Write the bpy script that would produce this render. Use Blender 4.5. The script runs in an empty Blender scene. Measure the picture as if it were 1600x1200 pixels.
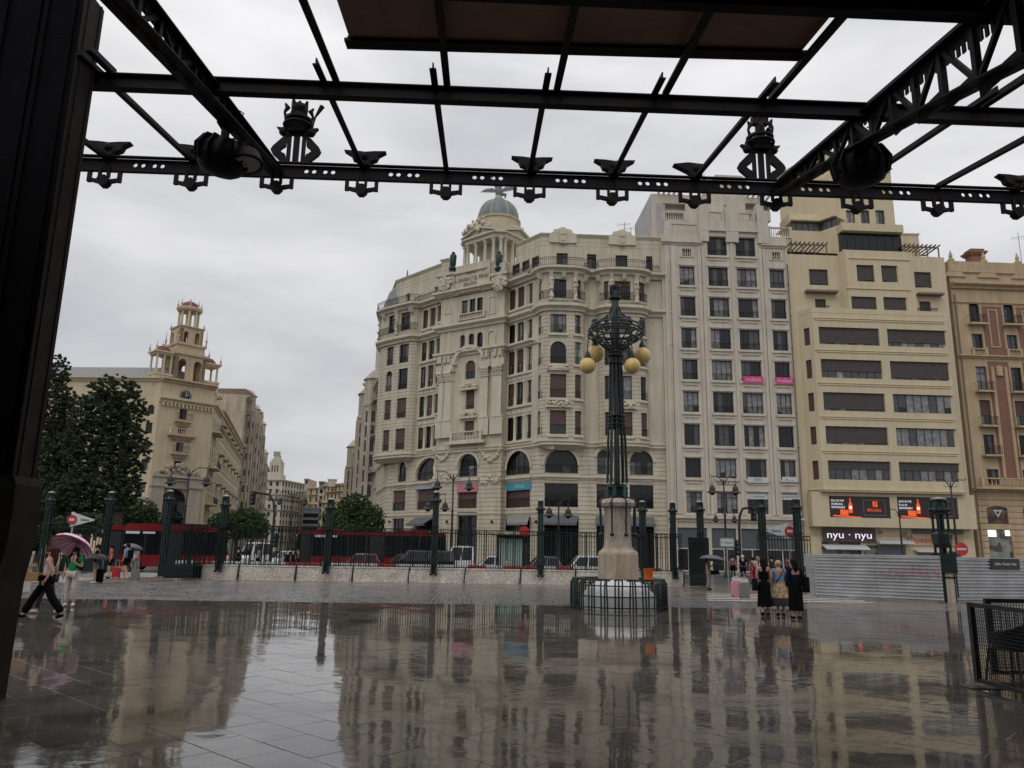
import bpy, math, random, zlib
import numpy as np
from mathutils import Vector, Matrix
random.seed(7)
SC = bpy.context.scene
COL = SC.collection
R_ = math.radians
# ---------------------------------------------------------------- camera
CAM_H = 1.75; FPX = 1205.0
pitch = math.atan(260/1205.0); roll = R_(1.0)
cF = Vector((0, math.cos(pitch), math.sin(pitch)))
_r = Vector((1, 0, 0)); _u = _r.cross(cF)
cR = (_r*math.cos(roll) + _u*math.sin(roll)).normalized()
cU = cR.cross(cF).normalized()
camd = bpy.data.cameras.new('camera'); cam = bpy.data.objects.new('camera', camd); COL.objects.link(cam)
camd.sensor_width = 36; camd.lens = FPX*36/1600; camd.clip_end = 3000; camd.clip_start = 0.05
cam.matrix_world = Matrix(((cR.x, cU.x, -cF.x, 0), (cR.y, cU.y, -cF.y, 0), (cR.z, cU.z, -cF.z, CAM_H), (0, 0, 0, 1)))
SC.camera = cam
# ---------------------------------------------------------------- world, sun, exposure
SUN_EL, SUN_AZ = R_(52), R_(200)
w = bpy.data.worlds.new('World'); SC.world = w; w.use_nodes = True
nt = w.node_tree; nt.nodes.clear()
out = nt.nodes.new('ShaderNodeOutputWorld'); bg = nt.nodes.new('ShaderNodeBackground')
sky = nt.nodes.new('ShaderNodeTexSky'); sky.sky_type = 'NISHITA'; sky.sun_disc = False
sky.sun_elevation = SUN_EL; sky.sun_rotation = SUN_AZ
bg.inputs[1].default_value = 0.08
tc = nt.nodes.new('ShaderNodeTexCoord'); mp = nt.nodes.new('ShaderNodeMapping'); mp.inputs['Scale'].default_value = (1, 1, 3.2)
mp.inputs['Rotation'].default_value = (0, 0.12, 0.3)
nz = nt.nodes.new('ShaderNodeTexNoise'); nz.inputs['Scale'].default_value = 2.3; nz.inputs['Detail'].default_value = 7; nz.inputs['Roughness'].default_value = .52
nz.inputs['Distortion'].default_value = .35
rp = nt.nodes.new('ShaderNodeValToRGB')
rp.color_ramp.elements[0].position = .34; rp.color_ramp.elements[0].color = (5.5, 5.55, 5.75, 1)
rp.color_ramp.elements[1].position = .66; rp.color_ramp.elements[1].color = (8.4, 8.3, 8.35, 1)
sx = nt.nodes.new('ShaderNodeSeparateXYZ'); ml = nt.nodes.new('ShaderNodeMath'); ml.operation = 'MULTIPLY_ADD'
ml.inputs[1].default_value = .62; ml.inputs[2].default_value = .84; ml.use_clamp = False
mx = nt.nodes.new('ShaderNodeVectorMath'); mx.operation = 'SCALE'
mix = nt.nodes.new('ShaderNodeMixRGB'); mix.inputs[0].default_value = .9
L = nt.links.new
L(tc.outputs['Generated'], mp.inputs[0]); L(mp.outputs[0], nz.inputs['Vector']); L(nz.outputs[0], rp.inputs[0])
L(tc.outputs['Generated'], sx.inputs[0]); L(sx.outputs[2], ml.inputs[0])
L(rp.outputs[0], mx.inputs[0]); L(ml.outputs[0], mx.inputs['Scale'])
L(sky.outputs[0], mix.inputs[1]); L(mx.outputs[0], mix.inputs[2]); L(mix.outputs[0], bg.inputs[0]); L(bg.outputs[0], out.inputs[0])
sd = bpy.data.lights.new('sun', 'SUN'); sd.energy = .5; sd.angle = R_(40); sd.color = (1, .97, .92)
so = bpy.data.objects.new('sun', sd); COL.objects.link(so)
so.rotation_euler = (R_(90)-SUN_EL, 0, -SUN_AZ+math.pi)
SC.view_settings.view_transform = 'Standard'; SC.view_settings.look = 'None'; SC.view_settings.exposure = 0.33; SC.view_settings.gamma = 1
SC.view_settings.use_curve_mapping = False
try:
    SC.cycles.max_bounces = 6; SC.cycles.diffuse_bounces = 3; SC.cycles.glossy_bounces = 4; SC.cycles.transparent_max_bounces = 8
    SC.cycles.sample_clamp_indirect = 6
except Exception: pass
# ---------------------------------------------------------------- rays: measuring the place from where the photographer stood
EYE = Vector((0, 0, CAM_H))
def ray(x, y): return (cF*FPX + cR*(x-800) + cU*(600-y)).normalized()
def gp(x, y, z=0.0):
    d = ray(x, y); return EYE + d*((z-CAM_H)/d.z)
def atY(x, y, Y):
    d = ray(x, y); return EYE + d*(Y/d.y)
# ---------------------------------------------------------------- materials
MATS = {}
def pm(name, col, rough=.75, var=.12, nscale=1.5, bump=0.0, bscale=20, metal=0, coat=0, spec=.5, stain=0.0, col2=None, c2scale=3, streak=None):
    if name in MATS: return MATS[name]
    m = bpy.data.materials.new(name); m.use_nodes = True; t = m.node_tree; b = t.nodes['Principled BSDF']
    b.inputs['Roughness'].default_value = rough; b.inputs['Metallic'].default_value = metal
    b.inputs['Coat Weight'].default_value = coat; b.inputs['Coat Roughness'].default_value = .08
    b.inputs['Specular IOR Level'].default_value = spec
    N = t.nodes.new; K = t.links.new
    co = N('ShaderNodeTexCoord'); src = co.outputs['Object']
    n1 = N('ShaderNodeTexNoise'); n1.inputs['Scale'].default_value = nscale; n1.inputs['Detail'].default_value = 6; K(src, n1.inputs['Vector'])
    r = N('ShaderNodeValToRGB'); c = Vector(col[:3])
    r.color_ramp.elements[0].position = .3; r.color_ramp.elements[1].position = .7
    r.color_ramp.elements[0].color = (*(c*(1-var)), 1); r.color_ramp.elements[1].color = (*(c*(1+var)), 1)
    K(n1.outputs[0], r.inputs[0]); last = r.outputs[0]
    if stain:
        mpg = N('ShaderNodeMapping'); mpg.inputs['Scale'].default_value = streak or (1.4, 1.4, .16); K(src, mpg.inputs[0])
        n2 = N('ShaderNodeTexNoise'); n2.inputs['Scale'].default_value = 1.3; n2.inputs['Detail'].default_value = 8; n2.inputs['Roughness'].default_value = .65; K(mpg.outputs[0], n2.inputs['Vector'])
        r2 = N('ShaderNodeValToRGB'); r2.color_ramp.elements[0].position = .38; r2.color_ramp.elements[1].position = .62
        r2.color_ramp.elements[0].color = (1-stain, 1-stain*1.05, 1-stain*1.1, 1); r2.color_ramp.elements[1].color = (1, 1, 1, 1); K(n2.outputs[0], r2.inputs[0])
        mm = N('ShaderNodeMixRGB'); mm.blend_type = 'MULTIPLY'; mm.inputs[0].default_value = 1; K(last, mm.inputs[1]); K(r2.outputs[0], mm.inputs[2]); last = mm.outputs[0]
    if col2:
        n3 = N('ShaderNodeTexNoise'); n3.inputs['Scale'].default_value = c2scale; n3.inputs['Detail'].default_value = 5; K(src, n3.inputs['Vector'])
        r3 = N('ShaderNodeValToRGB'); r3.color_ramp.elements[0].position = .48; r3.color_ramp.elements[1].position = .56; K(n3.outputs[0], r3.inputs[0])
        m3 = N('ShaderNodeMixRGB'); K(r3.outputs[0], m3.inputs[0]); K(last, m3.inputs[1]); m3.inputs[2].default_value = (*col2, 1); last = m3.outputs[0]
    K(last, b.inputs['Base Color'])
    if bump:
        nb = N('ShaderNodeTexNoise'); nb.inputs['Scale'].default_value = bscale; nb.inputs['Detail'].default_value = 5; K(src, nb.inputs['Vector'])
        bp = N('ShaderNodeBump'); bp.inputs['Strength'].default_value = bump; bp.inputs['Distance'].default_value = .05; K(nb.outputs[0], bp.inputs['Height']); K(bp.outputs[0], b.inputs['Normal'])
    MATS[name] = m; return m
def emat(name, col, e):
    m = bpy.data.materials.new(name); m.use_nodes = True; b = m.node_tree.nodes['Principled BSDF']
    b.inputs['Base Color'].default_value = (*col, 1); b.inputs['Emission Color'].default_value = (*col, 1); b.inputs['Emission Strength'].default_value = e
    MATS[name] = m; return m
pm('cream', (.57, .52, .405), .85, .07, .5, .15, 9, stain=.2)
pm('cream2', (.60, .55, .435), .85, .06, .8, .15, 9, stain=.14)
pm('whitestone', (.575, .52, .435), .85, .07, .5, .15, 9, stain=.15)
pm('yellow', (.60, .51, .345), .8, .05, .4, .06, 9, stain=.09)
pm('yellow_trim', (.62, .52, .335), .8, .05, .8)
pm('brickred', (.225, .115, .082), .85, .18, 6, .2, 30)
pm('tan', (.50, .38, .24), .85, .08, .6, .1, 9, stain=.18)
pm('tower', (.58, .485, .33), .85, .07, .35, .1, 6, stain=.14)
pm('tower_pink', (.54, .42, .29), .85, .08, .35, .1, 6, stain=.25)
pm('pale', (.47, .415, .335), .85, .1, .2, .1, 6, stain=.3)
pm('pale2', (.44, .38, .30), .85, .1, .2, .1, 6, stain=.3)
pm('pale3', (.52, .48, .40), .85, .08, .2, .1, 6, stain=.2)
pm('browntile', (.20, .15, .12), .85, .1, .4)
pm('grey', (.22, .22, .22), .6, .1, 2)
pm('greyshutter', (.10, .11, .12), .5, .12, 2)
pm('greyclad', (.42, .41, .40), .7, .12, .6, stain=.25)
pm('glass', (.010, .011, .014), .07, .3, 1.2, .02, 1.2, spec=.4)
pm('glassblue', (.07, .085, .10), .08, .25, .8, spec=.8)
pm('curtain', (.20, .20, .205), .3, .45, 2.2, coat=.2)
pm('curtain2', (.055, .056, .06), .2, .4, 2.2, coat=.2)
pm('blind', (.055, .045, .04), .6, .12, 2)
pm('shutter', (.085, .042, .034), .6, .14, 2)
pm('blackframe', (.018, .018, .02), .4, .2, 4)
pm('iron', (.014, .014, .016), .45, .3, 6)
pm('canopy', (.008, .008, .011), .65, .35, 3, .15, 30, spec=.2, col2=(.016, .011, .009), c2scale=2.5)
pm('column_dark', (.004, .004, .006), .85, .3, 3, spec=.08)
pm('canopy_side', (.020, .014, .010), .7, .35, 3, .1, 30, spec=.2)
pm('lining', (.20, .105, .07), .55, .22, 2.2, .1, 8)
pm('green', (.006, .016, .015), .35, .3, 5, .05, 40)
pm('greenlight', (.02, .075, .06), .35, .3, 5)
pm('granite', (.48, .42, .34), .55, .28, 22, .35, 40, stain=.3, streak=(2, 2, .5))
pm('granite_pink', (.50, .40, .31), .6, .3, 30, .3, 40, stain=.3, streak=(2, 2, .5))
pm('mosaic', (.55, .52, .46), .35, .3, 14, .2, 40)
pm('terrazzo', (.62, .58, .51), .6, .45, 13, .35, 30, stain=.25, streak=(1, 1, 1.5))
pm('globe', (.80, .57, .22), .35, .05, 3, stain=.22, streak=(3, 3, 1.5), spec=.4)
pm('red', (.18, .008, .010), .25, .06, 1, coat=.6)
pm('redsign', (.45, .03, .03), .5, .05, 2)
pm('white', (.70, .70, .70), .4, .05, 2, coat=.3)
pm('whitepaint', (.62, .60, .55), .6, .25, 3)
pm('carwhite', (.66, .67, .68), .2, .04, 1, coat=.8)
pm('cardark', (.012, .02, .026), .2, .2, 1, coat=.8)
pm('cargrey', (.10, .11, .12), .2, .2, 1, coat=.8)
pm('rubber', (.015, .015, .015), .8, .2, 4)
pm('chrome', (.55, .55, .55), .3, .1, 3, metal=1)
pm('asphalt', (.045, .046, .05), .3, .3, 1.5, .3, 40)
pm('kerb', (.22, .21, .20), .5, .2, 3, .2, 30)
pm('bark', (.07, .05, .035), .9, .3, 5, .5, 14)
pm('slate', (.17, .20, .20), .5, .12, 1.5, .15, 8, stain=.25)
pm('slate_green', (.15, .17, .155), .5, .2, 1.5)
pm('glasspanel', (.30, .42, .37), .15, .15, .8, coat=.4)
pm('domecream', (.47, .42, .28), .7, .1, 1)
pm('bronze', (.13, .15, .16), .5, .3, 3)
pm('verdigris', (.008, .038, .031), .5, .3, 4)
pm('terracotta', (.15, .05, .045), .7, .2, 4)
pm('galv', (.50, .51, .53), .4, .14, 1.2, metal=.25, stain=.22, streak=(.5, .5, 2))
pm('concrete', (.33, .30, .26), .8, .2, 3, .2, 20)
pm('pinkban', (.62, .05, .22), .5, .1, 2)
pm('signwhite', (.55, .56, .58), .5, .05, 2)
pm('signpurple', (.38, .38, .44), .5, .05, 2)
pm('signpink', (.50, .17, .22), .5, .05, 2)
pm('signblue', (.05, .27, .38), .5, .05, 2)
pm('blueprint', (.04, .16, .36), .5, .05, 2)
pm('orange', (.75, .14, .01), .5, .1, 3)
pm('shopwarm', (.12, .06, .035), .2, .6, 1.6, col2=(.03, .02, .02), c2scale=1.5)
pm('shopgrey', (.20, .22, .20), .2, .4, 1.1, col2=(.07, .05, .045), c2scale=.9)
pm('nyusign', (.06, .03, .035), .4, .6, 9, col2=(.10, .055, .055), c2scale=7)
pm('skin', (.46, .26, .18), .55, .06, 6)
pm('skin_dark', (.24, .12, .075), .55, .06, 6)
pm('hair_dark', (.010, .007, .006), .75, .3, 30, spec=.1)
pm('hair_red', (.06, .02, .016), .7, .3, 30, spec=.15)
pm('hair_blond', (.42, .30, .15), .6, .25, 25)
pm('black', (.007, .007, .008), .9, .2, 6, spec=.05)
pm('navy', (.008, .011, .022), .9, .2, 6, spec=.08)
pm('blue_cloth', (.16, .27, .46), .85, .1, 8, .2, 50)
pm('green_cloth', (.005, .25, .08), .85, .12, 6, .2, 20)
pm('beige_cloth', (.50, .45, .38), .85, .12, 6, .2, 14)
pm('white_cloth', (.58, .52, .50), .85, .1, 6, .2, 20)
pm('tan_print', (.50, .37, .22), .85, .2, 16, col2=(.30, .20, .11), c2scale=12)
pm('dark_print', (.03, .02, .03), .85, .2, 16)
pm('brown_cloth', (.16, .08, .06), .85, .15, 6)
pm('grey_cloth', (.19, .18, .17), .85, .15, 6)
pm('red_cloth', (.5, .03, .04), .85, .1, 6)
pm('pink_cloth', (.60, .25, .30), .85, .1, 6)
pm('leather', (.38, .21, .10), .5, .1, 5)
pm('umbrella_pink', (.95, .58, .77), .6, .05, 2)
pm('umbrella_rib', (.45, .18, .33), .6, .05, 2)
pm('umbrella_black', (.008, .009, .01), .5, .1, 2)
pm('umbrella_grey', (.10, .115, .13), .5, .1, 2)
emat('lamp_red', (1, .05, .02), 1.2); emat('lamp_green', (.05, 1, .35), 1.0); emat('led_warm', (1, .8, .45), .9); emat('shop_light', (.95, .93, .85), .55)
emat('led_orange', (.9, .12, .02), .35); emat('led_white', (.8, .8, .85), .45); emat('led_dark', (.02, .012, .012), .25)
emat('ceil_light', (1, .95, .85), .8); emat('neon_white', (.85, .83, .95), .6)
def leafmat(name, c1, c2):
    m = bpy.data.materials.new(name); m.use_nodes = True; t = m.node_tree; b = t.nodes['Principled BSDF']
    oi = t.nodes.new('ShaderNodeTexCoord'); n = t.nodes.new('ShaderNodeTexNoise'); n.inputs['Scale'].default_value = 1.1; n.inputs['Detail'].default_value = 6
    r = t.nodes.new('ShaderNodeValToRGB'); r.color_ramp.elements[0].position = .35; r.color_ramp.elements[1].position = .65
    r.color_ramp.elements[0].color = (*c1, 1); r.color_ramp.elements[1].color = (*c2, 1)
    t.links.new(oi.outputs['Object'], n.inputs['Vector']); t.links.new(n.outputs[0], r.inputs[0]); t.links.new(r.outputs[0], b.inputs['Base Color'])
    b.inputs['Roughness'].default_value = .55; MATS[name] = m
leafmat('leaf_dark', (.018, .036, .014), (.055, .085, .03)); leafmat('leaf_mid', (.022, .055, .015), (.065, .12, .03)); leafmat('leaf_blue', (.016, .04, .03), (.03, .065, .045))
# ground materials
def wetstone(name, c1, c2, rlo, rhi, bump, coat, nsc=2.2, stretch=(1, 1, 1), jit=0.0, bdist=.01, bsc=5, cior=1.5):
    m = bpy.data.materials.new(name); m.use_nodes = True; t = m.node_tree; b = t.nodes['Principled BSDF']; N = t.nodes.new; K = t.links.new
    g = N('ShaderNodeNewGeometry'); n1 = N('ShaderNodeTexNoise'); n1.inputs['Scale'].default_value = nsc; n1.inputs['Detail'].default_value = 8; n1.inputs['Roughness'].default_value = .65
    K(g.outputs['Position'], n1.inputs['Vector']); r = N('ShaderNodeValToRGB'); r.color_ramp.elements[0].position = .32; r.color_ramp.elements[1].position = .68
    r.color_ramp.elements[0].color = (*c1, 1); r.color_ramp.elements[1].color = (*c2, 1); K(n1.outputs[0], r.inputs[0]); last = r.outputs[0]
    if jit:
        rn = N('ShaderNodeMath'); rn.operation = 'MULTIPLY_ADD'; rn.inputs[1].default_value = jit*2; rn.inputs[2].default_value = 1-jit
        K(g.outputs['Random Per Island'], rn.inputs[0]); vm = N('ShaderNodeVectorMath'); vm.operation = 'SCALE'; K(last, vm.inputs[0]); K(rn.outputs[0], vm.inputs['Scale']); last = vm.outputs[0]
    K(last, b.inputs['Base Color'])
    n2 = N('ShaderNodeTexNoise'); n2.inputs['Scale'].default_value = .55; n2.inputs['Detail'].default_value = 5; K(g.outputs['Position'], n2.inputs['Vector'])
    mr = N('ShaderNodeMapRange'); mr.inputs[1].default_value = .35; mr.inputs[2].default_value = .68; mr.inputs[3].default_value = rlo; mr.inputs[4].default_value = rhi; K(n2.outputs[0], mr.inputs[0])
    K(mr.outputs[0], b.inputs['Coat Roughness']); b.inputs['Roughness'].default_value = .6; b.inputs['Specular IOR Level'].default_value = .2; b.inputs['Coat Weight'].default_value = coat; b.inputs['Coat IOR'].default_value = cior
    mpg = N('ShaderNodeMapping'); mpg.inputs['Scale'].default_value = stretch; K(g.outputs['Position'], mpg.inputs[0])
    nb = N('ShaderNodeTexNoise'); nb.inputs['Scale'].default_value = bsc; nb.inputs['Detail'].default_value = 4; K(mpg.outputs[0], nb.inputs['Vector'])
    bp = N('ShaderNodeBump'); bp.inputs['Strength'].default_value = bump; bp.inputs['Distance'].default_value = bdist; K(nb.outputs[0], bp.inputs['Height']); K(bp.outputs[0], b.inputs['Coat Normal']); K(bp.outputs[0], b.inputs['Normal'])
    MATS[name] = m
wetstone('wet_slab', (.050, .039, .027), (.112, .089, .065), .010, .055, .42, 1, jit=.15, bdist=.004, bsc=4, cior=1.55)
wetstone('wet_joint', (.02, .016, .012), (.035, .028, .022), .03, .12, .3, 1)
wetstone('wet_sett', (.09, .088, .088), (.17, .16, .15), .18, .4, .6, .8, jit=.25)
wetstone('wet_paver', (.13, .105, .085), (.21, .17, .14), .12, .32, .4, .8, jit=.08, nsc=.9)
def puddlemat():
    m = bpy.data.materials.new('puddle'); m.use_nodes = True; t = m.node_tree; t.nodes.clear(); N = t.nodes.new; K = t.links.new
    o = N('ShaderNodeOutputMaterial'); tr = N('ShaderNodeBsdfTransparent'); gl = N('ShaderNodeBsdfGlossy'); gl.inputs['Roughness'].default_value = .015; gl.inputs['Color'].default_value = (.95, .95, .95, 1)
    fr = N('ShaderNodeFresnel'); fr.inputs['IOR'].default_value = 1.4; g = N('ShaderNodeNewGeometry'); n = N('ShaderNodeTexNoise'); n.inputs['Scale'].default_value = .42; n.inputs['Detail'].default_value = 6; n.inputs['Roughness'].default_value = .62
    K(g.outputs['Position'], n.inputs['Vector']); mr = N('ShaderNodeMapRange'); mr.inputs[1].default_value = .49; mr.inputs[2].default_value = .64; mr.inputs[4].default_value = .7; K(n.outputs[0], mr.inputs[0])
    nb = N('ShaderNodeTexNoise'); nb.inputs['Scale'].default_value = 2.5; K(g.outputs['Position'], nb.inputs['Vector']); bp = N('ShaderNodeBump'); bp.inputs['Strength'].default_value = .10; bp.inputs['Distance'].default_value = .004; K(nb.outputs[0], bp.inputs['Height']); K(bp.outputs[0], gl.inputs['Normal'])
    mu = N('ShaderNodeMath'); mu.operation = 'MULTIPLY'; K(fr.outputs[0], mu.inputs[0]); K(mr.outputs[0], mu.inputs[1]); mx_ = N('ShaderNodeMixShader'); K(mu.outputs[0], mx_.inputs[0]); K(tr.outputs[0], mx_.inputs[1]); K(gl.outputs[0], mx_.inputs[2]); K(mx_.outputs[0], o.inputs[0]); MATS['puddle'] = m
puddlemat()
wetstone('wet_road', (.03, .03, .032), (.06, .06, .062), .15, .35, .5, .8)
# ---------------------------------------------------------------- mesh builder
class MB:
    def __init__(s): s.v = []; s.f = []; s.mi = []; s.cm = 0; s.T = None
    def add(s, vs, fs):
        o = len(s.v)
        if s.T is None: s.v += [tuple(v) for v in vs]
        elif callable(s.T): s.v += [tuple(s.T(*v)) for v in vs]
        else: s.v += [tuple(s.T @ Vector(v)) for v in vs]
        s.f += [tuple(i+o for i in f) for f in fs]; s.mi += [s.cm]*len(fs)
    def box(s, x0, x1, y0, y1, z0, z1):
        s.add([(x0, y0, z0), (x1, y0, z0), (x1, y1, z0), (x0, y1, z0), (x0, y0, z1), (x1, y0, z1), (x1, y1, z1), (x0, y1, z1)],
              [(0, 3, 2, 1), (4, 5, 6, 7), (0, 1, 5, 4), (1, 2, 6, 5), (2, 3, 7, 6), (3, 0, 4, 7)])
    def prism(s, poly, a0, a1, ax='y'):
        n = len(poly)
        P = (lambda p, a: (p[0], a, p[1])) if ax == 'y' else ((lambda p, a: (a, p[0], p[1])) if ax == 'x' else (lambda p, a: (p[0], p[1], a)))
        vs = [P(p, a0) for p in poly] + [P(p, a1) for p in poly]
        s.add(vs, [tuple(range(n)), tuple(reversed(range(n, 2*n)))] + [(i, i+n, (i+1) % n+n, (i+1) % n) for i in range(n)])
    def lathe(s, prof, n=12, c=(0, 0, 0), a0=0.0, caps=True):
        vs = []; fs = []
        for r, z in prof:
            for k in range(n):
                a = a0+2*math.pi*k/n; vs.append((c[0]+r*math.cos(a), c[1]+r*math.sin(a), c[2]+z))
        for i in range(len(prof)-1):
            for k in range(n):
                k2 = (k+1) % n; fs.append((i*n+k, i*n+k2, (i+1)*n+k2, (i+1)*n+k))
        if caps: fs.append(tuple(reversed(range(n)))); fs.append(tuple(range((len(prof)-1)*n, len(prof)*n)))
        s.add(vs, fs)
    def tube(s, pts, r, n=6, rs=None, closed=False):
        pts = [Vector(p) for p in pts]; m = len(pts); vs = []; fs = []; prev = None
        for i, p in enumerate(pts):
            t = ((pts[(i+1) % m] if (closed or i < m-1) else p) - (pts[i-1] if (closed or i > 0) else p)).normalized()
            if prev is None: a = Vector((0, 0, 1)) if abs(t.z) < .9 else Vector((1, 0, 0)); nx = t.cross(a).normalized()
            else: nx = (prev - t*prev.dot(t)).normalized()
            prev = nx; ny = t.cross(nx); rr = rs[i] if rs else r
            for k in range(n):
                a = 2*math.pi*k/n + math.pi/n; vs.append(p + nx*math.cos(a)*rr + ny*math.sin(a)*rr)
        for i in range(m if closed else m-1):
            for k in range(n):
                k2 = (k+1) % n; j = (i+1) % m; fs.append((i*n+k, i*n+k2, j*n+k2, j*n+k))
        if not closed: fs.append(tuple(reversed(range(n)))); fs.append(tuple(range((m-1)*n, m*n)))
        s.add(vs, fs)
    def sphere(s, c, r, n=10, m=7, sc=(1, 1, 1)):
        prof = []
        vs = [(c[0], c[1], c[2]-r*sc[2])]; fs = []
        for i in range(1, m):
            a = -math.pi/2+math.pi*i/m
            for k in range(n): b = 2*math.pi*k/n; vs.append((c[0]+r*sc[0]*math.cos(a)*math.cos(b), c[1]+r*sc[1]*math.cos(a)*math.sin(b), c[2]+r*sc[2]*math.sin(a)))
        vs.append((c[0], c[1], c[2]+r*sc[2])); e = len(vs)-1
        for k in range(n):
            k2 = (k+1) % n; fs.append((0, 1+k2, 1+k)); fs.append((e, 1+(m-2)*n+k, 1+(m-2)*n+k2))
            for i in range(m-2): fs.append((1+i*n+k, 1+i*n+k2, 1+(i+1)*n+k2, 1+(i+1)*n+k))
        s.add(vs, fs)
    def mesh(s, name, mats, smooth=False, off=(0, 0, 0)):
        me = bpy.data.meshes.new(name)
        o = off; me.from_pydata([(v[0]-o[0], v[1]-o[1], v[2]-o[2]) for v in s.v], [], s.f)
        mats = mats if isinstance(mats, (list, tuple)) else [mats]
        for m in mats: me.materials.append(MATS[m])
        if len(mats) > 1: me.polygons.foreach_set('material_index', s.mi)
        if smooth:
            me.polygons.foreach_set('use_smooth', [True]*len(s.f))
            try: me.set_sharp_from_angle(angle=R_(40))
            except Exception: pass
        return me
    def build(s, name, mats, parent=None, smooth=False, world=False, kind=None, label=None):
        off = parent.location if (parent is not None and world) else (0, 0, 0)
        if not s.f: return None
        return link(s.mesh(name, mats, smooth, off), name, parent, kind=kind, label=label)
def link(me, name, parent=None, loc=(0, 0, 0), rz=0, kind=None, label=None):
    o = bpy.data.objects.new(name, me); COL.objects.link(o); o.location = loc; o.rotation_euler = (0, 0, rz)
    if parent is not None: o.parent = parent
    if kind: o['kind'] = kind
    if label: o['label'] = label
    return o
def thing(name, label, cat, loc=(0, 0, 0), rz=0, group=None):
    o = bpy.data.objects.new(name, None); COL.objects.link(o); o.location = loc; o.rotation_euler = (0, 0, rz)
    o['label'] = label; o['category'] = cat
    if group: o['group'] = group
    o.empty_display_size = .2
    return o
def tag(o, label=None, cat=None, group=None, kind=None):
    if label: o['label'] = label
    if cat: o['category'] = cat
    if group: o['group'] = group
    if kind: o['kind'] = kind
    return o
def copy_thing(root, loc, rz, label, group=None):
    def kids(o): return [c for c in bpy.data.objects if c.parent == o]
    def rec(src, dst):
        for ch in kids(src):
            c = ch.copy(); COL.objects.link(c); c.parent = dst; rec(ch, c)
    tree = kids(root)
    r = root.copy(); COL.objects.link(r); r.location = loc; r.rotation_euler = (0, 0, rz); r['label'] = label
    if group: r['group'] = group
    for ch in tree:
        c = ch.copy(); COL.objects.link(c); c.parent = r; rec(ch, c)
    return r
def text(body, size, mat, parent, loc, rz=0, ext=.01, align='CENTER', name='lettering', rx=90, sx=1.0):
    cu = bpy.data.curves.new(name, 'FONT'); cu.body = body; cu.size = size; cu.extrude = ext; cu.align_x = align; cu.align_y = 'CENTER'; cu.resolution_u = 3
    cu.materials.append(MATS[mat]); tmp = bpy.data.objects.new(name, cu); me = bpy.data.meshes.new_from_object(tmp); bpy.data.objects.remove(tmp); bpy.data.curves.remove(cu)
    if not me.materials: me.materials.append(MATS[mat])
    o = bpy.data.objects.new(name, me); COL.objects.link(o); o.parent = parent
    o.location = loc; o.rotation_euler = (R_(rx), 0, rz); o.scale = (sx, 1, 1); return o
# ---------------------------------------------------------------- facade paths: (u along, d outward, z up)
class Path:
    def __init__(s, pts):
        s.p = [Vector((a[0], a[1])) for a in pts]; s.n = []; s.c = [0]
        for i in range(len(s.p)-1): s.c.append(s.c[-1]+(s.p[i+1]-s.p[i]).length)
        segn = []
        for i in range(len(s.p)-1):
            t = (s.p[i+1]-s.p[i]).normalized(); segn.append(Vector((t.y, -t.x)))
        s.segn = segn
        for i in range(len(s.p)):
            a = segn[max(i-1, 0)]; b = segn[min(i, len(segn)-1)]; m = (a+b)
            m = m/max(.35, (m.dot(a))); s.n.append(m)
        s.L = s.c[-1]
    def seg(s, u):
        for i in range(len(s.c)-2):
            if u < s.c[i+1]: return i
        return len(s.c)-2
    def pos(s, u, d, z=0):
        i = s.seg(u); l = s.c[i+1]-s.c[i]; k = (u-s.c[i])/l
        a = s.p[i]+s.n[i]*d; b = s.p[i+1]+s.n[i+1]*d; q = a+(b-a)*k
        return Vector((q.x, q.y, z))
    def ang(s, u):
        i = s.seg(u); t = s.p[i+1]-s.p[i]; return math.atan2(t.y, t.x)
    def hit(s, x, y, d=0):
        r = ray(x, y); best = None
        for i in range(len(s.p)-1):
            a = s.p[i]+s.n[i]*d; b = s.p[i+1]+s.n[i+1]*d; e = b-a
            den = r.x*e.y-r.y*e.x
            if abs(den) < 1e-9: continue
            t = (a.x*e.y-a.y*e.x)/den; k = (a.x*r.y-a.y*r.x)/den
            if t > 0 and -1e-4 <= k <= 1.0001 and (best is None or t < best[0]): best = (t, s.c[i]+k*(s.c[i+1]-s.c[i]))
        if best is None:
            # extend end segments
            for i in (0, len(s.p)-2):
                a = s.p[i]; b = s.p[i+1]; e = b-a; den = r.x*e.y-r.y*e.x
                if abs(den) < 1e-9: continue
                t = (a.x*e.y-a.y*e.x)/den; k = (a.x*r.y-a.y*r.x)/den
                if t > 0: return s.c[i]+k*(s.c[i+1]-s.c[i]), CAM_H+r.z*t
            return 0, 0
        return best[1], CAM_H+r.z*best[0]
    def u(s, x, y=600): return s.hit(x, y)[0]
    def z(s, x, y): return s.hit(x, y)[1]
    def breaks(s, u0, u1): return [u0]+[c for c in s.c if u0+.02 < c < u1-.02]+[u1]
def sweep(mb, P, u0, u1, prof, caps=True):
    """profile: closed polygon in (d,z), swept along the path"""
    us = P.breaks(u0, u1); n = len(prof); vs = []; fs = []
    for u in us:
        for d, z in prof: vs.append(P.pos(u, d, z))
    for i in range(len(us)-1):
        for k in range(n): k2 = (k+1) % n; fs.append((i*n+k, i*n+k2, (i+1)*n+k2, (i+1)*n+k))
    if caps: fs.append(tuple(reversed(range(n)))); fs.append(tuple(range((len(us)-1)*n, len(us)*n)))
    mb.add(vs, fs)
def band(mb, P, u0, u1, z0, z1, d1, d0=-.05): sweep(mb, P, u0, u1, [(d0, z0), (d1, z0), (d1, z1), (d0, z1)])
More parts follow.
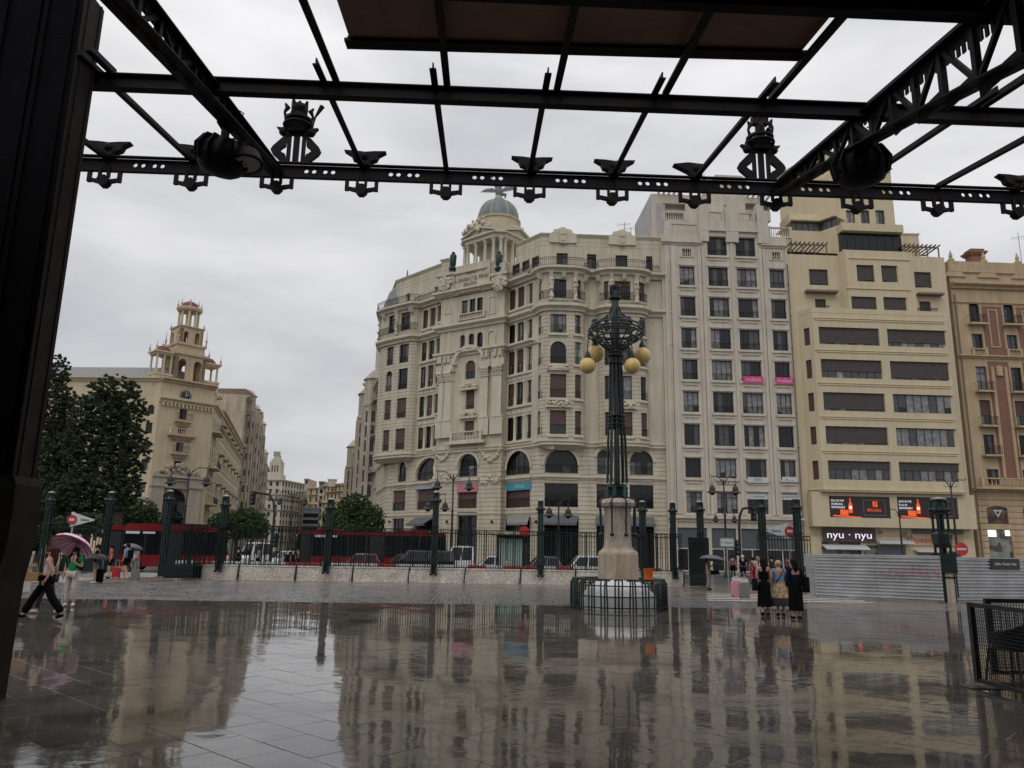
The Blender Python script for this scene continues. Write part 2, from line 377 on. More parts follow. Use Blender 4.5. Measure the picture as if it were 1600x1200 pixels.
def cornice(mb, P, u0, u1, z, h, d): # stepped moulding: z is the underside
    sweep(mb, P, u0, u1, [(-.05, z), (d*.35, z), (d*.4, z+h*.3), (d*.75, z+h*.5), (d, z+h*.62), (d, z+h), (-.05, z+h)])
def wall(mb, P, u0, u1, z0, z1, holes, grooves=None, depth=.32, gd=.035):
    """sheet with openings; holes: (ua,ub,za,zb,arch); grooves: list of (za,zb)"""
    us = set(P.breaks(u0, u1)); zs = {z0, z1}
    H = [h for h in holes if h[1] > u0 and h[0] < u1 and h[3] > z0 and h[2] < z1]
    for h in H: us |= {h[0], h[1]}; zs |= {h[2], h[3]}
    G = []
    for a, b in (grooves or []):
        if a > z0 and b < z1: zs |= {a, b}; G.append((a, b))
    us = sorted(u for u in us if u0-1e-6 <= u <= u1+1e-6); zs = sorted(z for z in zs if z0-1e-6 <= z <= z1+1e-6); nu = len(us); idx = {}; vs = []; fs = []
    def V(u, d, z):
        k = (round(u, 4), round(d, 4), round(z, 4))
        if k not in idx: idx[k] = len(vs); vs.append(P.pos(u, d, z))
        return idx[k]
    for j in range(len(zs)-1):
        za, zb = zs[j], zs[j+1]; zm = (za+zb)/2
        if zb-za < 1e-5: continue
        g = any(a <= zm <= b for a, b in G); d = -gd if g else 0
        for i in range(nu-1):
            ua, ub = us[i], us[i+1]; um = (ua+ub)/2
            if ub-ua < 1e-5: continue
            if any(h[0] < um < h[1] and h[2] < zm < h[3] for h in H): continue
            fs.append((V(ua, d, za), V(ub, d, za), V(ub, d, zb), V(ua, d, zb)))
            if g:
                fs.append((V(ua, d, za), V(ua, 0, za), V(ub, 0, za), V(ub, d, za))); fs.append((V(ua, d, zb), V(ub, d, zb), V(ub, 0, zb), V(ua, 0, zb)))
    for h in H:
        ua, ub, za, zb = h[:4]; arch = len(h) > 4 and h[4]
        if not arch:
            bs = P.breaks(ua, ub)
            for a, b in zip(bs[:-1], bs[1:]):
                fs.append((V(a, 0, zb), V(b, 0, zb), V(b, -depth, zb), V(a, -depth, zb))); fs.append((V(a, 0, za), V(a, -depth, za), V(b, -depth, za), V(b, 0, za)))
            fs.append((V(ua, 0, za), V(ua, 0, zb), V(ua, -depth, zb), V(ua, -depth, za))); fs.append((V(ub, 0, za), V(ub, -depth, za), V(ub, -depth, zb), V(ub, 0, zb)))
        else:
            um = (ua+ub)/2; r = (ub-ua)/2; ry = min(r, (zb-za)*.8)*(1 if arch is True else arch); n = 8
            arc = [(um-r*math.cos(math.pi*k/n), zb-ry+ry*math.sin(math.pi*k/n)) for k in range(n+1)]
            for k in range(n):
                a, b = arc[k], arc[k+1]
                fs.append((V(a[0], 0, a[1]), V(b[0], 0, b[1]), V(b[0], 0, zb), V(a[0], 0, zb)) if a[1] < zb-1e-4 or b[1] < zb-1e-4 else (V(a[0], 0, a[1]), V(b[0], 0, b[1]), V(b[0], -depth, b[1])))
                fs.append((V(a[0], 0, a[1]), V(a[0], -depth, a[1]), V(b[0], -depth, b[1]), V(b[0], 0, b[1])))
            zs_ = arc[0][1]
            fs.append((V(ua, 0, za), V(ua, 0, zs_), V(ua, -depth, zs_), V(ua, -depth, za))); fs.append((V(ub, 0, za), V(ub, -depth, za), V(ub, -depth, zs_), V(ub, 0, zs_)))
            fs.append((V(ua, 0, za), V(ua, -depth, za), V(ub, -depth, za), V(ub, 0, za)))
    mb.add(vs, [f for f in fs if len(set(f)) > 2])
# ---------------------------------------------------------------- windows (shared meshes)
WC = {}; WR = random.Random(21)
def arcpts(w, h, ry, n=8): return [(-w/2*math.cos(math.pi*k/n), h-ry+ry*math.sin(math.pi*k/n)) for k in range(n+1)]
def window(parent, P, ua, ub, za, zb, style='glass', cols=2, trans=0, arch=False, rail=0, setd=.2, frame='blackframe', var=0, fw=.06, top=0):
    """one window: frame > pane (> shutter, railing); style: glass, curtain, shutter, half, blind"""
    w = round(ub-ua, 2); h = round(zb-za, 2)
    if style in ('glass', 'mixed', 'curtain') and var == 0: var = WR.randrange(5)
    key = (w, h, style, cols, trans, bool(arch), rail, frame, var, fw, top)
    if key not in WC:
        f = MB(); rr = random.Random(zlib.crc32(str(key).encode())); ry = min(w/2, h*.8) if arch else 0
        x0, x1 = -w/2-.03, w/2+.03
        if arch:
            o = arcpts(w+.06, h+.03, ry+.03); i_ = arcpts(w-2*fw, h-fw, ry-fw)
            for k in range(len(o)-1):
                f.add([(o[k][0], 0, o[k][1]), (o[k+1][0], 0, o[k+1][1]), (i_[k+1][0], 0, i_[k+1][1]), (i_[k][0], 0, i_[k][1]),
                       (o[k][0], .08, o[k][1]), (o[k+1][0], .08, o[k+1][1]), (i_[k+1][0], .08, i_[k+1][1]), (i_[k][0], .08, i_[k][1])], [(0, 1, 2, 3), (3, 2, 6, 7), (0, 4, 5, 1)])
            hz = h-ry
        else: f.box(x0, x1, 0, .08, h-fw, h+.03); hz = h-fw
        f.box(x0, x1, -.005, .085, -.03, fw); f.box(x0, x0+fw+.03, 0, .08, fw, hz); f.box(x1-fw-.03, x1, 0, .08, fw, hz)
        for k in range(1, cols):
            x = -w/2+w*k/cols; zt = (h-ry+ry*math.sqrt(max(0, 1-(2*x/w)**2)) if arch else h)-.02
            f.box(x-.03, x+.03, .01, .075, fw, zt)
        for k in range(1, trans+1):
            z = h*(1-.26*k) if trans == 1 else h*k/(trans+1); f.box(x0+.05, x1-.05, .015, .07, z-.03, z+.03)
        p = MB(); nc = max(cols, 1)
        def quad(a, b, c, d, y=.055): p.add([(a, y, c), (b, y, c), (b, y, d), (a, y, d)], [(0, 1, 2, 3)])
        zt = h-ry
        for k in range(nc):
            a = -w/2+w*k/nc; b = a+w/nc
            p.cm = {'glass': 0 if rr.random() < .75 else 2, 'curtain': 1 if rr.random() < .8 else 2, 'mixed': rr.choice([0, 1, 2]), 'half': rr.choice([1, 2]), 'shutter': 0, 'blind': rr.choice([1, 2, 2])}.get(style, 0)
            cut = rr.uniform(.1, .35)*zt if style == 'curtain' and rr.random() < .3 else 0
            if cut: cm = p.cm; p.cm = 0; quad(a, b, 0, cut); p.cm = cm
            quad(a, b, cut, zt)
        if arch:
            p.cm = 0; q = arcpts(w, h, ry)
            p.add([(x, .055, z) for x, z in q], [tuple(reversed(range(len(q))))])
        fm = f.mesh('window', frame); pme = p.mesh('pane', ['glass', 'curtain', 'curtain2']); sh = None
        frac = .24 if (style == 'glass' and var == 3 and not arch and 1.2 < h < 3.2 and w > .7 and parent.name == 'corner_building') else {'shutter': 1, 'half': .55, 'blind': {0: .72, 1: .58, 2: .85, 3: .4}.get(var % 4, .7)}.get(style, 0)
        if frac:
            s = MB(); n = max(3, int(h*frac/.16)); zz = h*(1-frac); st = h*frac/n
            for k in range(n):
                a = zz+k*st
                s.add([(-w/2+.01, -.045, a), (w/2-.01, -.045, a), (w/2-.01, -.02, a+st), (-w/2+.01, -.02, a+st)], [(0, 1, 2, 3)])
                s.add([(-w/2+.01, -.045, a), (w/2-.01, -.045, a), (w/2-.01, -.02, a), (-w/2+.01, -.02, a)], [(3, 2, 1, 0)])
            s.box(-w/2+.01, w/2-.01, -.06, -.01, zz-.05, zz)
            if arch: # clip the shutter's top to the arch
                s.v = [(max(-x_lim(w, h, ry, v[2]), min(x_lim(w, h, ry, v[2]), v[0])), v[1], v[2]) for v in s.v]
            sh = s.mesh('shutter', 'shutter' if style != 'blind' else 'blind')
        rl = None
        if rail:
            q = MB(); q.box(-w/2, w/2, -.16, -.12, rail-.04, rail); q.box(-w/2, w/2, -.15, -.13, .06, .09); n = max(4, int(w/.16))
            for k in range(n+1): x = -w/2+w*k/n; q.box(x-.012, x+.012, -.152, -.128, .0, rail)
            rl = q.mesh('railing', 'iron')
        WC[key] = (fm, pme, sh, rl)
    fm, pme, sh, rl = WC[key]
    um = (ua+ub)/2; q = P.pos(um, -setd, za); a = P.ang(um)
    o = link(fm, 'window', parent, (q.x-parent.location.x, q.y-parent.location.y, za-parent.location.z), a)
    link(pme, 'pane', o)
    if sh: link(sh, 'shutter', o)
    if rl: link(rl, 'railing', o)
    return o
def x_lim(w, h, ry, z):
    if z <= h-ry: return w/2
    return max(.02, w/2*math.sqrt(max(0, 1-((z-(h-ry))/ry)**2)))
def shell(mb, P, u0, u1, z0, z1, back, roof=True):
    """closes a building behind its street front: sides, back and flat roof"""
    a = P.pos(u0, -.02); b = P.pos(u1, -.02); us = P.breaks(u0, u1); t = Vector(back)
    A2 = Vector((a.x+t.x, a.y+t.y, 0)); B2 = Vector((b.x+t.x, b.y+t.y, 0))
    def q(p1, p2): mb.add([(p1.x, p1.y, z0), (p2.x, p2.y, z0), (p2.x, p2.y, z1), (p1.x, p1.y, z1)], [(0, 1, 2, 3)])
    q(A2, a); q(b, B2); q(B2, A2)
    if roof:
        pts = [P.pos(u, -.02, z1-.02) for u in us]+[Vector((B2.x, B2.y, z1-.02)), Vector((A2.x, A2.y, z1-.02))]
        mb.add(pts, [tuple(range(len(pts)))])
def balustrade(parent, P, u0, u1, z, h, d, mat, n=None, name='balustrade', rw=.12, bal=.06):
    mb = MB(); band(mb, P, u0, u1, z+h-.12, z+h, d+rw, d-rw); band(mb, P, u0, u1, z, z+.12, d+rw, d-rw)
    n = n or max(3, int((u1-u0)/.28))
    for k in range(n+1):
        q = P.pos(u0+(u1-u0)*(k+.5)/(n+1), d, z+.12); mb.lathe([(bal*.7, 0), (bal*1.2, (h-.24)*.35), (bal*.6, (h-.24)*.7), (bal, h-.24)], 6, q, caps=False)
    for u in (u0+.1, u1-.1):
        q = P.pos(u, d); mb.box(q.x-.14, q.x+.14, q.y-.14, q.y+.14, z, z+h+.06)
    return mb.build(name, mat, parent, world=True)
def ironrail(parent, P, u0, u1, z, h, d, name='balcony_railing', step=.17):
    mb = MB(); band(mb, P, u0, u1, z+h-.05, z+h, d+.03, d-.03); band(mb, P, u0, u1, z+.08, z+.11, d+.02, d-.02)
    band(mb, P, u0, u1, z+h*.72, z+h*.72+.03, d+.02, d-.02)
    n = max(3, int((u1-u0)/step))
    for k in range(n+1):
        q = P.pos(u0+(u1-u0)*k/n, d); s = .016; mb.box(q.x-s, q.x+s, q.y-s, q.y+s, z, z+h-.04)
    for uu in (u0, u1):
        a = P.pos(uu, d); b = P.pos(uu, 0); mb.tube([(a.x, a.y, z+h-.03), (b.x, b.y, z+h-.03)], .025, 4)
    return mb.build(name, 'iron', parent, world=True)
# ================================================================= the large buildings
SA = R_(2.9)                                   # the square's axis against the camera's
TR = Vector((math.cos(SA), math.sin(SA)))      # along the street, to the right
TS = Vector((-math.sin(R_(15)), math.cos(R_(15))))   # up the avenue
TD = Vector((math.sin(R_(57)), -math.cos(R_(57))))   # pavilion face, left to right
TDR = Vector((math.sin(R_(40)), -math.cos(R_(40))))  # wing right of it
TDL = Vector((math.sin(R_(45)), -math.cos(R_(45))))  # wing left of it
o0 = atY(947, 850, 80.0); PR0 = Vector((o0.x, o0.y))
def isect(px, py, p, t):
    r = ray(px, py); den = r.x*t.y-r.y*t.x; k = (p.x*r.y-p.y*r.x)/den*-1
    # p + t*k parallel to r
    k = (p.y*r.x-p.x*r.y)/(r.y*t.x-r.x*t.y)*1.0
    return p+t*k
P2 = isect(1047, 800, PR0, TR); P1 = isect(843, 700, PR0, TR)
a1 = isect(790, 700, P1, TDR); a0 = isect(686, 700, a1, TD); PC = isect(607, 700, a0, TDL); PB = PC+TS*13; nD = Vector((TD.y, -TD.x)); nL = Vector((TDL.y, -TDL.x))
flat = Path([PB, PC, a0, a0+nD*.8, a1+nD*.8, a1, P1, P2])
# upper floors: round bays on the corner and two on the right
def bow(c, t, n, w, d):
    return [c+t*(w*s)+n*(d*k) for s, k in ((-.5, 0), (-.475, .35), (-.42, .68), (-.33, .90), (-.22, 1), (.22, 1), (.33, .90), (.42, .68), (.475, .35), (.5, 0))]
nR = Vector((TR.y, -TR.x))
b1l = isect(841, 600, PR0, TR); b1r = isect(914, 600, PR0, TR); b2l = isect(934, 600, PR0, TR); b2r = isect(1012, 600, PR0, TR)
nS = Vector((-TS.y, -TS.x)); nS = Vector((-TS.y, TS.x)) if Vector((-TS.y, TS.x)).x < 0 else Vector((TS.y, -TS.x))
tl = PC+TS*4.2; tr_ = isect(653, 600, a0, TDL); nC = (nS+nL).normalized()
tur = [tl, tl+nS*.8, PC+TS*2.2+nS*1.35, PC+TS*.6+nC*1.75, PC+TDL*.9+nC*1.55, PC+TDL*2.9+nL*1.25, tr_-TDL*.45+nL*.95, tr_-TDL*.1+nL*.5, tr_]
upper = Path([PB]+tur+[a0, a0+nD*.8, a1+nD*.8, a1, P1]+bow((b1l+b1r)/2, TR, nR, (b1r-b1l).length, 1.25)+bow((b2l+b2r)/2, TR, nR, (b2r-b2l).length, 1.25)+[P2])
main = thing('corner_building', 'cream stone corner block with domed temple on top and rounded bays', 'building', (PC.x, PC.y, 0))
UZ = lambda y, x=870: upper.hit(x, y)[1]
FZ = lambda y, x=870: flat.hit(x, y)[1]
zs = dict(s7=(UZ(465), UZ(435.5)), s6=(UZ(519.5), UZ(490.5)), s5=(UZ(567.5), UZ(533)), s4=(UZ(621), UZ(584)), s3=(UZ(678), UZ(640.8)),
          s8=(FZ(417.5), FZ(395)), s2=(FZ(739), FZ(701)), s1=(FZ(792), FZ(755)), s0=(.2, FZ(806)))
tz = dict(s7=(UZ(480, 812), UZ(449, 812)), s6=(UZ(536, 812), UZ(504, 812)), s5=(UZ(582, 812), UZ(546, 812)), s4=(UZ(632, 812), UZ(597, 812)), s3=(UZ(687, 812), UZ(650, 812)), s8=(FZ(427, 812), FZ(411, 812)))
print('main z', {k: (round(a, 1), round(b, 1)) for k, (a, b) in zs.items()}, {k: (round(a, 1), round(b, 1)) for k, (a, b) in tz.items()})
zL3 = UZ(693)            # underside of the bays
zAt = UZ(430) + .3       # attic floor
zTop = FZ(371, 960)
rnd = random.Random(3)
UH = []; UW = []   # upper storeys
def addw(path, holes, lst, x0, x1, yref, z, style, **k):
    ua, ub = sorted((path.u(x0, yref), path.u(x1, yref)))
    if ub-ua < .25: return None
    holes.append((ua, ub, z[0], z[1], k.get('arch', False))); lst.append((ua, ub, z[0], z[1], style, k)); return ua, ub
bays = [(860, 885, 505), (898.5, 909, 505), (961, 986, 505), (999.5, 1008.5, 505), (943.5, 951, 505)]
sty = {'s7': ['glass', 'glass', 'glass', 'half', 'half'], 's6': ['curtain', 'mixed', 'half', 'glass', 'glass'], 's5': ['glass', 'mixed', 'glass', 'glass', 'glass'],
       's4': ['shutter', 'shutter', 'curtain', 'glass', 'glass'], 's3': ['half', 'shutter', 'shutter', 'shutter', 'glass']}
for st in ('s7', 's6', 's5', 's4', 's3'):
    for i, (x0, x1, yr) in enumerate(bays):
        big = i in (0, 2)
        addw(upper, UH, UW, x0, x1, yr, zs[st], sty[st][i], cols=(4 if st in ('s6', 's5') else 2) if big else 2, trans=0 if big else 1, arch=(st == 's5' and big), rail=.95 if big and st != 's5' else .8)
    # little windows hidden in the bay's left flank
    u = upper.u(843.5, 505)
    for (xa, xb) in ((840.5, 844.5),):
        addw(upper, UH, UW, xa, xb, 600, zs[st], 'glass', cols=1, rail=.8)
    for j, (x0, x1) in enumerate(((795.5, 804), (808, 818), (822.5, 831))):
        addw(upper, UH, UW, x0, x1, 560, tz[st], 'shutter' if st == 's7' else rnd.choice(['glass', 'mixed', 'half', 'half']), cols=1 if st == 's7' else 2, rail=0 if st == 's7' else .7)
    for j, (x0, x1) in enumerate(((657.5, 665), (668.5, 677), (680.5, 685.2))):
        addw(upper, UH, UW, x0, x1, 590, tz[st], 'shutter' if st == 's7' else rnd.choice(['glass', 'mixed', 'half', 'half']), cols=1 if st == 's7' else 2, rail=0 if st == 's7' else .7)
    for j, (x0, x1) in enumerate(((624, 638.5), (604.8, 614.8))):
        addw(upper, UH, UW, x0, x1, 550, tz[st] if st != 's7' else tz[st], ['glass', 'glass', 'mixed', 'shutter', 'shutter'][['s7', 's6', 's5', 's4', 's3'].index(st)], cols=2, rail=.8, arch=(st == 's5' and j == 1))
    for dd in (6.0, 9.2):
        ub_ = upper.c[0]+13-dd; UH.append((ub_-.6, ub_+.6, tz[st][0], tz[st][1], False)); UW.append((ub_-.6, ub_+.6, tz[st][0], tz[st][1], 'glass', dict(cols=2)))
# pavilion windows
for x0, x1 in ((720.5, 730.5), (733, 742.5), (745, 754)): addw(upper, UH, UW, x0, x1, 480, (UZ(491, 738), UZ(467, 738)), 'glass', cols=1, rail=.5)
for x0, x1 in ((717.8, 726.2), (731.5, 740.5), (745, 754)): addw(upper, UH, UW, x0, x1, 535, (UZ(545, 736), UZ(521, 736)), 'glass', cols=1, rail=.5, arch=True)
addw(upper, UH, UW, 727, 742.5, 578, (UZ(592, 735), UZ(563, 735)), 'half', cols=2, rail=.7, arch=True)
addw(upper, UH, UW, 727.5, 741, 625, (UZ(639, 734), UZ(608, 734)), 'shutter', cols=2, rail=.5)
addw(upper, UH, UW, 725.5, 740.5, 668, (UZ(680, 733), UZ(657.5, 733)), 'shutter', cols=2)
# lower floors and attic on the flat line
FH = []; FW = []
low = [(851, 903, 720), (933, 956, 720), (984, 1020, 720), (791.5, 828, 720), (716, 746, 720), (650.5, 681, 720), (622, 635.5, 720)]
for i, (x0, x1, yr) in enumerate(low):
    addw(flat, FH, FW, x0, x1, yr, zs['s2'], rnd.choice(['mixed', 'glass', 'mixed']), cols=4 if x1-x0 > 25 else 2, arch=True, rail=.9, trans=0)
for i, (x0, x1, yr) in enumerate([(850, 903, 775), (932, 956, 775), (984, 1021, 775), (791, 828, 775), (714.5, 745, 775), (650, 679.5, 775), (613, 633.5, 775)]):
    if i < 3: addw(flat, FH, FW, x0, x1, yr, zs['s1'], 'glass', cols=4, rail=.9)
    else: addw(flat, FH, FW, x0, x1, yr, zs['s1'], 'shutter' if i < 6 else 'half', cols=3, rail=1.0)
for i, (x0, x1, yr) in enumerate([(849, 904, 820), (932, 957, 820), (984, 1022, 820), (790, 828, 820), (713, 745, 820), (648, 678.5, 820), (612, 631, 820)]):
    FH_z = zs['s0'] if i != 4 else (.05, zs['s0'][1]+.5)
    addw(flat, FH, FW, x0, x1, yr, FH_z, 'glass', cols=3, trans=1)
for x0, x1 in ((869, 887), (917, 931.5), (962, 980.5), (1009.5, 1019.5)): addw(flat, FH, FW, x0, x1, 405, zs['s8'], 'glass', cols=2)
for x0, x1 in ((801, 812), (816, 827), (831, 842)): addw(flat, FH, FW, x0, x1, 420, tz['s8'], 'half', cols=2)
addw(flat, FH, FW, 679.5, 688.5, 460, (FZ(462, 684), FZ(447, 684)), 'shutter', cols=1)
addw(flat, FH, FW, 634, 640.5, 470, (FZ(475, 637), FZ(459, 637)), 'shutter', cols=1)
uTL, uTR = upper.c[1], upper.c[9]
uA0, uA1 = upper.u(687.5, 600), upper.u(788.5, 600)
ub = [upper.u(x, 505) for x in (842, 913, 935, 1011)]
cs = .42
def courses(z0, z1, st=cs, g=.05):
    o = []; z = z0+st
    while z < z1-.2: o.append((z, z+g)); z += st
    return o
mw = MB()
iT = upper.c.index(uTR); iB = [i for i, p in enumerate(upper.p) if (p-P1).length < 1e-6][0]
u_pl = upper.c[iB]; u_pav0 = upper.c[iT+1]; u_pav1 = upper.c[iT+4]
u_b1e = upper.c[iB+10]; u_b2s = upper.c[iB+11]; u_b2e = upper.c[iB+20]
zUT = UZ(424)
segs = [(0, uTL, False), (uTL, uTR, True), (uTR, u_pav0, False), (u_pav0, u_pav1, False), (u_pav1, u_pl, False), (upper.c[iB+1], u_b1e, True), (u_b1e, u_b2s, False), (u_b2s, u_b2e, True), (u_b2e, upper.L, False)]
segs.insert(5, (u_pl, upper.c[iB+1], False))
for a, b, g in segs:
    if b-a < .01: continue
    wall(mw, upper, a, b, zL3, zUT, UH, courses(zL3+.3, zs['s7'][0]-1.0) if g else None, gd=.05)
mw.build('upper_wall', 'cream', main, world=True)
lw = MB(); wall(lw, flat, 0, flat.L, 0, zL3, FH, courses(.8, zL3-.4, .46, .055), gd=.06)
lw.build('lower_wall', 'cream', main, world=True)
uPL, uPR = flat.u(702, 430), flat.u(806, 395); zPav = FZ(420, 740)
aw = MB()
for a_, b_, z_ in ((0, uPL, zTop), (uPL, uPR, zPav), (uPR, flat.L, zTop)):
    wall(aw, flat, a_, b_, zUT-.3, z_, FH, courses(zs['s8'][1]+.3, z_, .5, .04), gd=.02)
    if z_ == zTop: band(aw, flat, a_+.01, b_-.01, zs['s8'][1]+.3, zTop-.01, -.03, -.5)
shell(aw, flat, 0, flat.L, 0, zPav-.5, (TS*14)[:], True)
aw.build('attic_wall', 'cream', main, world=True)
for (ua, ub_, za, zb, st, k) in UW: window(main, upper, ua, ub_, za, zb, st, setd=.22, **k)
for (ua, ub_, za, zb, st, k) in FW: window(main, flat, ua, ub_, za, zb, st, setd=.24, **k)
# cornices
def ledge(name, P, z, h, d, u0=0, u1=None, mat='cream2'):
    m = MB(); cornice(m, P, u0, P.L if u1 is None else u1, z, h, d); return m.build(name, mat, main, world=True)
def under_bay(a, b):
    m = MB(); sweep(m, upper, a, b, [(-1.2, zL3-.55), (-.9, zL3-.55), (-.25, zL3-.2), (.12, zL3-.1), (.12, zL3+.05), (-1.2, zL3+.05)]); m.build('bay_corbel', 'cream2', main, world=True)
for a, b in ((uTL, uTR), (upper.c[iB+1], u_b1e), (u_b2s, u_b2e)): under_bay(a, b)
ledge('string_cornice', flat, zL3-.25, .25, .25)
ledge('string_cornice', upper, zL3+.02, .35, .22)
ledge('main_cornice', upper, zs['s7'][0]-1.45, .75, .62)
ledge('balcony_slab', upper, zUT-.15, .65, .75)
ledge('parapet_coping', flat, zTop-.12, .3, .2, 0, uPL); ledge('parapet_coping', flat, zTop-.12, .3, .2, uPR, None)
ledge('floor_band', flat, (zs['s1'][1]+zs['s2'][0])/2-.12, .3, .22)
ledge('floor_band', flat, zs['s1'][0]-.75, .25, .12)
ledge('pavilion_cornice', upper, UZ(553, 736)-.1, .6, .5, u_pav0, u_pl)
ledge('pavilion_cornice', upper, UZ(505, 736)-.1, .35, .3, u_pav0, u_pl)
# sills, lintel bands and dividing columns of the triple windows
for st in ('s7', 's6', 's5', 's4', 's3'):
    for xs in ((793, 833), (655, 686)):
        y = 560 if xs[0] > 700 else 590; ua, ub_ = upper.u(xs[0], y), upper.u(xs[1], y)
        m = MB(); band(m, upper, ua, ub_, tz[st][0]-.34, tz[st][0]-.1, .22); m.build('sill', 'cream2', main, world=True)
        m = MB(); n = 5
        if st in ('s4', 's3', 's5'):
            for k in range(n):
                a = ua+(ub_-ua)*k/n+.08; band(m, upper, a, a+(ub_-ua)/n-.16, tz[st][1]+.3, tz[st][1]+.72, .07)
            m.build('frieze_panel', 'cream2', main, world=True)
    for xs, y in (((804, 808), 560), ((818, 822.5), 560), ((665, 668.5), 590), ((677, 680.5), 590)):
        uu = (upper.u(xs[0], y)+upper.u(xs[1], y))/2; q = upper.pos(uu, .02, tz[st][0]-.1); h = tz[st][1]-tz[st][0]+.1
        m = MB(); m.lathe([(.2, 0), (.2, .12), (.14, .2), (.125, h-.3), (.17, h-.2), (.21, h-.1), (.21, h)], 8, q); m.build('colonnette', 'cream2', main, world=True, smooth=True)
for i, (x0, x1, yr) in enumerate(bays[:4]):
    for st in ('s7', 's6', 's5', 's4', 's3'):
        ua, ub_ = sorted((upper.u(x0, yr), upper.u(x1, yr)))
        m = MB(); band(m, upper, ua-.2, ub_+.2, zs[st][0]-.32, zs[st][0]-.1, .2)
        if st == 's4' and i in (0, 2):
            c = upper.pos((ua+ub_)/2, .12, zs[st][0]-.55); rr = random.Random(i)
            for k in range(26): m.sphere((c.x+rr.uniform(-1.1, 1.1), c.y-rr.uniform(0, .16), c.z+rr.gauss(0, .17)), rr.uniform(.09, .2), 6, 4)
            m.box(c.x-1.35, c.x+1.35, c.y-.14, c.y+.1, c.z-.5, c.z-.28)
        if st == 's5' and i in (0, 2): band(m, upper, ua-.3, ub_+.3, zs['s4'][1]+.35, zs['s4'][1]+.5, .25); q = upper.pos((ua+ub_)/2, .14); m.prism([(q.x-1.2, zs['s4'][1]+.5), (q.x+1.2, zs['s4'][1]+.5), (q.x, zs['s4'][1]+.95)], q.y-.15, q.y+.1)
        m.build('sill', 'cream2', main, world=True)
    # balcony rails and consoles round the bay under the attic
for (a, b) in ((upper.c[iB+1], u_b1e), (u_b2s, u_b2e), (uTL, uTR)):
    ironrail(main, upper, a+.1, b-.1, zUT+.5, .95, .6)
    for k in range(5):
        u = a+(b-a)*(k+.5)/5; 
        if k in (0, 4) or True:
            q = upper.pos(u, .3, 0); m = MB(); an = upper.ang(u); m.T = Matrix.Translation((q.x, q.y, 0)) @ Matrix.Rotation(an, 4, 'Z')
            if k in (1, 3):
                z0 = zs['s7'][0]-.3
                m.lathe([(.3, z0), (.26, z0+.5), (.2, z0+1.2), (.26, z0+1.9), (.32, zUT-.7)], 8, (0, .15, 0)); rr = random.Random(k)
                for _ in range(9): m.sphere((rr.uniform(-.22, .22), rr.uniform(-.2, 0), z0+rr.uniform(.3, zUT-z0-.9)), .14, 5, 4)
            m.prism([(-.35, zUT-.15), (-.1, zUT-.75), (.3, zUT-.95), (.3, zUT-.15)], -.2, .2, 'x'); m.build('bracket', 'cream2', main, world=True)
ironrail(main, upper, upper.c[iB+1]+.8, u_b1e-.8, zs['s7'][0]-.15, .9, .3)
ironrail(main, upper, u_b2s+.8, u_b2e-.8, zs['s7'][0]-.15, .9, .3)
ironrail(main, upper, uTL+.6, uTR-.5, tz['s7'][0]-.15, .9, .3)
for a, b in ((flat.u(791, 420), flat.u(845, 420)), (flat.u(655, 450), flat.u(705, 450)), (flat.u(914, 405), flat.u(935, 405)), (flat.u(1008, 405), flat.u(1028, 405))): ironrail(main, flat, a, b, zUT+.5, .85, .5)
# carved parapet crests
for px in (880, 972):
    u = flat.u(px, 372); q = flat.pos(u, .1, zTop+.1); m = MB(); m.T = Matrix.Translation(q) @ Matrix.Rotation(flat.ang(u), 4, 'Z')
    m.prism([(-1.5, -1), (1.5, -1), (1.5, 0), (1.1, .2), (1.0, .5), (.45, .62), (.2, .8), (-.2, .8), (-.45, .62), (-1.0, .5), (-1.1, .2), (-1.5, 0)], -.1, .3)
    m.lathe([(.42, -.12), (.42, .1), (.3, .16)], 10, (0, 0, 0)); m.box(-.35, .35, -.25, 0, -1.1, .45); m.box(-.2, .2, -.32, 0, -.85, .2); m.build('parapet_crest', 'cream2', main)
    main.children
for o in [o for o in bpy.data.objects if o.name.startswith('parapet_crest')]:
    for v in o.data.vertices: v.co -= main.location
# pavilion: giant pilasters, capitals, arch hood, balcony, inscription block
zp0, zp1 = UZ(686, 736)+.3, UZ(592, 736)
for xa, xb in ((689.5, 695.5), (698, 708), (750.5, 761.5), (767, 781.5)):
    ua, ub_ = upper.u(xa, 640), upper.u(xb, 640)
    m = MB(); band(m, upper, ua, ub_, zp0+2.0, zp1, .32); band(m, upper, ua-.15, ub_+.15, zp0, zp0+1.9, .4); band(m, upper, ua-.1, ub_+.1, zp0+1.9, zp0+2.1, .45)
    m.build('pilaster', 'cream2', main, world=True)
    m = MB(); band(m, upper, ua-.08, ub_+.08, zp1, zp1+.15, .42); band(m, upper, ua-.22, ub_+.22, zp1+1.05, zp1+1.25, .6); rr = random.Random(int(xa))
    for r_ in range(3):
        for k in range(4):
            q = upper.pos(ua+(ub_-ua)*(k+.5)/4, .36+.07*r_, zp1+.3+.3*r_); m.sphere(q, .17+.02*r_, 6, 4, (1, 1, 1.2))
    band(m, upper, ua, ub_, zp1+.1, zp1+1.1, .3); m.build('capital', 'cream2', main, world=True)
    m = MB(); band(m, upper, ua-.2, ub_+.2, zp1+1.3, zp1+1.9, .5); band(m, upper, ua-.1, ub_+.1, zp1+1.9, zp1+2.7, .38)
    for k in (.25, .75):
        q = upper.pos(ua+(ub_-ua)*k, .55, 0); m.box(q.x-.13, q.x+.13, q.y-.2, q.y+.3, zp1+2.1, zp1+2.9)
    m.build('entablature_block', 'cream2', main, world=True)
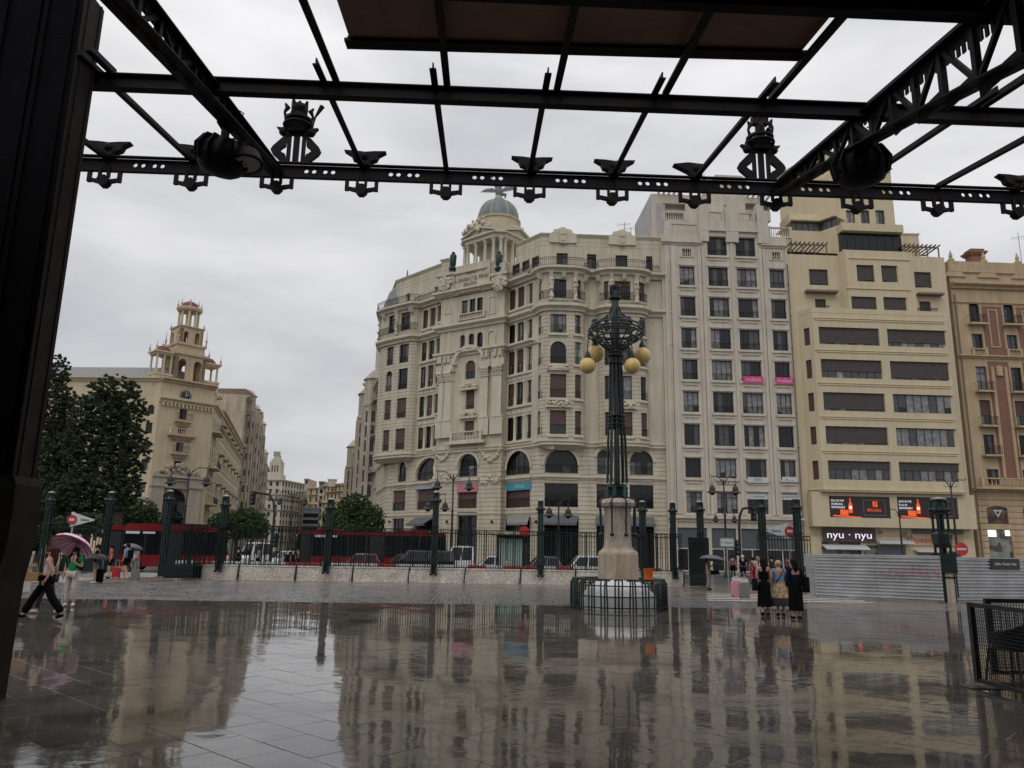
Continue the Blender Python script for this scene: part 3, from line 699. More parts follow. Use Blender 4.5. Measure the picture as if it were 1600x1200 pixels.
def arc_hood(P, uc, r, z, w, d0, d1, name, mat='cream2', ry=None):
    m = MB(); n = 12; ry = ry or r; vs = []; fs = []
    for k in range(n+1):
        a = math.pi*k/n; c, s_ = -math.cos(a), math.sin(a)
        for rr_, dd in ((0, d1), (w, d1), (w, d0), (0, d0)): vs.append(P.pos(uc+c*(r+rr_), dd, z+s_*(ry+rr_)))
    for k in range(n):
        for j in range(4): j2 = (j+1) % 4; fs.append((k*4+j, k*4+j2, (k+1)*4+j2, (k+1)*4+j))
    fs += [(0, 1, 2, 3), (n*4+3, n*4+2, n*4+1, n*4)]; m.add(vs, fs); m.build(name, mat, main, world=True)
uc = upper.u(735, 560); arc_hood(upper, uc, 1.75, UZ(563, 735)-.4, .4, -.05, .5, 'arch_moulding')
for (x0, x1, yr) in low[:7]:
    ua, ub_ = flat.u(x0, yr), flat.u(x1, yr); r = (ub_-ua)/2; arc_hood(flat, (ua+ub_)/2, r+.02, zs['s2'][1]-r, .28, -.05, .14, 'arch_moulding')
    m = MB(); band(m, flat, ua-.25, ub_+.25, zs['s2'][0]-.45, zs['s2'][0]-.18, .3); band(m, flat, ua, ub_, zs['s2'][0]-.7, zs['s2'][0]-.55, .12); m.build('sill', 'cream2', main, world=True)
for y, z in ((603, 0), (647, 0)):
    c = upper.pos(uc, .15, UZ(y, 734)); m = MB(); rr = random.Random(y)
    for k in range(26): dx = rr.uniform(-1.0, 1.0); m.sphere((c.x+dx*TD.x, c.y+dx*TD.y-.1, c.z+rr.uniform(-.35, .3)*(1.2-abs(dx))), rr.uniform(.1, .2), 6, 4)
    band(m, upper, uc-1.15, uc+1.15, c.z-.5, c.z-.28, .4); m.build('carved_cartouche', 'cream2', main, world=True)
zb = UZ(694, 736)+.1; balustrade(main, upper, uc-1.9, uc+1.9, zb+.2, 1.1, .55, 'cream2', 9)
m = MB(); band(m, upper, uc-2.3, uc+2.3, zb-.1, zb+.2, .75); m.build('balcony_floor', 'cream2', main, world=True)
balustrade(main, upper, upper.u(718, 500), upper.u(757, 500), UZ(499, 738), .8, .2, 'cream2', 10)
for xa, xb in ((694, 704), (762, 773)):      # blind niches and framed panels
    ua, ub_ = upper.u(xa, 530), upper.u(xb, 530); m = MB(); z0, z1 = UZ(548, (xa+xb)/2), UZ(516, (xa+xb)/2)
    band(m, upper, ua-.1, ua+.06, z0, z1-.5, .12); band(m, upper, ub_-.06, ub_+.1, z0, z1-.5, .12); m.build('niche_frame', 'cream2', main, world=True)
    arc_hood(upper, (ua+ub_)/2, (ub_-ua)/2-.06, z1-.5, .16, -.02, .12, 'niche_arch')
    ua, ub_ = upper.u(xa+1, 485), upper.u(xb+1, 485); z0, z1 = UZ(490, (xa+xb)/2+2), UZ(463, (xa+xb)/2+2); m = MB()
    band(m, upper, ua, ub_, z1-.1, z1, .08); band(m, upper, ua, ub_, z0, z0+.1, .08); band(m, upper, ua, ua+.1, z0+.1, z1-.1, .08); band(m, upper, ub_-.1, ub_, z0+.1, z1-.1, .08); m.build('panel_frame', 'cream2', main, world=True)
# inscription block rising between two vases
uI0, uI1 = flat.u(716, 440), flat.u(766, 440); zi0, zi1 = FZ(460, 740), FZ(413, 740)
m = MB(); band(m, flat, uI0, uI1, zUT, zi1, .35, -.6); band(m, flat, uI0-.1, uI1-.5, zi1-1.0, zi1-.75, .55); band(m, flat, uI0+.4, uI1-1.2, zi0+.3, zi0+.45, .5); m.build('inscription_block', 'cream', main, world=True)
for xa, xb in ((693, 715), (768, 790)):
    ua, ub_ = flat.u(xa, 440), flat.u(xb, 440); z1 = FZ(429, (xa+xb)/2); m = MB(); band(m, flat, ua, ub_, zUT, z1, .5, -1.2); band(m, flat, ua-.12, ub_+.12, z1-.3, z1, .7, -1.3); m.build('vase_pedestal', 'cream', main, world=True)
    c = flat.pos((ua+ub_)/2, .6, z1-1.4); m = MB(); rr = random.Random(int(xa))
    m.lathe([(.1, 0), (.5, .2), (.5, .9), (.1, 1.1)], 8, (c.x, c.y+.2, c.z-.4))
    for k in range(60):
        a = rr.uniform(0, 6.28); q = rr.uniform(.5, 1.0); m.sphere((c.x+q*math.cos(a)*TD.x, c.y+q*math.cos(a)*TD.y-.1, c.z+q*math.sin(a)*.9+.1), rr.uniform(.12, .22), 6, 4)
    m.build('shield_carving', 'cream2', main, world=True)
    c = flat.pos((ua+ub_)/2, -.2, z1); m = MB()
    m.lathe([(.6, 0), (.65, .12), (.4, .3), (.32, .5), (.48, .65), (.5, .85), (.3, 1.0), (.26, 1.1), (.36, 1.25), (.38, 1.9), (.42, 2.4), (.36, 2.5), (.2, 2.6), (.24, 2.75), (.08, 2.95)], 12, c)
    m.build('bronze_vase', 'verdigris', main, world=True, smooth=True)
an = flat.ang((uI0+uI1)/2)
for body, z, sz in (('LA UNION Y EL FENIX', FZ(436, 740), .66), ('ESPAÑOL', FZ(444.5, 740), .62), ('SEGUROS', FZ(426.5, 740), .4)):
    q = flat.pos((uI0+uI1)/2-.25, .4, z); text(body, sz, 'pale2', main, (q.x-main.location.x, q.y-main.location.y, z), an, .05, sx=.78)
# belvedere temple with dome and winged statue
cT = flat.pos(flat.u(773, 440), 0); bt = atY(777, 400, cT.y+4.4); tc_ = Vector((bt.x, bt.y))
T0 = Matrix.Translation((tc_.x, tc_.y, 0)) @ Matrix.Rotation(-R_(40), 4, 'Z')
def zat(py, dy=0): return CAM_H+ray(778, py).z/ray(778, py).y*(tc_.y+dy)
S = 3.3; SF = 2.25
zc0, zc1, zdr, zdt = zat(412, -3), zat(375, -3), zat(344, -1.5), zat(313)
def ML(): m = MB(); m.T = T0; return m
def octp(s_, f): return [(-f, -s_), (f, -s_), (s_, -f), (s_, f), (f, s_), (-f, s_), (-s_, f), (-s_, -f)]
m = ML(); m.prism(octp(S+.15, SF+.1), zPav-.45, zc0, 'z'); m.prism(octp(S*.55, SF*.55), zc0-.01, zc1, 'z'); m.build('belvedere_core', 'cream', main, world=True)
m = ML(); m.prism(octp(S+.05, SF+.05), zc1, zc1+.5, 'z'); m.prism(octp(S+.35, SF+.3), zc1+.5, zc1+.68, 'z'); m.build('entablature', 'cream2', main, world=True)
for k in range(4):
    m0 = T0 @ Matrix.Rotation(k*math.pi/2, 4, 'Z'); h = zc1-zc0
    for x, y in [(-SF+.2, -S+.3), (-SF*.33, -S+.3), (SF*.33, -S+.3), (SF-.2, -S+.3), (SF+.62, -SF-.42)]:
        m = MB(); m.T = m0
        m.lathe([(.3, 0), (.3, .15), (.22, .25), (.23, h*.3), (.19, h-.4), (.26, h-.25), (.32, h-.15), (.32, h)], 10, (x, y, zc0)); m.build('column', 'cream2', main, world=True, smooth=True)
    m = MB(); m.T = m0; m.prism([(-SF*1.05, zc1+.69), (SF*1.05, zc1+.69), (0, zc1+1.6)], -S-.05, -S+.6)
    for sx_ in (-1, 1): m.prism([(0, zc1+1.63), (0, zc1+1.87), (sx_*SF*1.2, zc1+.88), (sx_*SF*1.2, zc1+.69)][::sx_], -S-.4, -S+.55)
    m.build('pediment', 'cream2', main, world=True)
m = ML(); m.prism(octp(S-.3, SF-.2), zc1+.69, zc1+1.2, 'z'); m.lathe([(2.75, zc1+1.2), (2.65, zdr), (2.8, zdr+.15), (2.8, zdr+.35)], 24); m.build('drum', 'domecream', main, world=True)
rD = 2.6; hD = zdt-(zdr+.3)
m = ML(); m.lathe([(rD*math.cos(a), zdr+.33+hD*math.sin(a)) for a in [R_(x) for x in range(0, 88, 8)]]+[(.3, zdt)], 32); m.build('dome', 'slate', main, world=True, smooth=True)
for k in range(8):
    a = k*math.pi/4+R_(22); m = ML(); m.tube([(rD*1.01*math.cos(e)*math.cos(a), rD*1.01*math.cos(e)*math.sin(a), zdr+.35+hD*1.01*math.sin(e)) for e in [R_(x) for x in range(0, 86, 9)]], .07, 5); m.build('dome_rib', 'domecream', main, world=True)
m = ML(); m.lathe([(.75, zdt-.5), (.7, zdt-.1), (.5, zdt+.1), (.55, zdt+.2), (.42, zdt+.35), (.42, zdt+.55)], 12); m.build('dome_pedestal', 'domecream', main, world=True)
for a, b in ((-1, -1), (0, -1)): # sculpture group over the front pediment
    pass
m = ML(); rr = random.Random(5)
for k in range(48):
    x = rr.uniform(-2.3, 1.5); m.sphere((x, -S+rr.uniform(-.4, .1), zc1+1.35+rr.uniform(0, 1.7)*(1-abs(x+.3)/2.4)), rr.uniform(.15, .33), 7, 5)
for x in (-1.1, -.3, .6): m.tube([(x, -S-.1, zc1+1.7), (x+.1, -S-.15, zc1+2.5)], .2, 7, rs=[.3, .17]); m.sphere((x+.12, -S-.15, zc1+2.75), .17, 7, 5)
m.build('sculpture_group', 'cream2', main, world=True, smooth=True)
m = ML(); rr = random.Random(6)
for k in range(12): m.sphere((S+rr.uniform(-.2, .1), rr.uniform(-1.5, 1.0), zc1+1.6+rr.uniform(0, .5)), rr.uniform(.14, .24), 7, 5)
m.build('sculpture_group', 'cream2', main, world=True, smooth=True)
# statue: a winged bird carrying a seated figure
m = MB(); z0 = zdt+.45; m.T = Matrix.Translation((tc_.x, tc_.y, 0)) @ Matrix.Rotation(R_(-12), 4, 'Z')
m.tube([(.0, 0, z0), (.1, 0, z0+.5), (-.05, 0, z0+1.1), (.25, -.1, z0+1.6)], .3, 8, rs=[.4, .5, .42, .2]); m.sphere((.3, -.1, z0+1.8), .2, 8, 6)
for sgn in (-1, 1):
    n = 7
    for k in range(n):
        a0_, a1_ = R_(8+9*k), R_(14+9*k); ln = 1.9-.13*k
        m.add([(sgn*.15, .05, z0+.9), (sgn*.9, .1, z0+1.35-.05*k), (sgn*(.55+ln*math.cos(a0_)), .15, z0+.75+ln*.55*math.sin(a0_)*1.2), (sgn*.5, .05, z0+.7),
               (sgn*.15, .17, z0+.9), (sgn*.9, .22, z0+1.35-.05*k), (sgn*(.55+ln*math.cos(a0_)), .2, z0+.75+ln*.55*math.sin(a0_)*1.2), (sgn*.5, .17, z0+.7)],
              [(0, 1, 2, 3), (7, 6, 5, 4), (0, 4, 5, 1), (1, 5, 6, 2), (2, 6, 7, 3), (3, 7, 4, 0)])
m.tube([(-.1, -.1, z0+1.0), (-.35, -.2, z0+1.5), (-.3, -.2, z0+2.0)], .18, 7, rs=[.25, .22, .14]); m.sphere((-.3, -.2, z0+2.2), .15, 7, 6); m.tube([(-.35, -.2, z0+1.8), (-.8, -.3, z0+2.3), (-.75, -.3, z0+2.75)], .07, 5); m.tube([(.2, 0, z0+.4), (.9, 0, z0+.2), (.8, .1, z0-.2)], .12, 6, rs=[.25, .2, .08])
m.build('winged_statue', 'bronze', main, world=True, smooth=True)
# turret roof behind the corner bay
q = PC+TS*1.6-nC*1.6; zt0 = FZ(470, 640)
m = MB(); m.lathe([(2.9, zt0-2.0), (2.9, zTop-2.6), (2.7, zTop-2.2), (2.3, zTop-1.0), (1.5, zTop+.1), (.6, zTop+.6), (.35, zTop+1.1), (.12, zTop+1.3), (.1, zTop+2.2), (.02, zTop+2.6)], 16, (q.x, q.y, 0)); m.build('turret_roof', 'slate_green', main, world=True, smooth=True)
# street-level fittings: awnings, banners, wall lamps, letters
for (xa, xb, y0, y1, mat, body) in ((650.5, 680, 751, 764, 'signpurple', 'muebles'), (715.5, 746, 757, 769, 'signpink', 'Santander'), (791.5, 829, 754, 766, 'signblue', 'Idiomas')):
    ua, ub_ = flat.u(xa, 760), flat.u(xb, 760); xm = (xa+xb)/2; m = MB(); z0, z1 = FZ(y1, xm), FZ(y0, xm); band(m, flat, ua-.05, ub_+.05, z0, z1, .1, .02)
    m.build('shop_banner', mat, main, world=True); q = flat.pos((ua+ub_)/2+.2, .115, 0)
    if mat == 'signblue':
        text('Dr. Peñafiel' if 0 else 'Clínica', .55, 'signwhite', main, (q.x-main.location.x, q.y-main.location.y, (z0+z1)/2), flat.ang((ua+ub_)/2), .005)
    elif mat == 'signpink': text('Clínica', .5, 'signwhite', main, (q.x-main.location.x, q.y-main.location.y, (z0+z1)/2), flat.ang((ua+ub_)/2), .005)
    else: text('Abogados', .5, 'grey', main, (q.x-main.location.x, q.y-main.location.y, (z0+z1)/2), flat.ang((ua+ub_)/2), .005)
for (xa, xb) in ((649, 679), (791, 828), (849, 904), (984, 1022), (932, 957)):
    ua, ub_ = flat.u(xa, 812), flat.u(xb, 812); z = zs['s0'][1]; m = MB(); sweep(m, flat, ua, ub_, [(0, z+.05), (0, z), (.9, z-.75), (.9, z-.95), (.93, z-.95), (.93, z-.7)]); m.build('awning', 'greyshutter' if xa != 791 else 'grey', main, world=True)
for xp in (700, 768, 838, 610): 
    q = flat.pos(flat.u(xp, 815), .15, FZ(815, xp)); m = MB(); m.sphere(q, .16, 8, 6); m.box(q.x-.03, q.x+.03, q.y, q.y+.2, q.z-.03, q.z+.03); m.build('wall_lamp', 'iron', main, world=True)
for xa, xb, sd_ in ((678, 704, 1), (749, 782, 2)):   # hanging garlands on the lower piers
    m = MB(); rr = random.Random(sd_)
    for (yy, n) in ((712, 55), (755, 40)):
        ua, ub_ = flat.u(xa, 740), flat.u(xb, 740); zz = FZ(yy, (xa+xb)/2)
        for k in range(n):
            t = rr.random(); u = ua+(ub_-ua)*t; sag = 1.3*(1-(2*t-1)**2) if yy == 712 else .8*abs(math.sin(t*6.28)); q = flat.pos(u, .08, zz+.9-sag+rr.gauss(0, .12)); m.sphere(q, rr.uniform(.1, .22), 6, 4)
    m.build('garland_carving', 'cream2', main, world=True)
# chimney pots, aerials and pipes on the roof
def aerial(parent_label, x, y, Y, h, name='roof_aerial'):
    p = atY(x, y, Y); t = thing(name, parent_label, 'aerial', (p.x, p.y, p.z)); m = MB(); m.tube([(0, 0, 0), (0, 0, h)], .035, 5); m.build('mast', 'grey', t)
    m = MB(); m.tube([(-.9, 0, h*.8), (.7, 0, h*.9)], .02, 4)
    for k in range(6): x_ = -.8+.28*k; m.tube([(x_, -.1, h*.8-.25+.02*k), (x_, .1, h*.8+.3+.02*k)], .014, 4)
    m.build('antenna', 'grey', t); return t
aerial('thin television aerial on the roof at the right end of the cream corner block', 976, 371, 84, 1.9)
aerial('shorter bent aerial beside the pale clad side wall on the cream roof', 986, 371, 84.5, 1.3)
# ================================================================= pale narrow office building
Pw = Path([isect(1041, 700, PR0+nR*.35, TR), isect(1247.5, 700, PR0+nR*.35, TR)])
wb = thing('office_building', 'narrow pale stone office block with four window columns and battlemented top', 'building', (Pw.p[0].x, Pw.p[0].y, 0))
WZ = lambda y, x=1126: Pw.hit(x, y)[1]
rows = [(399, 370.5), (447, 418), (495, 465.5), (545, 514), (594, 563), (644.7, 612.7), (696.7, 664), (747, 716.7), (802, 768.7)]
wz = [(WZ(a), WZ(b)) for a, b in rows]
colsx = [(1064.8, 1088.8), (1110.7, 1142), (1156, 1187.5), (1208, 1231.5)]
wu = [(Pw.u(a, 530), Pw.u(b, 530)) for a, b in colsx]
st_w = [['', 'glass', 'glass', ''], ['curtain', 'glass', 'curtain', 'mixed'], ['glass', 'mixed', 'mixed', 'glass'], ['mixed', 'mixed', 'glass', 'glass'], ['mixed', 'mixed', 'mixed', 'glass'],
        ['curtain', 'glass', 'curtain', 'curtain'], ['glass', 'glass', 'mixed', 'glass'], ['glass', 'curtain', 'glass', 'mixed'], ['curtain', 'curtain', 'glass', 'glass']]
H = []; 
for r, (za, zb) in enumerate(wz):
    for c in range(4):
        if st_w[r][c]: H.append((wu[c][0], wu[c][1], za, zb, False))
zG = WZ(816); zPar = WZ(346); zBal = WZ(366, 1070)
zr0 = wz[1][0]
for c in (0, 3): H.append((wu[c][0]+.1, wu[c][1]-.1, WZ(404), WZ(391), False))   # loggia openings at the top corners
for a, b in ((1046, 1105), (1112, 1150), (1158, 1192), (1198, 1246)): H.append((Pw.u(a, 830), Pw.u(b, 830), .1, zG-.6, False))
m = MB(); uc0 = (wu[0][1]+wu[1][0])/2+.1; uc1 = (wu[2][1]+wu[3][0])/2-.1
wall(m, Pw, 0, uc0, 0, zBal, H, depth=.35); wall(m, Pw, uc0, uc1, 0, zPar, H, depth=.35); wall(m, Pw, uc1, Pw.L, 0, zBal, H, depth=.35)
shell(m, Pw, 0, Pw.L, 0, zBal, (TR.y*-14, TR.x*14)); m.build('wall', 'whitestone', wb, world=True)
for r, (za, zb) in enumerate(wz):
    for c in range(4):
        if not st_w[r][c]: continue
        ua, ub_ = wu[c]; window(wb, Pw, ua, ub_, za, zb, st_w[r][c], cols=4 if c in (1, 2) else 3, trans=1 if r == 8 else 0, rail=.75 if r < 6 else 0, setd=.25, var=r)
        m = MB(); band(m, Pw, ua-.15, ub_+.15, za-.3, za-.08, .16); band(m, Pw, ua+.1, ub_-.1, za-.62, za-.5, .1); m.build('sill', 'whitestone', wb, world=True)
        m = MB(); band(m, Pw, ua-.12, ub_+.12, zb+.1, zb+.2, .1); m.build('lintel', 'whitestone', wb, world=True)
gaps = [(.25, wu[0][0]-.35, zBal), (wu[0][1]+.35, wu[1][0]-.3, zBal), (wu[1][1]+.3, wu[2][0]-.3, zPar), (wu[2][1]+.3, wu[3][0]-.35, zBal), (wu[3][1]+.35, Pw.L-.15, zBal)]
for i, (ga, gb, zt) in enumerate(gaps):   # fluted piers
    m = MB(); n = 2 if gb-ga > .7 else 1
    for k in range(n): w_ = (gb-ga)/n; band(m, Pw, ga+k*w_+.05, ga+(k+1)*w_-.05, zG+.8, zt-1.4, .13)
    m.build('pier', 'whitestone', wb, world=True)
m = MB(); cornice(m, Pw, 0, Pw.L, zG, .55, .5); m.build('shop_cornice', 'whitestone', wb, world=True)
m = MB(); cornice(m, Pw, 0, uc0, zBal-1.3, .4, .3); cornice(m, Pw, uc1, Pw.L, zBal-1.3, .4, .3); m.build('cornice', 'whitestone', wb, world=True)
m = MB(); band(m, Pw, uc0, uc1, WZ(362), WZ(362)+.18, .25); m.build('string_course', 'whitestone', wb, world=True)
for xa, xb in ((1046, 1092), (1200, 1236)): balustrade(wb, Pw, Pw.u(xa, 350), Pw.u(xb, 350), zBal, 1.3, -.15, 'whitestone')
for xa, xb in ((1106, 1132), (1154, 1180)): balustrade(wb, Pw, Pw.u(xa, 350), Pw.u(xb, 350), zPar, 1.2, -.15, 'whitestone')
for xa, xb, hh in ((1092, 1101, 2.0), (1097, 1106, 2.6), (1133, 1152, 1.7), (1138, 1147, 2.3), (1182, 1193, 2.2), (1190, 1199, 1.4)):
    m = MB(); band(m, Pw, Pw.u(xa, 350), Pw.u(xb, 350), zPar-2.5, zPar+hh, .22+.003*hh, -.7); m.build('merlon', 'whitestone', wb, world=True)
for c in (0, 3):
    balustrade(wb, Pw, wu[c][0]+.1, wu[c][1]-.1, WZ(404), 1.1, -.05, 'whitestone'); m = MB(); ua, ub_ = wu[c]
    band(m, Pw, ua, ub_, WZ(404)-.5, WZ(391)+.1, -.34, -.4); m.build('loggia_back', 'greyshutter', wb, world=True)
# recessed penthouse
Pp = Path([isect(1026, 700, PR0-nR*3.2, TR), isect(1213, 700, PR0-nR*3.2, TR)]); PZ = lambda y, x: Pp.hit(x, y)[1]
m = MB(); zq = PZ(305, 1080); HH = [(Pp.u(1091, 330), Pp.u(1106, 330), PZ(338, 1098), PZ(320, 1098)), (Pp.u(1132, 330), Pp.u(1147, 330), PZ(338, 1140), PZ(320, 1140)),
     (Pp.u(1036, 330), Pp.u(1071, 330), PZ(344, 1054), PZ(318, 1054)), (Pp.u(1165, 330), Pp.u(1203, 330), PZ(345, 1184), PZ(318, 1184))]
wall(m, Pp, 0, Pp.L, zBal-1, zq, HH, depth=.8); m.build('penthouse_wall', 'whitestone', wb, world=True)
m = MB(); shell(m, Pp, 0, Pp.L, zBal-1, zq, (TR.y*-9, TR.x*9)); m.build('penthouse_flank', 'greyclad', wb, world=True)
for i, h_ in enumerate(HH):
    if i < 2: window(wb, Pp, h_[0], h_[1], h_[2], h_[3], 'glass' if i == 0 else 'mixed', cols=2, setd=.3)
    else:
        m = MB(); band(m, Pp, h_[0], h_[1], h_[2], h_[3], -.75, -.79); m.build('loggia_back', 'greyclad', wb, world=True)
        m = MB(); band(m, Pp, h_[0], h_[1], (h_[2]+h_[3])/2+.1, (h_[2]+h_[3])/2+.3, -.2, -.7); m.build('loggia_beam', 'whitestone', wb, world=True)
        balustrade(wb, Pp, h_[0], h_[1], h_[2], 1.0, -.1, 'whitestone')
m = MB(); band(m, Pp, Pp.u(1118, 290), Pp.u(1170, 290), zq-.2, PZ(276, 1140), -.5, -5); band(m, Pp, Pp.u(1122, 290), Pp.u(1166, 290), PZ(276, 1140), PZ(268, 1140), -.9, -4.6); m.build('roof_tower', 'whitestone', wb, world=True)
c = Pp.pos(Pp.u(1113, 290), -3); m = MB(); zt = PZ(256, 1113); m.lathe([(.8, zq-.3), (.7, zt-4), (.55, zt-3.9), (.03, zt+.3)], 6, c); m.build('roof_spire', 'tan', wb, world=True)
for k in range(5):
    for x0 in (1029, 1168): q = Pp.pos(Pp.u(x0+8*k, 300), 0, 0); m = MB(); m.box(q.x-.08, q.x+.08, q.y-.9, q.y+2, zq+.003, zq+.3); m.build('pergola_beam', 'whitestone', wb, world=True)
# clad flank wall rising to the left of it
zf = PZ(312, 1018); a = isect(993, 370, PR0-nR*10, TR); b = isect(1028, 370, PR0-nR*3, TR)
m = MB(); m.prism([(a.x, a.y), (b.x, b.y), (b.x+1.0, b.y+.3), (b.x+1, a.y+.3)], zTop-2, PZ(318, 1022), 'z'); m.build('flank_wall', 'greyclad', wb, world=True)
# office banners
def sign(par, P, xa, xb, ya, yb, mat, body=None, tm='signwhite', sz=.5, d=.12, sxx=1.0, name='banner', dx=0):
    ym = (ya+yb)/2; xm = (xa+xb)/2; ua, ub_ = P.u(xa, ym), P.u(xb, ym); z0, z1 = P.hit(xm, yb)[1], P.hit(xm, ya)[1]
    m = MB(); band(m, P, ua, ub_, z0, z1, d, d-.06); o = m.build(name, mat, par, world=True)
    if body:
        q = P.pos((ua+ub_)/2+dx, d+.015); text(body, sz, tm, par, (q.x-par.location.x, q.y-par.location.y, (z0+z1)/2), P.ang((ua+ub_)/2), .006, sx=sxx)
    return o
sign(wb, Pw, 1160, 1191.5, 588.5, 599, 'pinkban', 'mobalí', 'signwhite', .62, .2); sign(wb, Pw, 1211.5, 1238.5, 590, 601, 'pinkban', 'mobalí', 'signwhite', .62, .2)
sign(wb, Pw, 1167.5, 1199.5, 746, 754.5, 'signwhite', 'IVI', 'blueprint', .5, .2, 1.5); sign(wb, Pw, 1221, 1245, 745.5, 753.5, 'signwhite', 'hg  ___', 'grey', .3, .2)
sign(wb, Pw, 1167.5, 1200, 771, 780, 'signwhite', '( ) asesores', 'grey', .34, -.1); sign(wb, Pw, 1222.5, 1246, 772.5, 781, 'signwhite', 'hg NOTARIA', 'grey', .3, -.1)
# shop shutters
for xa, xb in ((1046, 1105), (1112, 1150), (1158, 1192), (1198, 1246)):
    ua, ub_ = Pw.u(xa, 830), Pw.u(xb, 830); m = MB(); n = 12; zt = zG-.6
    for k in range(n): z0 = zt-(k+1)*.17; band(m, Pw, ua, ub_, z0, z0+.14, -.2, -.25)
    m.build('shop_shutter', 'greyshutter', wb, world=True); m = MB(); band(m, Pw, ua, ub_, .1, zt-n*.17, -.25, -.3); m.build('shop_glass', 'glass', wb, world=True)
    m = MB(); band(m, Pw, ua, ub_, zt-n*.17-.1, zt-n*.17, -.12, -.2); band(m, Pw, (ua+ub_)/2-.05, (ua+ub_)/2+.05, .1, zt-n*.17-.1, -.15, -.24); m.build('shop_frame', 'galv', wb, world=True)
# drainpipe between the two buildings
for P_, x_, lab in ((Pw, 1246.5, 'thin dark drainpipe down the joint between the pale and the yellow buildings'), (Pw, 1053, 'thin pale drainpipe down the left pier of the pale office block')):
    q = P_.pos(P_.u(x_, 700), .2); m = MB(); m.tube([(0, 0, .3), (0, 0, WZ(410))], .07, 6)
    for k in range(9): m.box(-.1, .1, -.1, .1, 2+3.6*k, 2.1+3.6*k)
    o = m.build('drainpipe', 'browntile' if x_ > 1100 else 'whitestone'); o.location = (q.x, q.y, 0); tag(o, lab, 'drainpipe')
# ================================================================= yellow rationalist building
PY0 = PR0+nR*.2
Py = Path([isect(1248, 700, PY0, TR), isect(1523, 850, PY0, TR)])
yb = thing('apartment_building', 'yellow stepped apartment block with dark ribbon windows and two drinks screens', 'building', (Py.p[0].x, Py.p[0].y, 0))
Pb = Path([isect(1256, 640, PY0, TR), isect(1256, 640, PY0, TR)+TR*.9+nR*1.5, isect(1511, 765, PY0+nR*1.5, TR)-TR*.3, isect(1511, 765, PY0+nR*1.5, TR)-TR*.29-nR*1.5])   # projecting bay
Pb = Path([Pb.p[0], Pb.p[1], Pb.p[2], Pb.p[3]])
BZ = lambda y, x=1330: Pb.hit(x, y)[1]
YZ = lambda y, x: Py.hit(x, y)[1]
zb0 = BZ(765); zb1 = BZ(490); zsc0 = BZ(823)
brow = [(539, 512), (591, 562), (642.4, 613.6), (694.6, 666.4), (749.5, 720)]
colB = [(1287, 1383.5), (1396, 1491.5)]
bu = [(Pb.u(a, 630), Pb.u(b, 630)) for a, b in colB]
BH = []; BW = []
stb = [('blind', 'blind'), ('blind', 'blind'), ('blind', 'curtain'), ('blind', 'curtain'), ('blind', 'blind')]
for r, (a, b) in enumerate(brow):
    for c in range(2): BH.append((bu[c][0], bu[c][1], BZ(a), BZ(b), False)); BW.append((bu[c][0], bu[c][1], BZ(a), BZ(b), stb[r][c], dict(cols=8, var=[2, 0, 1, 3, 2, 0, 2, 0, 3, 3][r*2+c] if (r, c) != (1, 1) else 2)))
    us = .35; BH.append((us+.25, us+.95, BZ(a)-.0, BZ(b), False)); BW.append((us+.25, us+.95, BZ(a), BZ(b), 'shutter', dict(cols=1)))
m = MB(); wall(m, Pb, 0, Pb.L, zb0, zb1, BH, depth=.3)
bot = [Pb.pos(0, 0, zb0), Pb.pos(Pb.c[1], 0, zb0), Pb.pos(Pb.c[2], 0, zb0), Pb.pos(Pb.L, 0, zb0)]; m.add(bot, [(3, 2, 1, 0)]); m.add([v+Vector((0, 0, zb1-zb0)) for v in bot], [(0, 1, 2, 3)])
m.build('bay_wall', 'yellow', yb, world=True)
for w_ in BW: window(yb, Pb, *w_[:5], setd=.22, **w_[5])
for r, (a, b) in enumerate(brow):
    m = MB(); z = BZ(b)+.75; band(m, Pb, Pb.c[1]+.3, Pb.c[2]-.5, z, z+.12, .08); band(m, Pb, Pb.c[1]+.15, Pb.c[2]-.35, z+.2, z+.27, .12); m.build('string_course', 'yellow_trim', yb, world=True)
m = MB(); cornice(m, Pb, 0, Pb.L, zb0-.25, .3, .15); m.build('bay_cornice', 'yellow_trim', yb, world=True)
m = MB(); band(m, Pb, 0, Pb.L, zb1, zb1+.55, .02, -.25); m.build('bay_parapet', 'yellow', yb, world=True)
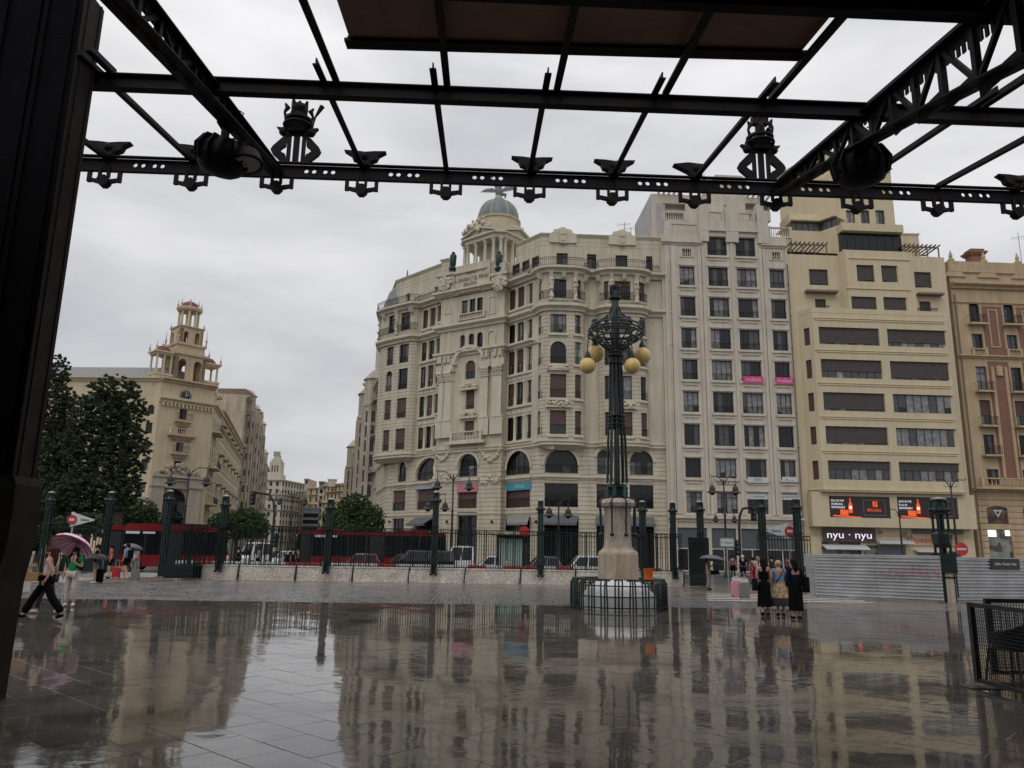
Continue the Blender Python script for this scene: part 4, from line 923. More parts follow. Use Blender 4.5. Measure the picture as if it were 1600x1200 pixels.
# second, shallower bay with the screens
Ps = Path([Py.pos(Py.u(1262, 800), 0).xy, Py.pos(Py.u(1262, 800), 1.1).xy, Py.pos(Py.u(1514, 800), 1.1).xy, Py.pos(Py.u(1514, 800), 0).xy]); SZ = lambda y, x: Ps.hit(x, y)[1]
zs1 = zb0-.26; SH = [(Ps.u(1296, 793), Ps.u(1391, 793), SZ(809, 1343), SZ(775.5, 1343)), (Ps.u(1402.5, 793), Ps.u(1498, 793), SZ(810.5, 1450), SZ(777, 1450))]
m = MB(); wall(m, Ps, 0, Ps.L, zsc0, zs1, SH, depth=.2); bot = [Ps.pos(u_, 0, zsc0) for u_ in (0, Ps.c[1], Ps.c[2], Ps.L)]; m.add(bot, [(3, 2, 1, 0)]); m.build('screen_bay_wall', 'yellow', yb, world=True)
for i, h_ in enumerate(SH):
    m = MB(); band(m, Ps, h_[0], h_[1], h_[2], h_[3], -.08, -.14); scr = m.build('advert_screen', 'led_dark', yb, world=True); W_ = h_[1]-h_[0]; Hh = h_[3]-h_[2]; an = Ps.ang(h_[0]+.5)
    def SP(fx, fz, d=-.06): q = Ps.pos(h_[0]+W_*fx, d); return (q.x-yb.location.x, q.y-yb.location.y, h_[2]+Hh*fz)
    for k, (bd, fz) in enumerate((('SOLO SE VIVE', .78), ('UN BRUGAL', .62), ('RESPONSABLE', .47))): text(bd if not (i == 1 and k == 1) else 'El ron del', .3, 'led_white', yb, SP(.03, fz), an, .004, 'LEFT', sx=.75)
    m = MB(); m.T = Matrix.Translation(Vector(SP(.345, .22))+yb.location) @ Matrix.Rotation(an, 4, 'Z')   # bottle, glowing
    m.prism([(-.2, 0), (.2, 0), (.22, .7), (.16, .95), (.07, 1.15), (.06, 1.5), (-.06, 1.5), (-.07, 1.15), (-.16, .95), (-.22, .7)], -.012, .0); m.build('bottle_picture', 'led_orange', yb, world=True)
    m = MB(); m.T = Matrix.Translation(Vector(SP(.345, .4, -.05))+yb.location) @ Matrix.Rotation(an, 4, 'Z'); m.box(-.15, .15, -.01, 0, 0, .3); m.build('bottle_label', 'led_white', yb, world=True)
    m = MB(); m.T = Matrix.Translation(Vector(SP(.17, .12))+yb.location) @ Matrix.Rotation(an, 4, 'Z'); m.prism([(0, 0), (.85, -.05), (.85, .5), (0, .55)], -.012, 0); m.prism([(-.8, -.15), (2.2, -.3), (2.2, -.18), (-.7, 0)], -.02, -.012); m.build('box_picture', 'led_orange', yb, world=True)
    m = MB(); m.T = Matrix.Translation(Vector(SP(.56, .12))+yb.location) @ Matrix.Rotation(an, 4, 'Z'); fw_, fh_ = W_*.36, Hh*.72
    for bx in ((0, fw_, 0, .04), (0, fw_, fh_-.04, fh_), (0, .04, .04, fh_-.04), (fw_-.04, fw_, .04, fh_-.04)): m.box(bx[0], bx[1], -.01, 0, bx[2], bx[3])
    m.build('frame_picture', 'grey', yb, world=True)
    text('BRUGAL', .42, 'led_orange', yb, SP(.74, .36), an, .004, sx=.95)
    m = MB(); m.T = Matrix.Translation(Vector(SP(.715, .52))+yb.location) @ Matrix.Rotation(an, 4, 'Z'); m.prism([(0, 0), (.5, 0), (.5, .62), (.32, .5), (.12, .62), (0, .5)], -.012, 0); m.build('emblem_picture', 'led_orange', yb, world=True)
    m = MB(); m.T = Matrix.Translation(Vector(SP(.715, .52, -.045))+yb.location) @ Matrix.Rotation(an, 4, 'Z'); m.prism([(.1, .06), (.17, .06), (.42, .48), (.34, .5)], -.01, 0); m.build('emblem_stroke', 'led_dark', yb, world=True)
# main body with setbacks
zw = YZ(398, 1264); yH = []; yW = []
def yw(xa, xb, ya, yb_, st, **k):
    xm, ym = (xa+xb)/2, (ya+yb_)/2; h_ = (Py.u(xa, ym), Py.u(xb, ym), YZ(yb_, xm), YZ(ya, xm)); yH.append((*h_, False)); yW.append((*h_, st, k))
yw(1264.5, 1294, 420.7, 445.5, 'blind', cols=2, var=2); yw(1426.7, 1455.5, 425, 449.5, 'blind', cols=2, var=2)
yw(1274, 1291, 467, 487, 'blind', cols=2, var=0); yw(1437, 1454.7, 471, 490, 'blind', cols=2, var=0)
yH.append((Py.u(1284, 855), Py.u(1345, 855), .1, YZ(846, 1320), False)); yH.append((Py.u(1349, 855), Py.u(1373, 855), .1, YZ(852, 1360), False)); yH.append((Py.u(1432, 855), Py.u(1500, 855), .1, YZ(861, 1460), False))
uL = Py.u(1311, 430); uR = Py.u(1412, 430); zR = YZ(401, 1445)
m = MB(); wall(m, Py, 0, uL, 0, zw, yH); wall(m, Py, uL, uR, 0, zw, yH); wall(m, Py, uR, Py.L-.0, 0, zR, yH); shell(m, Py, 0, Py.L, 0, zR, (TR.y*-14, TR.x*14)); m.build('wall', 'yellow', yb, world=True)
for w_ in yW: window(yb, Py, *w_[:5], setd=.22, **w_[5])
Pc = Path([Py.pos(Py.u(1311, 430), 0).xy, Py.pos(Py.u(1316, 430), 1.0).xy, Py.pos(Py.u(1420, 430), 1.0).xy, Py.pos(Py.u(1421, 430), 0).xy]); CZ = lambda y, x: Pc.hit(x, y)[1]
cH = []; cW = []
def cw(xa, xb, ya, yb_, st, **k):
    xm, ym = (xa+xb)/2, (ya+yb_)/2; h_ = (Pc.u(xa, ym), Pc.u(xb, ym), CZ(yb_, xm), CZ(ya, xm)); cH.append((*h_, False)); cW.append((*h_, st, k))
cw(1330.7, 1370, 463.5, 489, 'blind', cols=3, var=2); cw(1381, 1420-1, 464.5, 489.5, 'blind', cols=3, var=2); cw(1339, 1366, 414, 440, 'blind', cols=2, var=2); cw(1377.5, 1404, 415, 441, 'blind', cols=2, var=2)
zc_top = CZ(392, 1360); m = MB(); wall(m, Pc, 0, Pc.L, zb1-.2, zc_top, cH); pts = [Pc.pos(u_, 0, zc_top-.01) for u_ in (0, Pc.c[1], Pc.c[2], Pc.L)]; m.add(pts, [(0, 1, 2, 3)])
m.build('upper_bay_wall', 'yellow', yb, world=True)
for w_ in cW: window(yb, Pc, *w_[:5], setd=.22, **w_[5])
m = MB(); band(m, Pc, Pc.c[1]+.4, Pc.c[2]-.4, CZ(405, 1360), CZ(405, 1360)+.1, .1); band(m, Pc, Pc.c[1]-.2, Pc.c[2]-.6, CZ(452, 1360), CZ(452, 1360)+.1, .1); m.build('string_course', 'yellow_trim', yb, world=True)
# glazed gallery, slab and upper block
Pg = Path([isect(1313, 380, PY0-nR*.6, TR), isect(1408, 380, PY0-nR*.6, TR)]); GZ = lambda y, x: Pg.hit(x, y)[1]
g0, g1 = zc_top, GZ(365, 1360)
m = MB(); band(m, Pg, 0, Pg.L, g0, g1, 0, -.3); m.build('gallery_glass', 'glass', yb, world=True)
m = MB()
for k in range(9): u_ = Pg.L*k/8; band(m, Pg, max(0, u_-.05), min(Pg.L, u_+.05), g0, g1, .06, .001)
m.build('gallery_mullions', 'blackframe', yb, world=True)
m = MB(); band(m, Pg, -.0, Pg.L, g1, g1+.9, .7, -1); m.build('gallery_roof', 'yellow', yb, world=True)
m = MB(); band(m, Pg, 0, Pg.L, g0-.002, g0+.5, .5, .3); m.build('gallery_parapet', 'yellow', yb, world=True)
Pt = Path([isect(1287, 340, PY0-nR*6, TR), isect(1313, 340, PY0-nR*2, TR), isect(1401, 340, PY0-nR*2, TR)]); TZ = lambda y, x: Pt.hit(x, y)[1]
Pt2 = Path([isect(1308, 300, PY0-nR*2.2, TR), isect(1398, 340, PY0-nR*2.2, TR)]); tH = []
TZ = lambda y, x: Pt2.hit(x, y)[1]
zt1 = TZ(269, 1385); zt0_ = TZ(352, 1360)
for xa, xb in ((1322.5, 1336), (1345, 1359), (1368.5, 1382.5)): tH.append((Pt2.u(xa, 340), Pt2.u(xb, 340), TZ(352, (xa+xb)/2), TZ(328.5, (xa+xb)/2), False))
tH.append((Pt2.u(1366, 302), Pt2.u(1380, 302), TZ(306, 1373), TZ(298, 1373), False))
m = MB(); wall(m, Pt2, 0, Pt2.L, zw-2, zt1, tH); ba = Pt2.pos(0, 0); bb = Pt2.pos(Pt2.L, 0)
shell(m, Pt2, 0, Pt2.L, zw-2, zt1, (-3.5, 9)); m.build('roof_block_wall', 'yellow', yb, world=True)
for h_ in tH: window(yb, Pt2, *h_[:4], 'mixed', cols=2 if h_[3]-h_[2] > 1 else 1)
m = MB(); q0 = Pt2.pos(.0, -3); zt2 = CAM_H+ray(1320, 240).z/ray(1320, 240).y*(q0.y)
m.T = Matrix.Translation((q0.x, q0.y, 0)) @ Matrix.Rotation(SA, 4, 'Z'); m.prism([(-3.0, 6.4), (-.2, 0), (3.6, 0), (3.6, 6.4)], zt1-.5, zt2+.1, 'z'); m.prism([(-3.2, 6.6), (-.35, -.12), (3.7, -.12), (3.7, 6.6)], zt2+.1, zt2+.28, 'z'); m.build('lift_tower', 'yellow', yb, world=True)
m = MB(); band(m, Pt2, 0, Pt2.L, zt1, zt1+.2, .1, -.3); m.build('coping', 'yellow_trim', yb, world=True)
# left terrace penthouse and pergolas, right terrace
P5 = Path([isect(1235, 350, PY0-nR*3, TR), isect(1281, 350, PY0-nR*3, TR), isect(1308, 345, PY0-nR*1.2, TR)]); z5 = P5.hit(1260, 361)[1]; z6 = P5.hit(1260, 347)[1]
m = MB(); band(m, P5, 0, P5.L, zw-.5, z5, .05, -.3); m.build('terrace_wall', 'yellow', yb, world=True); m = MB(); band(m, P5, 0, P5.L, z5, z6, 0, -.2); m.build('terrace_glass', 'curtain2', yb, world=True)
m = MB()
for k in range(9): u_ = P5.L*k/8; band(m, P5, max(0, u_-.06), min(P5.L, u_+.06), z5, z6, .05, .001)
m.build('terrace_mullions', 'blackframe', yb, world=True); m = MB(); band(m, P5, 0, P5.L, z6, z6+.25, .5, -4); band(m, P5, 0, P5.L*.6, z6+.25, z6+1.1, -.1, -3); m.build('terrace_roof', 'yellow_trim', yb, world=True)
for (xa, xb, ya, yb_, PP) in ((1236, 1292, 381, 392, Py), (1414, 1467, 385, 397, Py)):
    z0, z1 = PP.hit((xa+xb)/2, yb_)[1], PP.hit((xa+xb)/2, ya)[1]; ua, ub_ = PP.u(xa, ya), PP.u(xb, ya)
    m = MB(); band(m, PP, ua, ub_, z1-.1, z1+.05, -.1, -.25); band(m, PP, ua, ub_, z1-.1, z1+.05, -2.4, -2.55); m.build('pergola_beam', 'browntile', yb, world=True)
    for k in range(9): q = PP.pos(ua+(ub_-ua)*k/8, 0); m = MB(); m.box(q.x-.05, q.x+.05, q.y-.25, q.y+2.8, z1+.053, z1+.2); m.build('pergola_slat', 'browntile', yb, world=True)
    for k in range(4): q = PP.pos(ua+(ub_-ua)*k/3, -.17); m = MB(); m.box(q.x-.06, q.x+.06, q.y-.06, q.y+.06, z0-.6, z1-.1); m.build('pergola_post', 'browntile', yb, world=True)
m = MB(); q = Py.pos(Py.u(1411, 390), -2.5); q2 = Py.pos(Py.u(1457, 390), -2.5); zz = CAM_H+ray(1435, 367).z/ray(1435, 367).y*q.y; m.box(q.x, q2.x, q.y, q.y+6, zR-.5, zz); m.box(q.x, q2.x+.1, q.y-.1, q.y+6, zz, zz+.15); m.build('terrace_block', 'yellow', yb, world=True)
for xa, xb, y in ((1257, 1306, 459), (1431, 1470, 463)):
    m = MB(); z = YZ(y, (xa+xb)/2); band(m, Py, Py.u(xa, y), Py.u(xb, y), z, z+.22, .75, 0); m.build('canopy_slab', 'browntile', yb, world=True)
for xa, xb, y in ((1275, 1294, 486), (1432, 1463, 490)): ironrail(yb, Py, Py.u(xa, y), Py.u(xb, y), YZ(y+2, (xa+xb)/2), .7, .3)
# shopfronts
sign(yb, Py, 1284, 1366.5, 825.5, 847, 'nyusign', 'nyu · nyu', 'neon_white', 1.05, .25, 1.25, 'shop_fascia')
m = MB(); band(m, Py, Py.u(1284, 860), Py.u(1345, 860), .1, YZ(846, 1320), -.25, -.3); band(m, Py, Py.u(1349, 860), Py.u(1373, 860), .1, YZ(852, 1360), -.25, -.3); band(m, Py, Py.u(1432, 860), Py.u(1500, 860), .1, YZ(861, 1460), -.25, -.3); m.build('shop_glass', 'shopgrey', yb, world=True)
m = MB(); sweep(m, Py, Py.u(1284, 850), Py.u(1352, 850), [(0, YZ(851, 1320)), (1.0, YZ(857, 1320)), (1.0, YZ(859, 1320)), (0, YZ(853, 1320))]); m.build('awning', 'signwhite', yb, world=True)
m = MB(); sweep(m, Py, Py.u(1368, 846), Py.u(1421, 846), [(0, YZ(844, 1395)), (.9, YZ(846, 1395)), (.9, YZ(850, 1395)), (0, YZ(848, 1395))]); m.build('awning', 'signwhite', yb, world=True)
m = MB(); band(m, Py, Py.u(1372, 860), Py.u(1415, 860), .1, YZ(852, 1390), .03, 0); m.build('doorway', 'greyshutter', yb, world=True)
sign(yb, Py, 1424, 1504, 828, 834, 'greyshutter', None, d=.15, name='shop_fascia'); sign(yb, Py, 1424, 1504, 835.5, 853, 'tan', 'Quesería', 'redsign', .85, .15, 1.2, 'shop_fascia', dx=-1.4)
m = MB(); sweep(m, Py, Py.u(1427, 860), Py.u(1472, 860), [(0, YZ(859, 1450)), (.9, YZ(861, 1450)), (.9, YZ(863, 1450)), (0, YZ(861, 1450))]); m.build('awning', 'signwhite', yb, world=True)
for xp, yp in ((1375, 832), (1414, 833), (1414, 838)): q = Py.pos(Py.u(xp, yp), .1, YZ(yp, xp)); m = MB(); m.box(q.x-.2, q.x+.2, q.y-.1, q.y+.1, q.z-.12, q.z+.12); m.build('alarm_box', 'grey', yb, world=True)
q = Py.pos(Py.u(1269.5, 810), .4, YZ(815, 1269.5)); m = MB(); m.box(q.x-.2, q.x+.2, q.y-.2, q.y+.3, q.z, q.z+.7); m.build('air_conditioner', 'signwhite', yb, world=True)
m = MB(); band(m, Py, 0, Py.L, YZ(836, 1275), YZ(836, 1275)+.05, .02); band(m, Py, 0, Py.u(1280, 850), YZ(852, 1275), YZ(852, 1275)+.04, .02); m.build('plaster_joint', 'tan', yb, world=True)
# ================================================================= red and ochre building at the right edge
PB0 = PR0-nR*.3
Pr = Path([isect(1482, 420, PB0, TR), isect(1482, 420, PB0, TR)+TR*30]); u9 = Pr.u(1524, 860)
Pr = Path([Pr.p[0]+TR*max(0, .0), Pr.p[1]])
rb = thing('ornate_building', 'red and ochre apartment building with pilasters and arched top windows', 'building', (Pr.p[0].x, Pr.p[0].y, 0))
RZ = lambda y, x=1525: Pr.hit(x, y)[1]
rcol = [(1513.4, 1532.4, 490), (1567.5, 1585.5, 490)]
uw = Pr.u(1532.4, 490)-Pr.u(1513.4, 490); uc_ = [(Pr.u(1513.4, 490)+Pr.u(1532.4, 490))/2]; sp = (Pr.u(1567.5, 490)+Pr.u(1585.5, 490))/2-uc_[0]
uc_ += [uc_[0]+sp*k for k in range(1, 6)]
rz = [(RZ(506), RZ(472), .62, True), (RZ(544, 1528), RZ(521.6, 1528), .62, False), (RZ(611, 1532), RZ(572.6, 1532), .62, False), (RZ(665, 1538), RZ(625, 1538), .62, False), (RZ(711, 1543), RZ(679, 1543), .62, False), (RZ(757, 1550), RZ(733, 1550), .66, False)]
rH = []; rW = []
for k, c in enumerate(uc_):
    for r, (a, b, hw, ar) in enumerate(rz): rH.append((c-hw, c+hw, a, b, ar)); rW.append((c-hw, c+hw, a, b, ['glass', 'glass', 'mixed', 'half', 'mixed', 'glass'][r] if k < 2 else 'glass', dict(cols=2, trans=1 if r in (2, 4) else 0, arch=ar)))
    rH.append((c-1.15, c+1.15, RZ(818, 1552), RZ(791, 1552), .25)); rH.append((c-1.3, c+1.3, .2, RZ(828, 1555), False))
zc_ = RZ(451, 1500); zt_ = RZ(408, 1500)
m = MB(); zbk = RZ(768, 1540)
wall(m, Pr, 0, Pr.L, 0, zbk, rH, [(z, z+.07) for z in [1+.62*k for k in range(12)]], gd=.09)
wall(m, Pr, 0, Pr.L, zbk, zt_, rH); shell(m, Pr, 0, Pr.L, 0, zt_, (TR.y*-14, TR.x*14)); m.build('wall', 'tan', rb, world=True)
for w_ in rW: window(rb, Pr, *w_[:5], setd=.22, **w_[5])
zmid = RZ(560, 1520)
for k, c in enumerate(uc_[:4]):
    m = MB(); band(m, Pr, c+.85, c+sp-.85, rz[1][0]-.9, rz[0][0]+2.1, .03); m.build('brick_panel', 'brickred', rb, world=True)
    m = MB(); z0, z1 = rz[1][0]+.1, rz[0][0]+1.7; u0_, u1_ = c+sp/2-.55, c+sp/2+.55
    for a in ((u0_, u1_, z0, z0+.14), (u0_, u1_, z1-.14, z1), (u0_, u0_+.14, z0+.14, z1-.14), (u1_-.14, u1_, z0+.14, z1-.14)): band(m, Pr, *a[:2], a[2], a[3], .1)
    m.build('panel_moulding', 'tan', rb, world=True)
    m = MB(); band(m, Pr, c+.8, c+sp-.8, zbk+1.5, zmid-.3, .02); m.build('brick_panel', 'brickred', rb, world=True)
    for s_ in (-1, 1): m = MB(); band(m, Pr, c+sp/2+s_*.75-.16, c+sp/2+s_*.75+.16, zbk+1.5, zmid-.9, .14); m.build('pilaster_strip', 'tan', rb, world=True)
    m = MB(); band(m, Pr, c+sp/2-.35, c+sp/2+.35, zmid-1.9, zmid-.8, .2); m.build('console', 'tan', rb, world=True)
    for r in (1, 5):
        m = MB()
    balustrade(rb, Pr, c-.85, c+.85, rz[1][0]-1.0, .95, .12, 'tan', 6)
    for r in (0, 2, 3, 4):
        m = MB(); band(m, Pr, c-1.0, c+1.0, rz[r][0]-.2, rz[r][0], .7); m.build('balcony_slab', 'tan', rb, world=True); ironrail(rb, Pr, c-.9, c+.9, rz[r][0], .95, .62)
    m = MB(); sweep(m, Pr, c-1.15, c+1.15, [(0, 2.2), (-.01, 2.2), (-.01, 2.3), (0, 2.3)]); 
    m = MB(); band(m, Pr, c-1.15, c+1.15, RZ(818, 1552), RZ(791, 1552), -.2, -.25); m.build('shop_window', 'shopwarm', rb, world=True)
    m = MB(); band(m, Pr, c-1.3, c+1.3, .2, RZ(828, 1555), -.2, -.25); m.build('shop_window', 'shopgrey', rb, world=True)
    m = MB(); z = RZ(834, 1555); band(m, Pr, c-1.25, c-.3, z-.3, z+.4, -.12, -.19); band(m, Pr, c+.7, c+1.2, z-.2, z+.45, -.12, -.19); m.build('ceiling_light', 'ceil_light', rb, world=True)
    q = Pr.pos(c+.15, -.17, RZ(810, 1555)); m = MB(); m.T = Matrix.Translation(q) @ Matrix.Rotation(SA, 4, 'Z'); m.prism([(-.5, .9), (.5, .9), (0, .1)], -.015, 0); m.build('window_emblem', 'signwhite', rb, world=True)
    q = Pr.pos(c+.15, -.145, RZ(810, 1555)); m = MB(); m.T = Matrix.Translation(q) @ Matrix.Rotation(SA, 4, 'Z'); m.prism([(-.22, .74), (.22, .74), (0, .4)], -.015, 0); m.build('window_emblem', 'blackframe', rb, world=True)
for z, h, d in ((zc_, .7, .7), (zmid, .35, .35), (RZ(427, 1500), .2, .2), (RZ(478, 1500)+.3, .2, .15), (zbk, .35, .9)):
    m = MB(); cornice(m, Pr, 0, Pr.L, z, h, d); m.build('cornice', 'tan', rb, world=True)
balustrade(rb, Pr, uc_[0]-1.9, Pr.L-1, zbk+.35, 1.05, .75, 'tan', 60)
for k in range(5):
    c = uc_[0]+sp*(k-.5)+.0; q = Pr.pos(max(.6, c), 0, zt_); m = MB(); m.T = Matrix.Translation(q) @ Matrix.Rotation(SA, 4, 'Z')
    m.lathe([(.35, 0), (.35, .3), (.15, .4), (.22, .7), (.02, 1.4)], 8, (0, .3, 0)); m.prism([(-1.3, -1.9), (1.3, -1.9), (.9, -1.45), (.5, -1.1), (0, -.9), (-.5, -1.1), (-.9, -1.45)], -.18, .0)
    m.build('roof_finial', 'tan', rb, world=True)
q = Pr.pos(Pr.u(1551, 405), -3, zt_); m = MB(); m.box(q.x-.75, q.x+.75, q.y-.6, q.y+.6, zt_-.4, zt_+1.9); m.box(q.x-.95, q.x+.95, q.y-.8, q.y+.8, zt_+1.9, zt_+2.1); m.box(q.x-1.1, q.x+1.1, q.y-.9, q.y+.9, zt_+2.1, zt_+2.3); m.box(q.x-.8, q.x+.8, q.y-.7, q.y+.7, zt_+2.3, zt_+2.6); m.build('chimney', 'brickred', rb, world=True)
m = MB(); a = Pr.pos(.2, -3, 0); m.prism([(a.x, zt_-.2), (a.x+4.2, zt_+.1), (a.x+4.2, zt_+.28), (a.x, zt_+.3)], a.y, a.y+2.5); m.build('lean_to_roof', 'browntile', rb, world=True)
aerial('slender aerial mast on the roof of the red and ochre building', 1597, 415, 86, 4.2)
q = Pr.pos(u9, .25); m = MB(); m.tube([(0, 0, .3), (0, 0, zt_-4)], .09, 6); o = m.build('drainpipe', 'browntile'); o.location = (Pr.pos(.25, .2).x, Pr.pos(.25, .2).y, 0); tag(o, 'dark drainpipe down the corner of the red and ochre building', 'drainpipe')
m = MB()
# ================================================================= clock tower building across the avenue
TC = Vector((math.sin(R_(43)), math.cos(R_(43))))
w0 = atY(233, 760, 121.0); W0 = Vector((w0.x, w0.y)); T1 = isect(322, 760, W0, TC); LW = W0-Vector((22, -1.0))
Pt_ = Path([LW, W0]); Pf = Path([W0, T1]); Ps_ = Path([T1, T1+TS*12])
tb = thing('clock_tower_building', 'ochre building with a tiered clock tower and two small turrets, behind the trees', 'building', (W0.x, W0.y, 0))
FZt = lambda y, x=285: Pf.hit(x, y)[1]
zcor = FZt(628, 290); ztp = FZt(597, 290)
fh = [(Pf.u(280, 650)-.0, Pf.u(292, 650))]; ucn = Pf.u(286, 650)
ft = [(FZt(655), FZt(639)), (FZt(680), FZt(666)), (FZt(706), FZt(692)), (FZt(735), FZt(721))]
HF = [(ucn-.6, ucn+.6, a, b, False) for a, b in ft]+[(Pf.u(283, 618), Pf.u(297, 618), FZt(624, 289), FZt(611, 289), True)]
HF += [(ucn-1.9, ucn+1.9, .1, FZt(765), .9)]
m = MB(); wall(m, Pf, 0, Pf.L, 0, ztp, HF); m.build('front_wall', 'tower', tb, world=True)
for a, b in ft: window(tb, Pf, ucn-.6, ucn+.6, a, b, 'mixed', cols=2)
window(tb, Pf, ucn-1.9, ucn+1.9, .1, FZt(765), 'glass', cols=3, arch=.9)
# clock
q = Pf.pos((Pf.u(283, 618)+Pf.u(297, 618))/2, .05, FZt(619, 290)); m = MB(); m.T = Matrix.Translation(q) @ Matrix.Rotation(Pf.ang(0), 4, 'Z') @ Matrix.Rotation(R_(90), 4, 'X')
m.lathe([(.92, 0), (.92, .12)], 20); m.build('clock_face', 'blackframe', tb, world=True)
m = MB(); m.T = Matrix.Translation(q) @ Matrix.Rotation(Pf.ang(0), 4, 'Z')
for k in range(12): a = k*math.pi/6; m.box(.75*math.cos(a)-.05, .75*math.cos(a)+.05, -.15, -.125, .75*math.sin(a)-.07, .75*math.sin(a)+.07)
m.prism([(-.04, -.1), (.04, -.1), (.05, .7), (-.05, .7)], -.15, -.125); m.prism([(-.1, -.05), (.5, .25), (.47, .33), (-.1, .05)], -.17, -.152); m.build('clock_hands', 'signwhite', tb, world=True)
def Lg(P, z, h, d, mat='tower', u0=0, u1=None, name='cornice'): mm_ = MB(); cornice(mm_, P, u0, P.L if u1 is None else u1, z, h, d); mm_.build(name, mat, tb, world=True)
Lg(Pf, zcor-.5, .9, .7); Lg(Pf, ztp-.5, .7, .9, 'tower_pink'); 
m = MB()
for k in range(14): u = .5+k*(Pf.L-1)/13; band(m, Pf, u, u+.22, zcor-1.1, zcor-.5, .5)
m.build('dentil_band', 'tower', tb, world=True)
for i, (a, b) in enumerate(ft[:3]):
    z = a-.3; m = MB(); w_ = (1.35, 2.2, 1.35)[i]
    if i == 1: z = ft[2][1]+1.2
    band(m, Pf, ucn-w_, ucn+w_, z-.25, z, .95); sweep(m, Pf, ucn-w_*.7, ucn+w_*.7, [(0, z-1.1), (.8, z-.25), (0, z-.25)]); m.build('balcony_slab', 'tower_pink', tb, world=True)
    if i == 1: balustrade(tb, Pf, ucn-w_, ucn+w_, z, 1.0, .85, 'tower', 12)
    else: ironrail(tb, Pf, ucn-w_, ucn+w_, z, 1.15, .9)
# grey stone portal
zp_ = FZt(748); m = MB()
for s_ in (-1, 1): band(m, Pf, ucn+s_*3.0-1.0, ucn+s_*3.0+1.0, 0, zp_-1.5, .6); band(m, Pf, ucn+s_*3.0-1.15, ucn+s_*3.0+1.15, zp_-1.5, zp_, .8)
band(m, Pf, ucn-1.9, ucn+1.9, FZt(765)+.01, zp_, .45); band(m, Pf, 0.05, Pf.L-.1, zp_+.01, zp_+.4, 1.0); m.build('portal', 'pale', tb, world=True)
balustrade(tb, Pf, ucn-1.8, ucn+1.8, FZt(764), 1.3, .7, 'pale', 9); m = MB(); rr = random.Random(3)
for k in range(40): x = rr.uniform(-3.4, 3.4); q = Pf.pos(ucn+x, .4, zp_+.5+rr.uniform(0, 2.2)*(1-abs(x)/4)); m.sphere(q, rr.uniform(.2, .45), 6, 4)
m.build('portal_sculpture', 'pale2', tb, world=True)
# left wing
WZ2 = lambda y, x: Pt_.hit(x, y)[1]
zwr = WZ2(590, 225); HL = []; HLw = []
for xc in (237.5, 231, 210, 192, 174, 156, 138, 120):
    for (ya, yb_, ar) in ((632, 645, True), (659, 677, False), (687, 704, False), (716, 733, False), (752, 768, False), (788, 805, False)):
        pass
uw2 = [Pt_.L-1.15-2.6*k for k in range(8)]
for k, u in enumerate(uw2):
    for (ya, yb_, ar) in ((632, 647, True), (660, 677, False), (689, 705, False), (717, 734, False), (753, 769, False), (790, 808, False)):
        z0, z1 = WZ2(yb_, 228), WZ2(ya, 228); HL.append((u-.55, u+.55, z0, z1, ar)); HLw.append((u-.55, u+.55, z0, z1, rnd.choice(['mixed', 'half', 'glass']), dict(cols=2, arch=ar)))
m = MB(); wall(m, Pt_, 0, Pt_.L, 0, zwr, HL); m.build('wing_wall', 'tower', tb, world=True)
for h_ in HLw: window(tb, Pt_, *h_[:5], **h_[5])
Lg(Pt_, zwr-.6, .7, .6); m = MB(); sweep(m, Pt_, 0, Pt_.L, [(-.1, zwr+.1), (-4, zwr+2.6), (-10, zwr+2.6), (-10, zwr)]); m.build('wing_roof', 'grey', tb, world=True)
# avenue side
zsd = Ps_.hit(330, 650)[1]
zsd = zcor+.2; HS = []; HSw = []
for k in range(4):
    for j in range(7):
        u = 1.6+2.9*k; z0 = 5.5+(zsd-7)/7*j; HS.append((u-.6, u+.6, z0, z0+2.2, False)); HSw.append((u-.6, u+.6, z0, z0+2.2, 'glass', dict(cols=2)))
m = MB(); wall(m, Ps_, 0, Ps_.L, 0, zsd, HS); m.build('side_wall', 'tower', tb, world=True)
for h_ in HSw: window(tb, Ps_, *h_[:5], **h_[5])
for z in (8.5, 14.5, 20.5): 
    m = MB(); band(m, Ps_, 1, 8, z-.2, z, 1.3); m.build('balcony_slab', 'tower', tb, world=True); ironrail(tb, Ps_, 1, 8, z, 1.1, 1.25)
Lg(Ps_, zsd-.4, .6, .6)
m = MB(); r0 = [LW, W0, T1, T1+TS*12, LW+Vector((0, 20))]; m.add([(p.x, p.y, zwr-.05) for p in r0], [(0, 1, 2, 3, 4)]); m.add([(p.x, p.y, ztp-.1) for p in (W0, T1, T1+TS*7+Vector((0, 0)), W0+Vector((-1, 8)))], [(0, 1, 2, 3)])
b1_, b2_ = W0+Vector((-1, 8)), T1+TS*7; 
for a_, b_ in ((b1_, W0), (T1, b2_), (b2_, b1_)): m.add([(a_.x, a_.y, zwr-1), (b_.x, b_.y, zwr-1), (b_.x, b_.y, ztp), (a_.x, a_.y, ztp)], [(0, 1, 2, 3)])
m.build('roof', 'tower', tb, world=True)
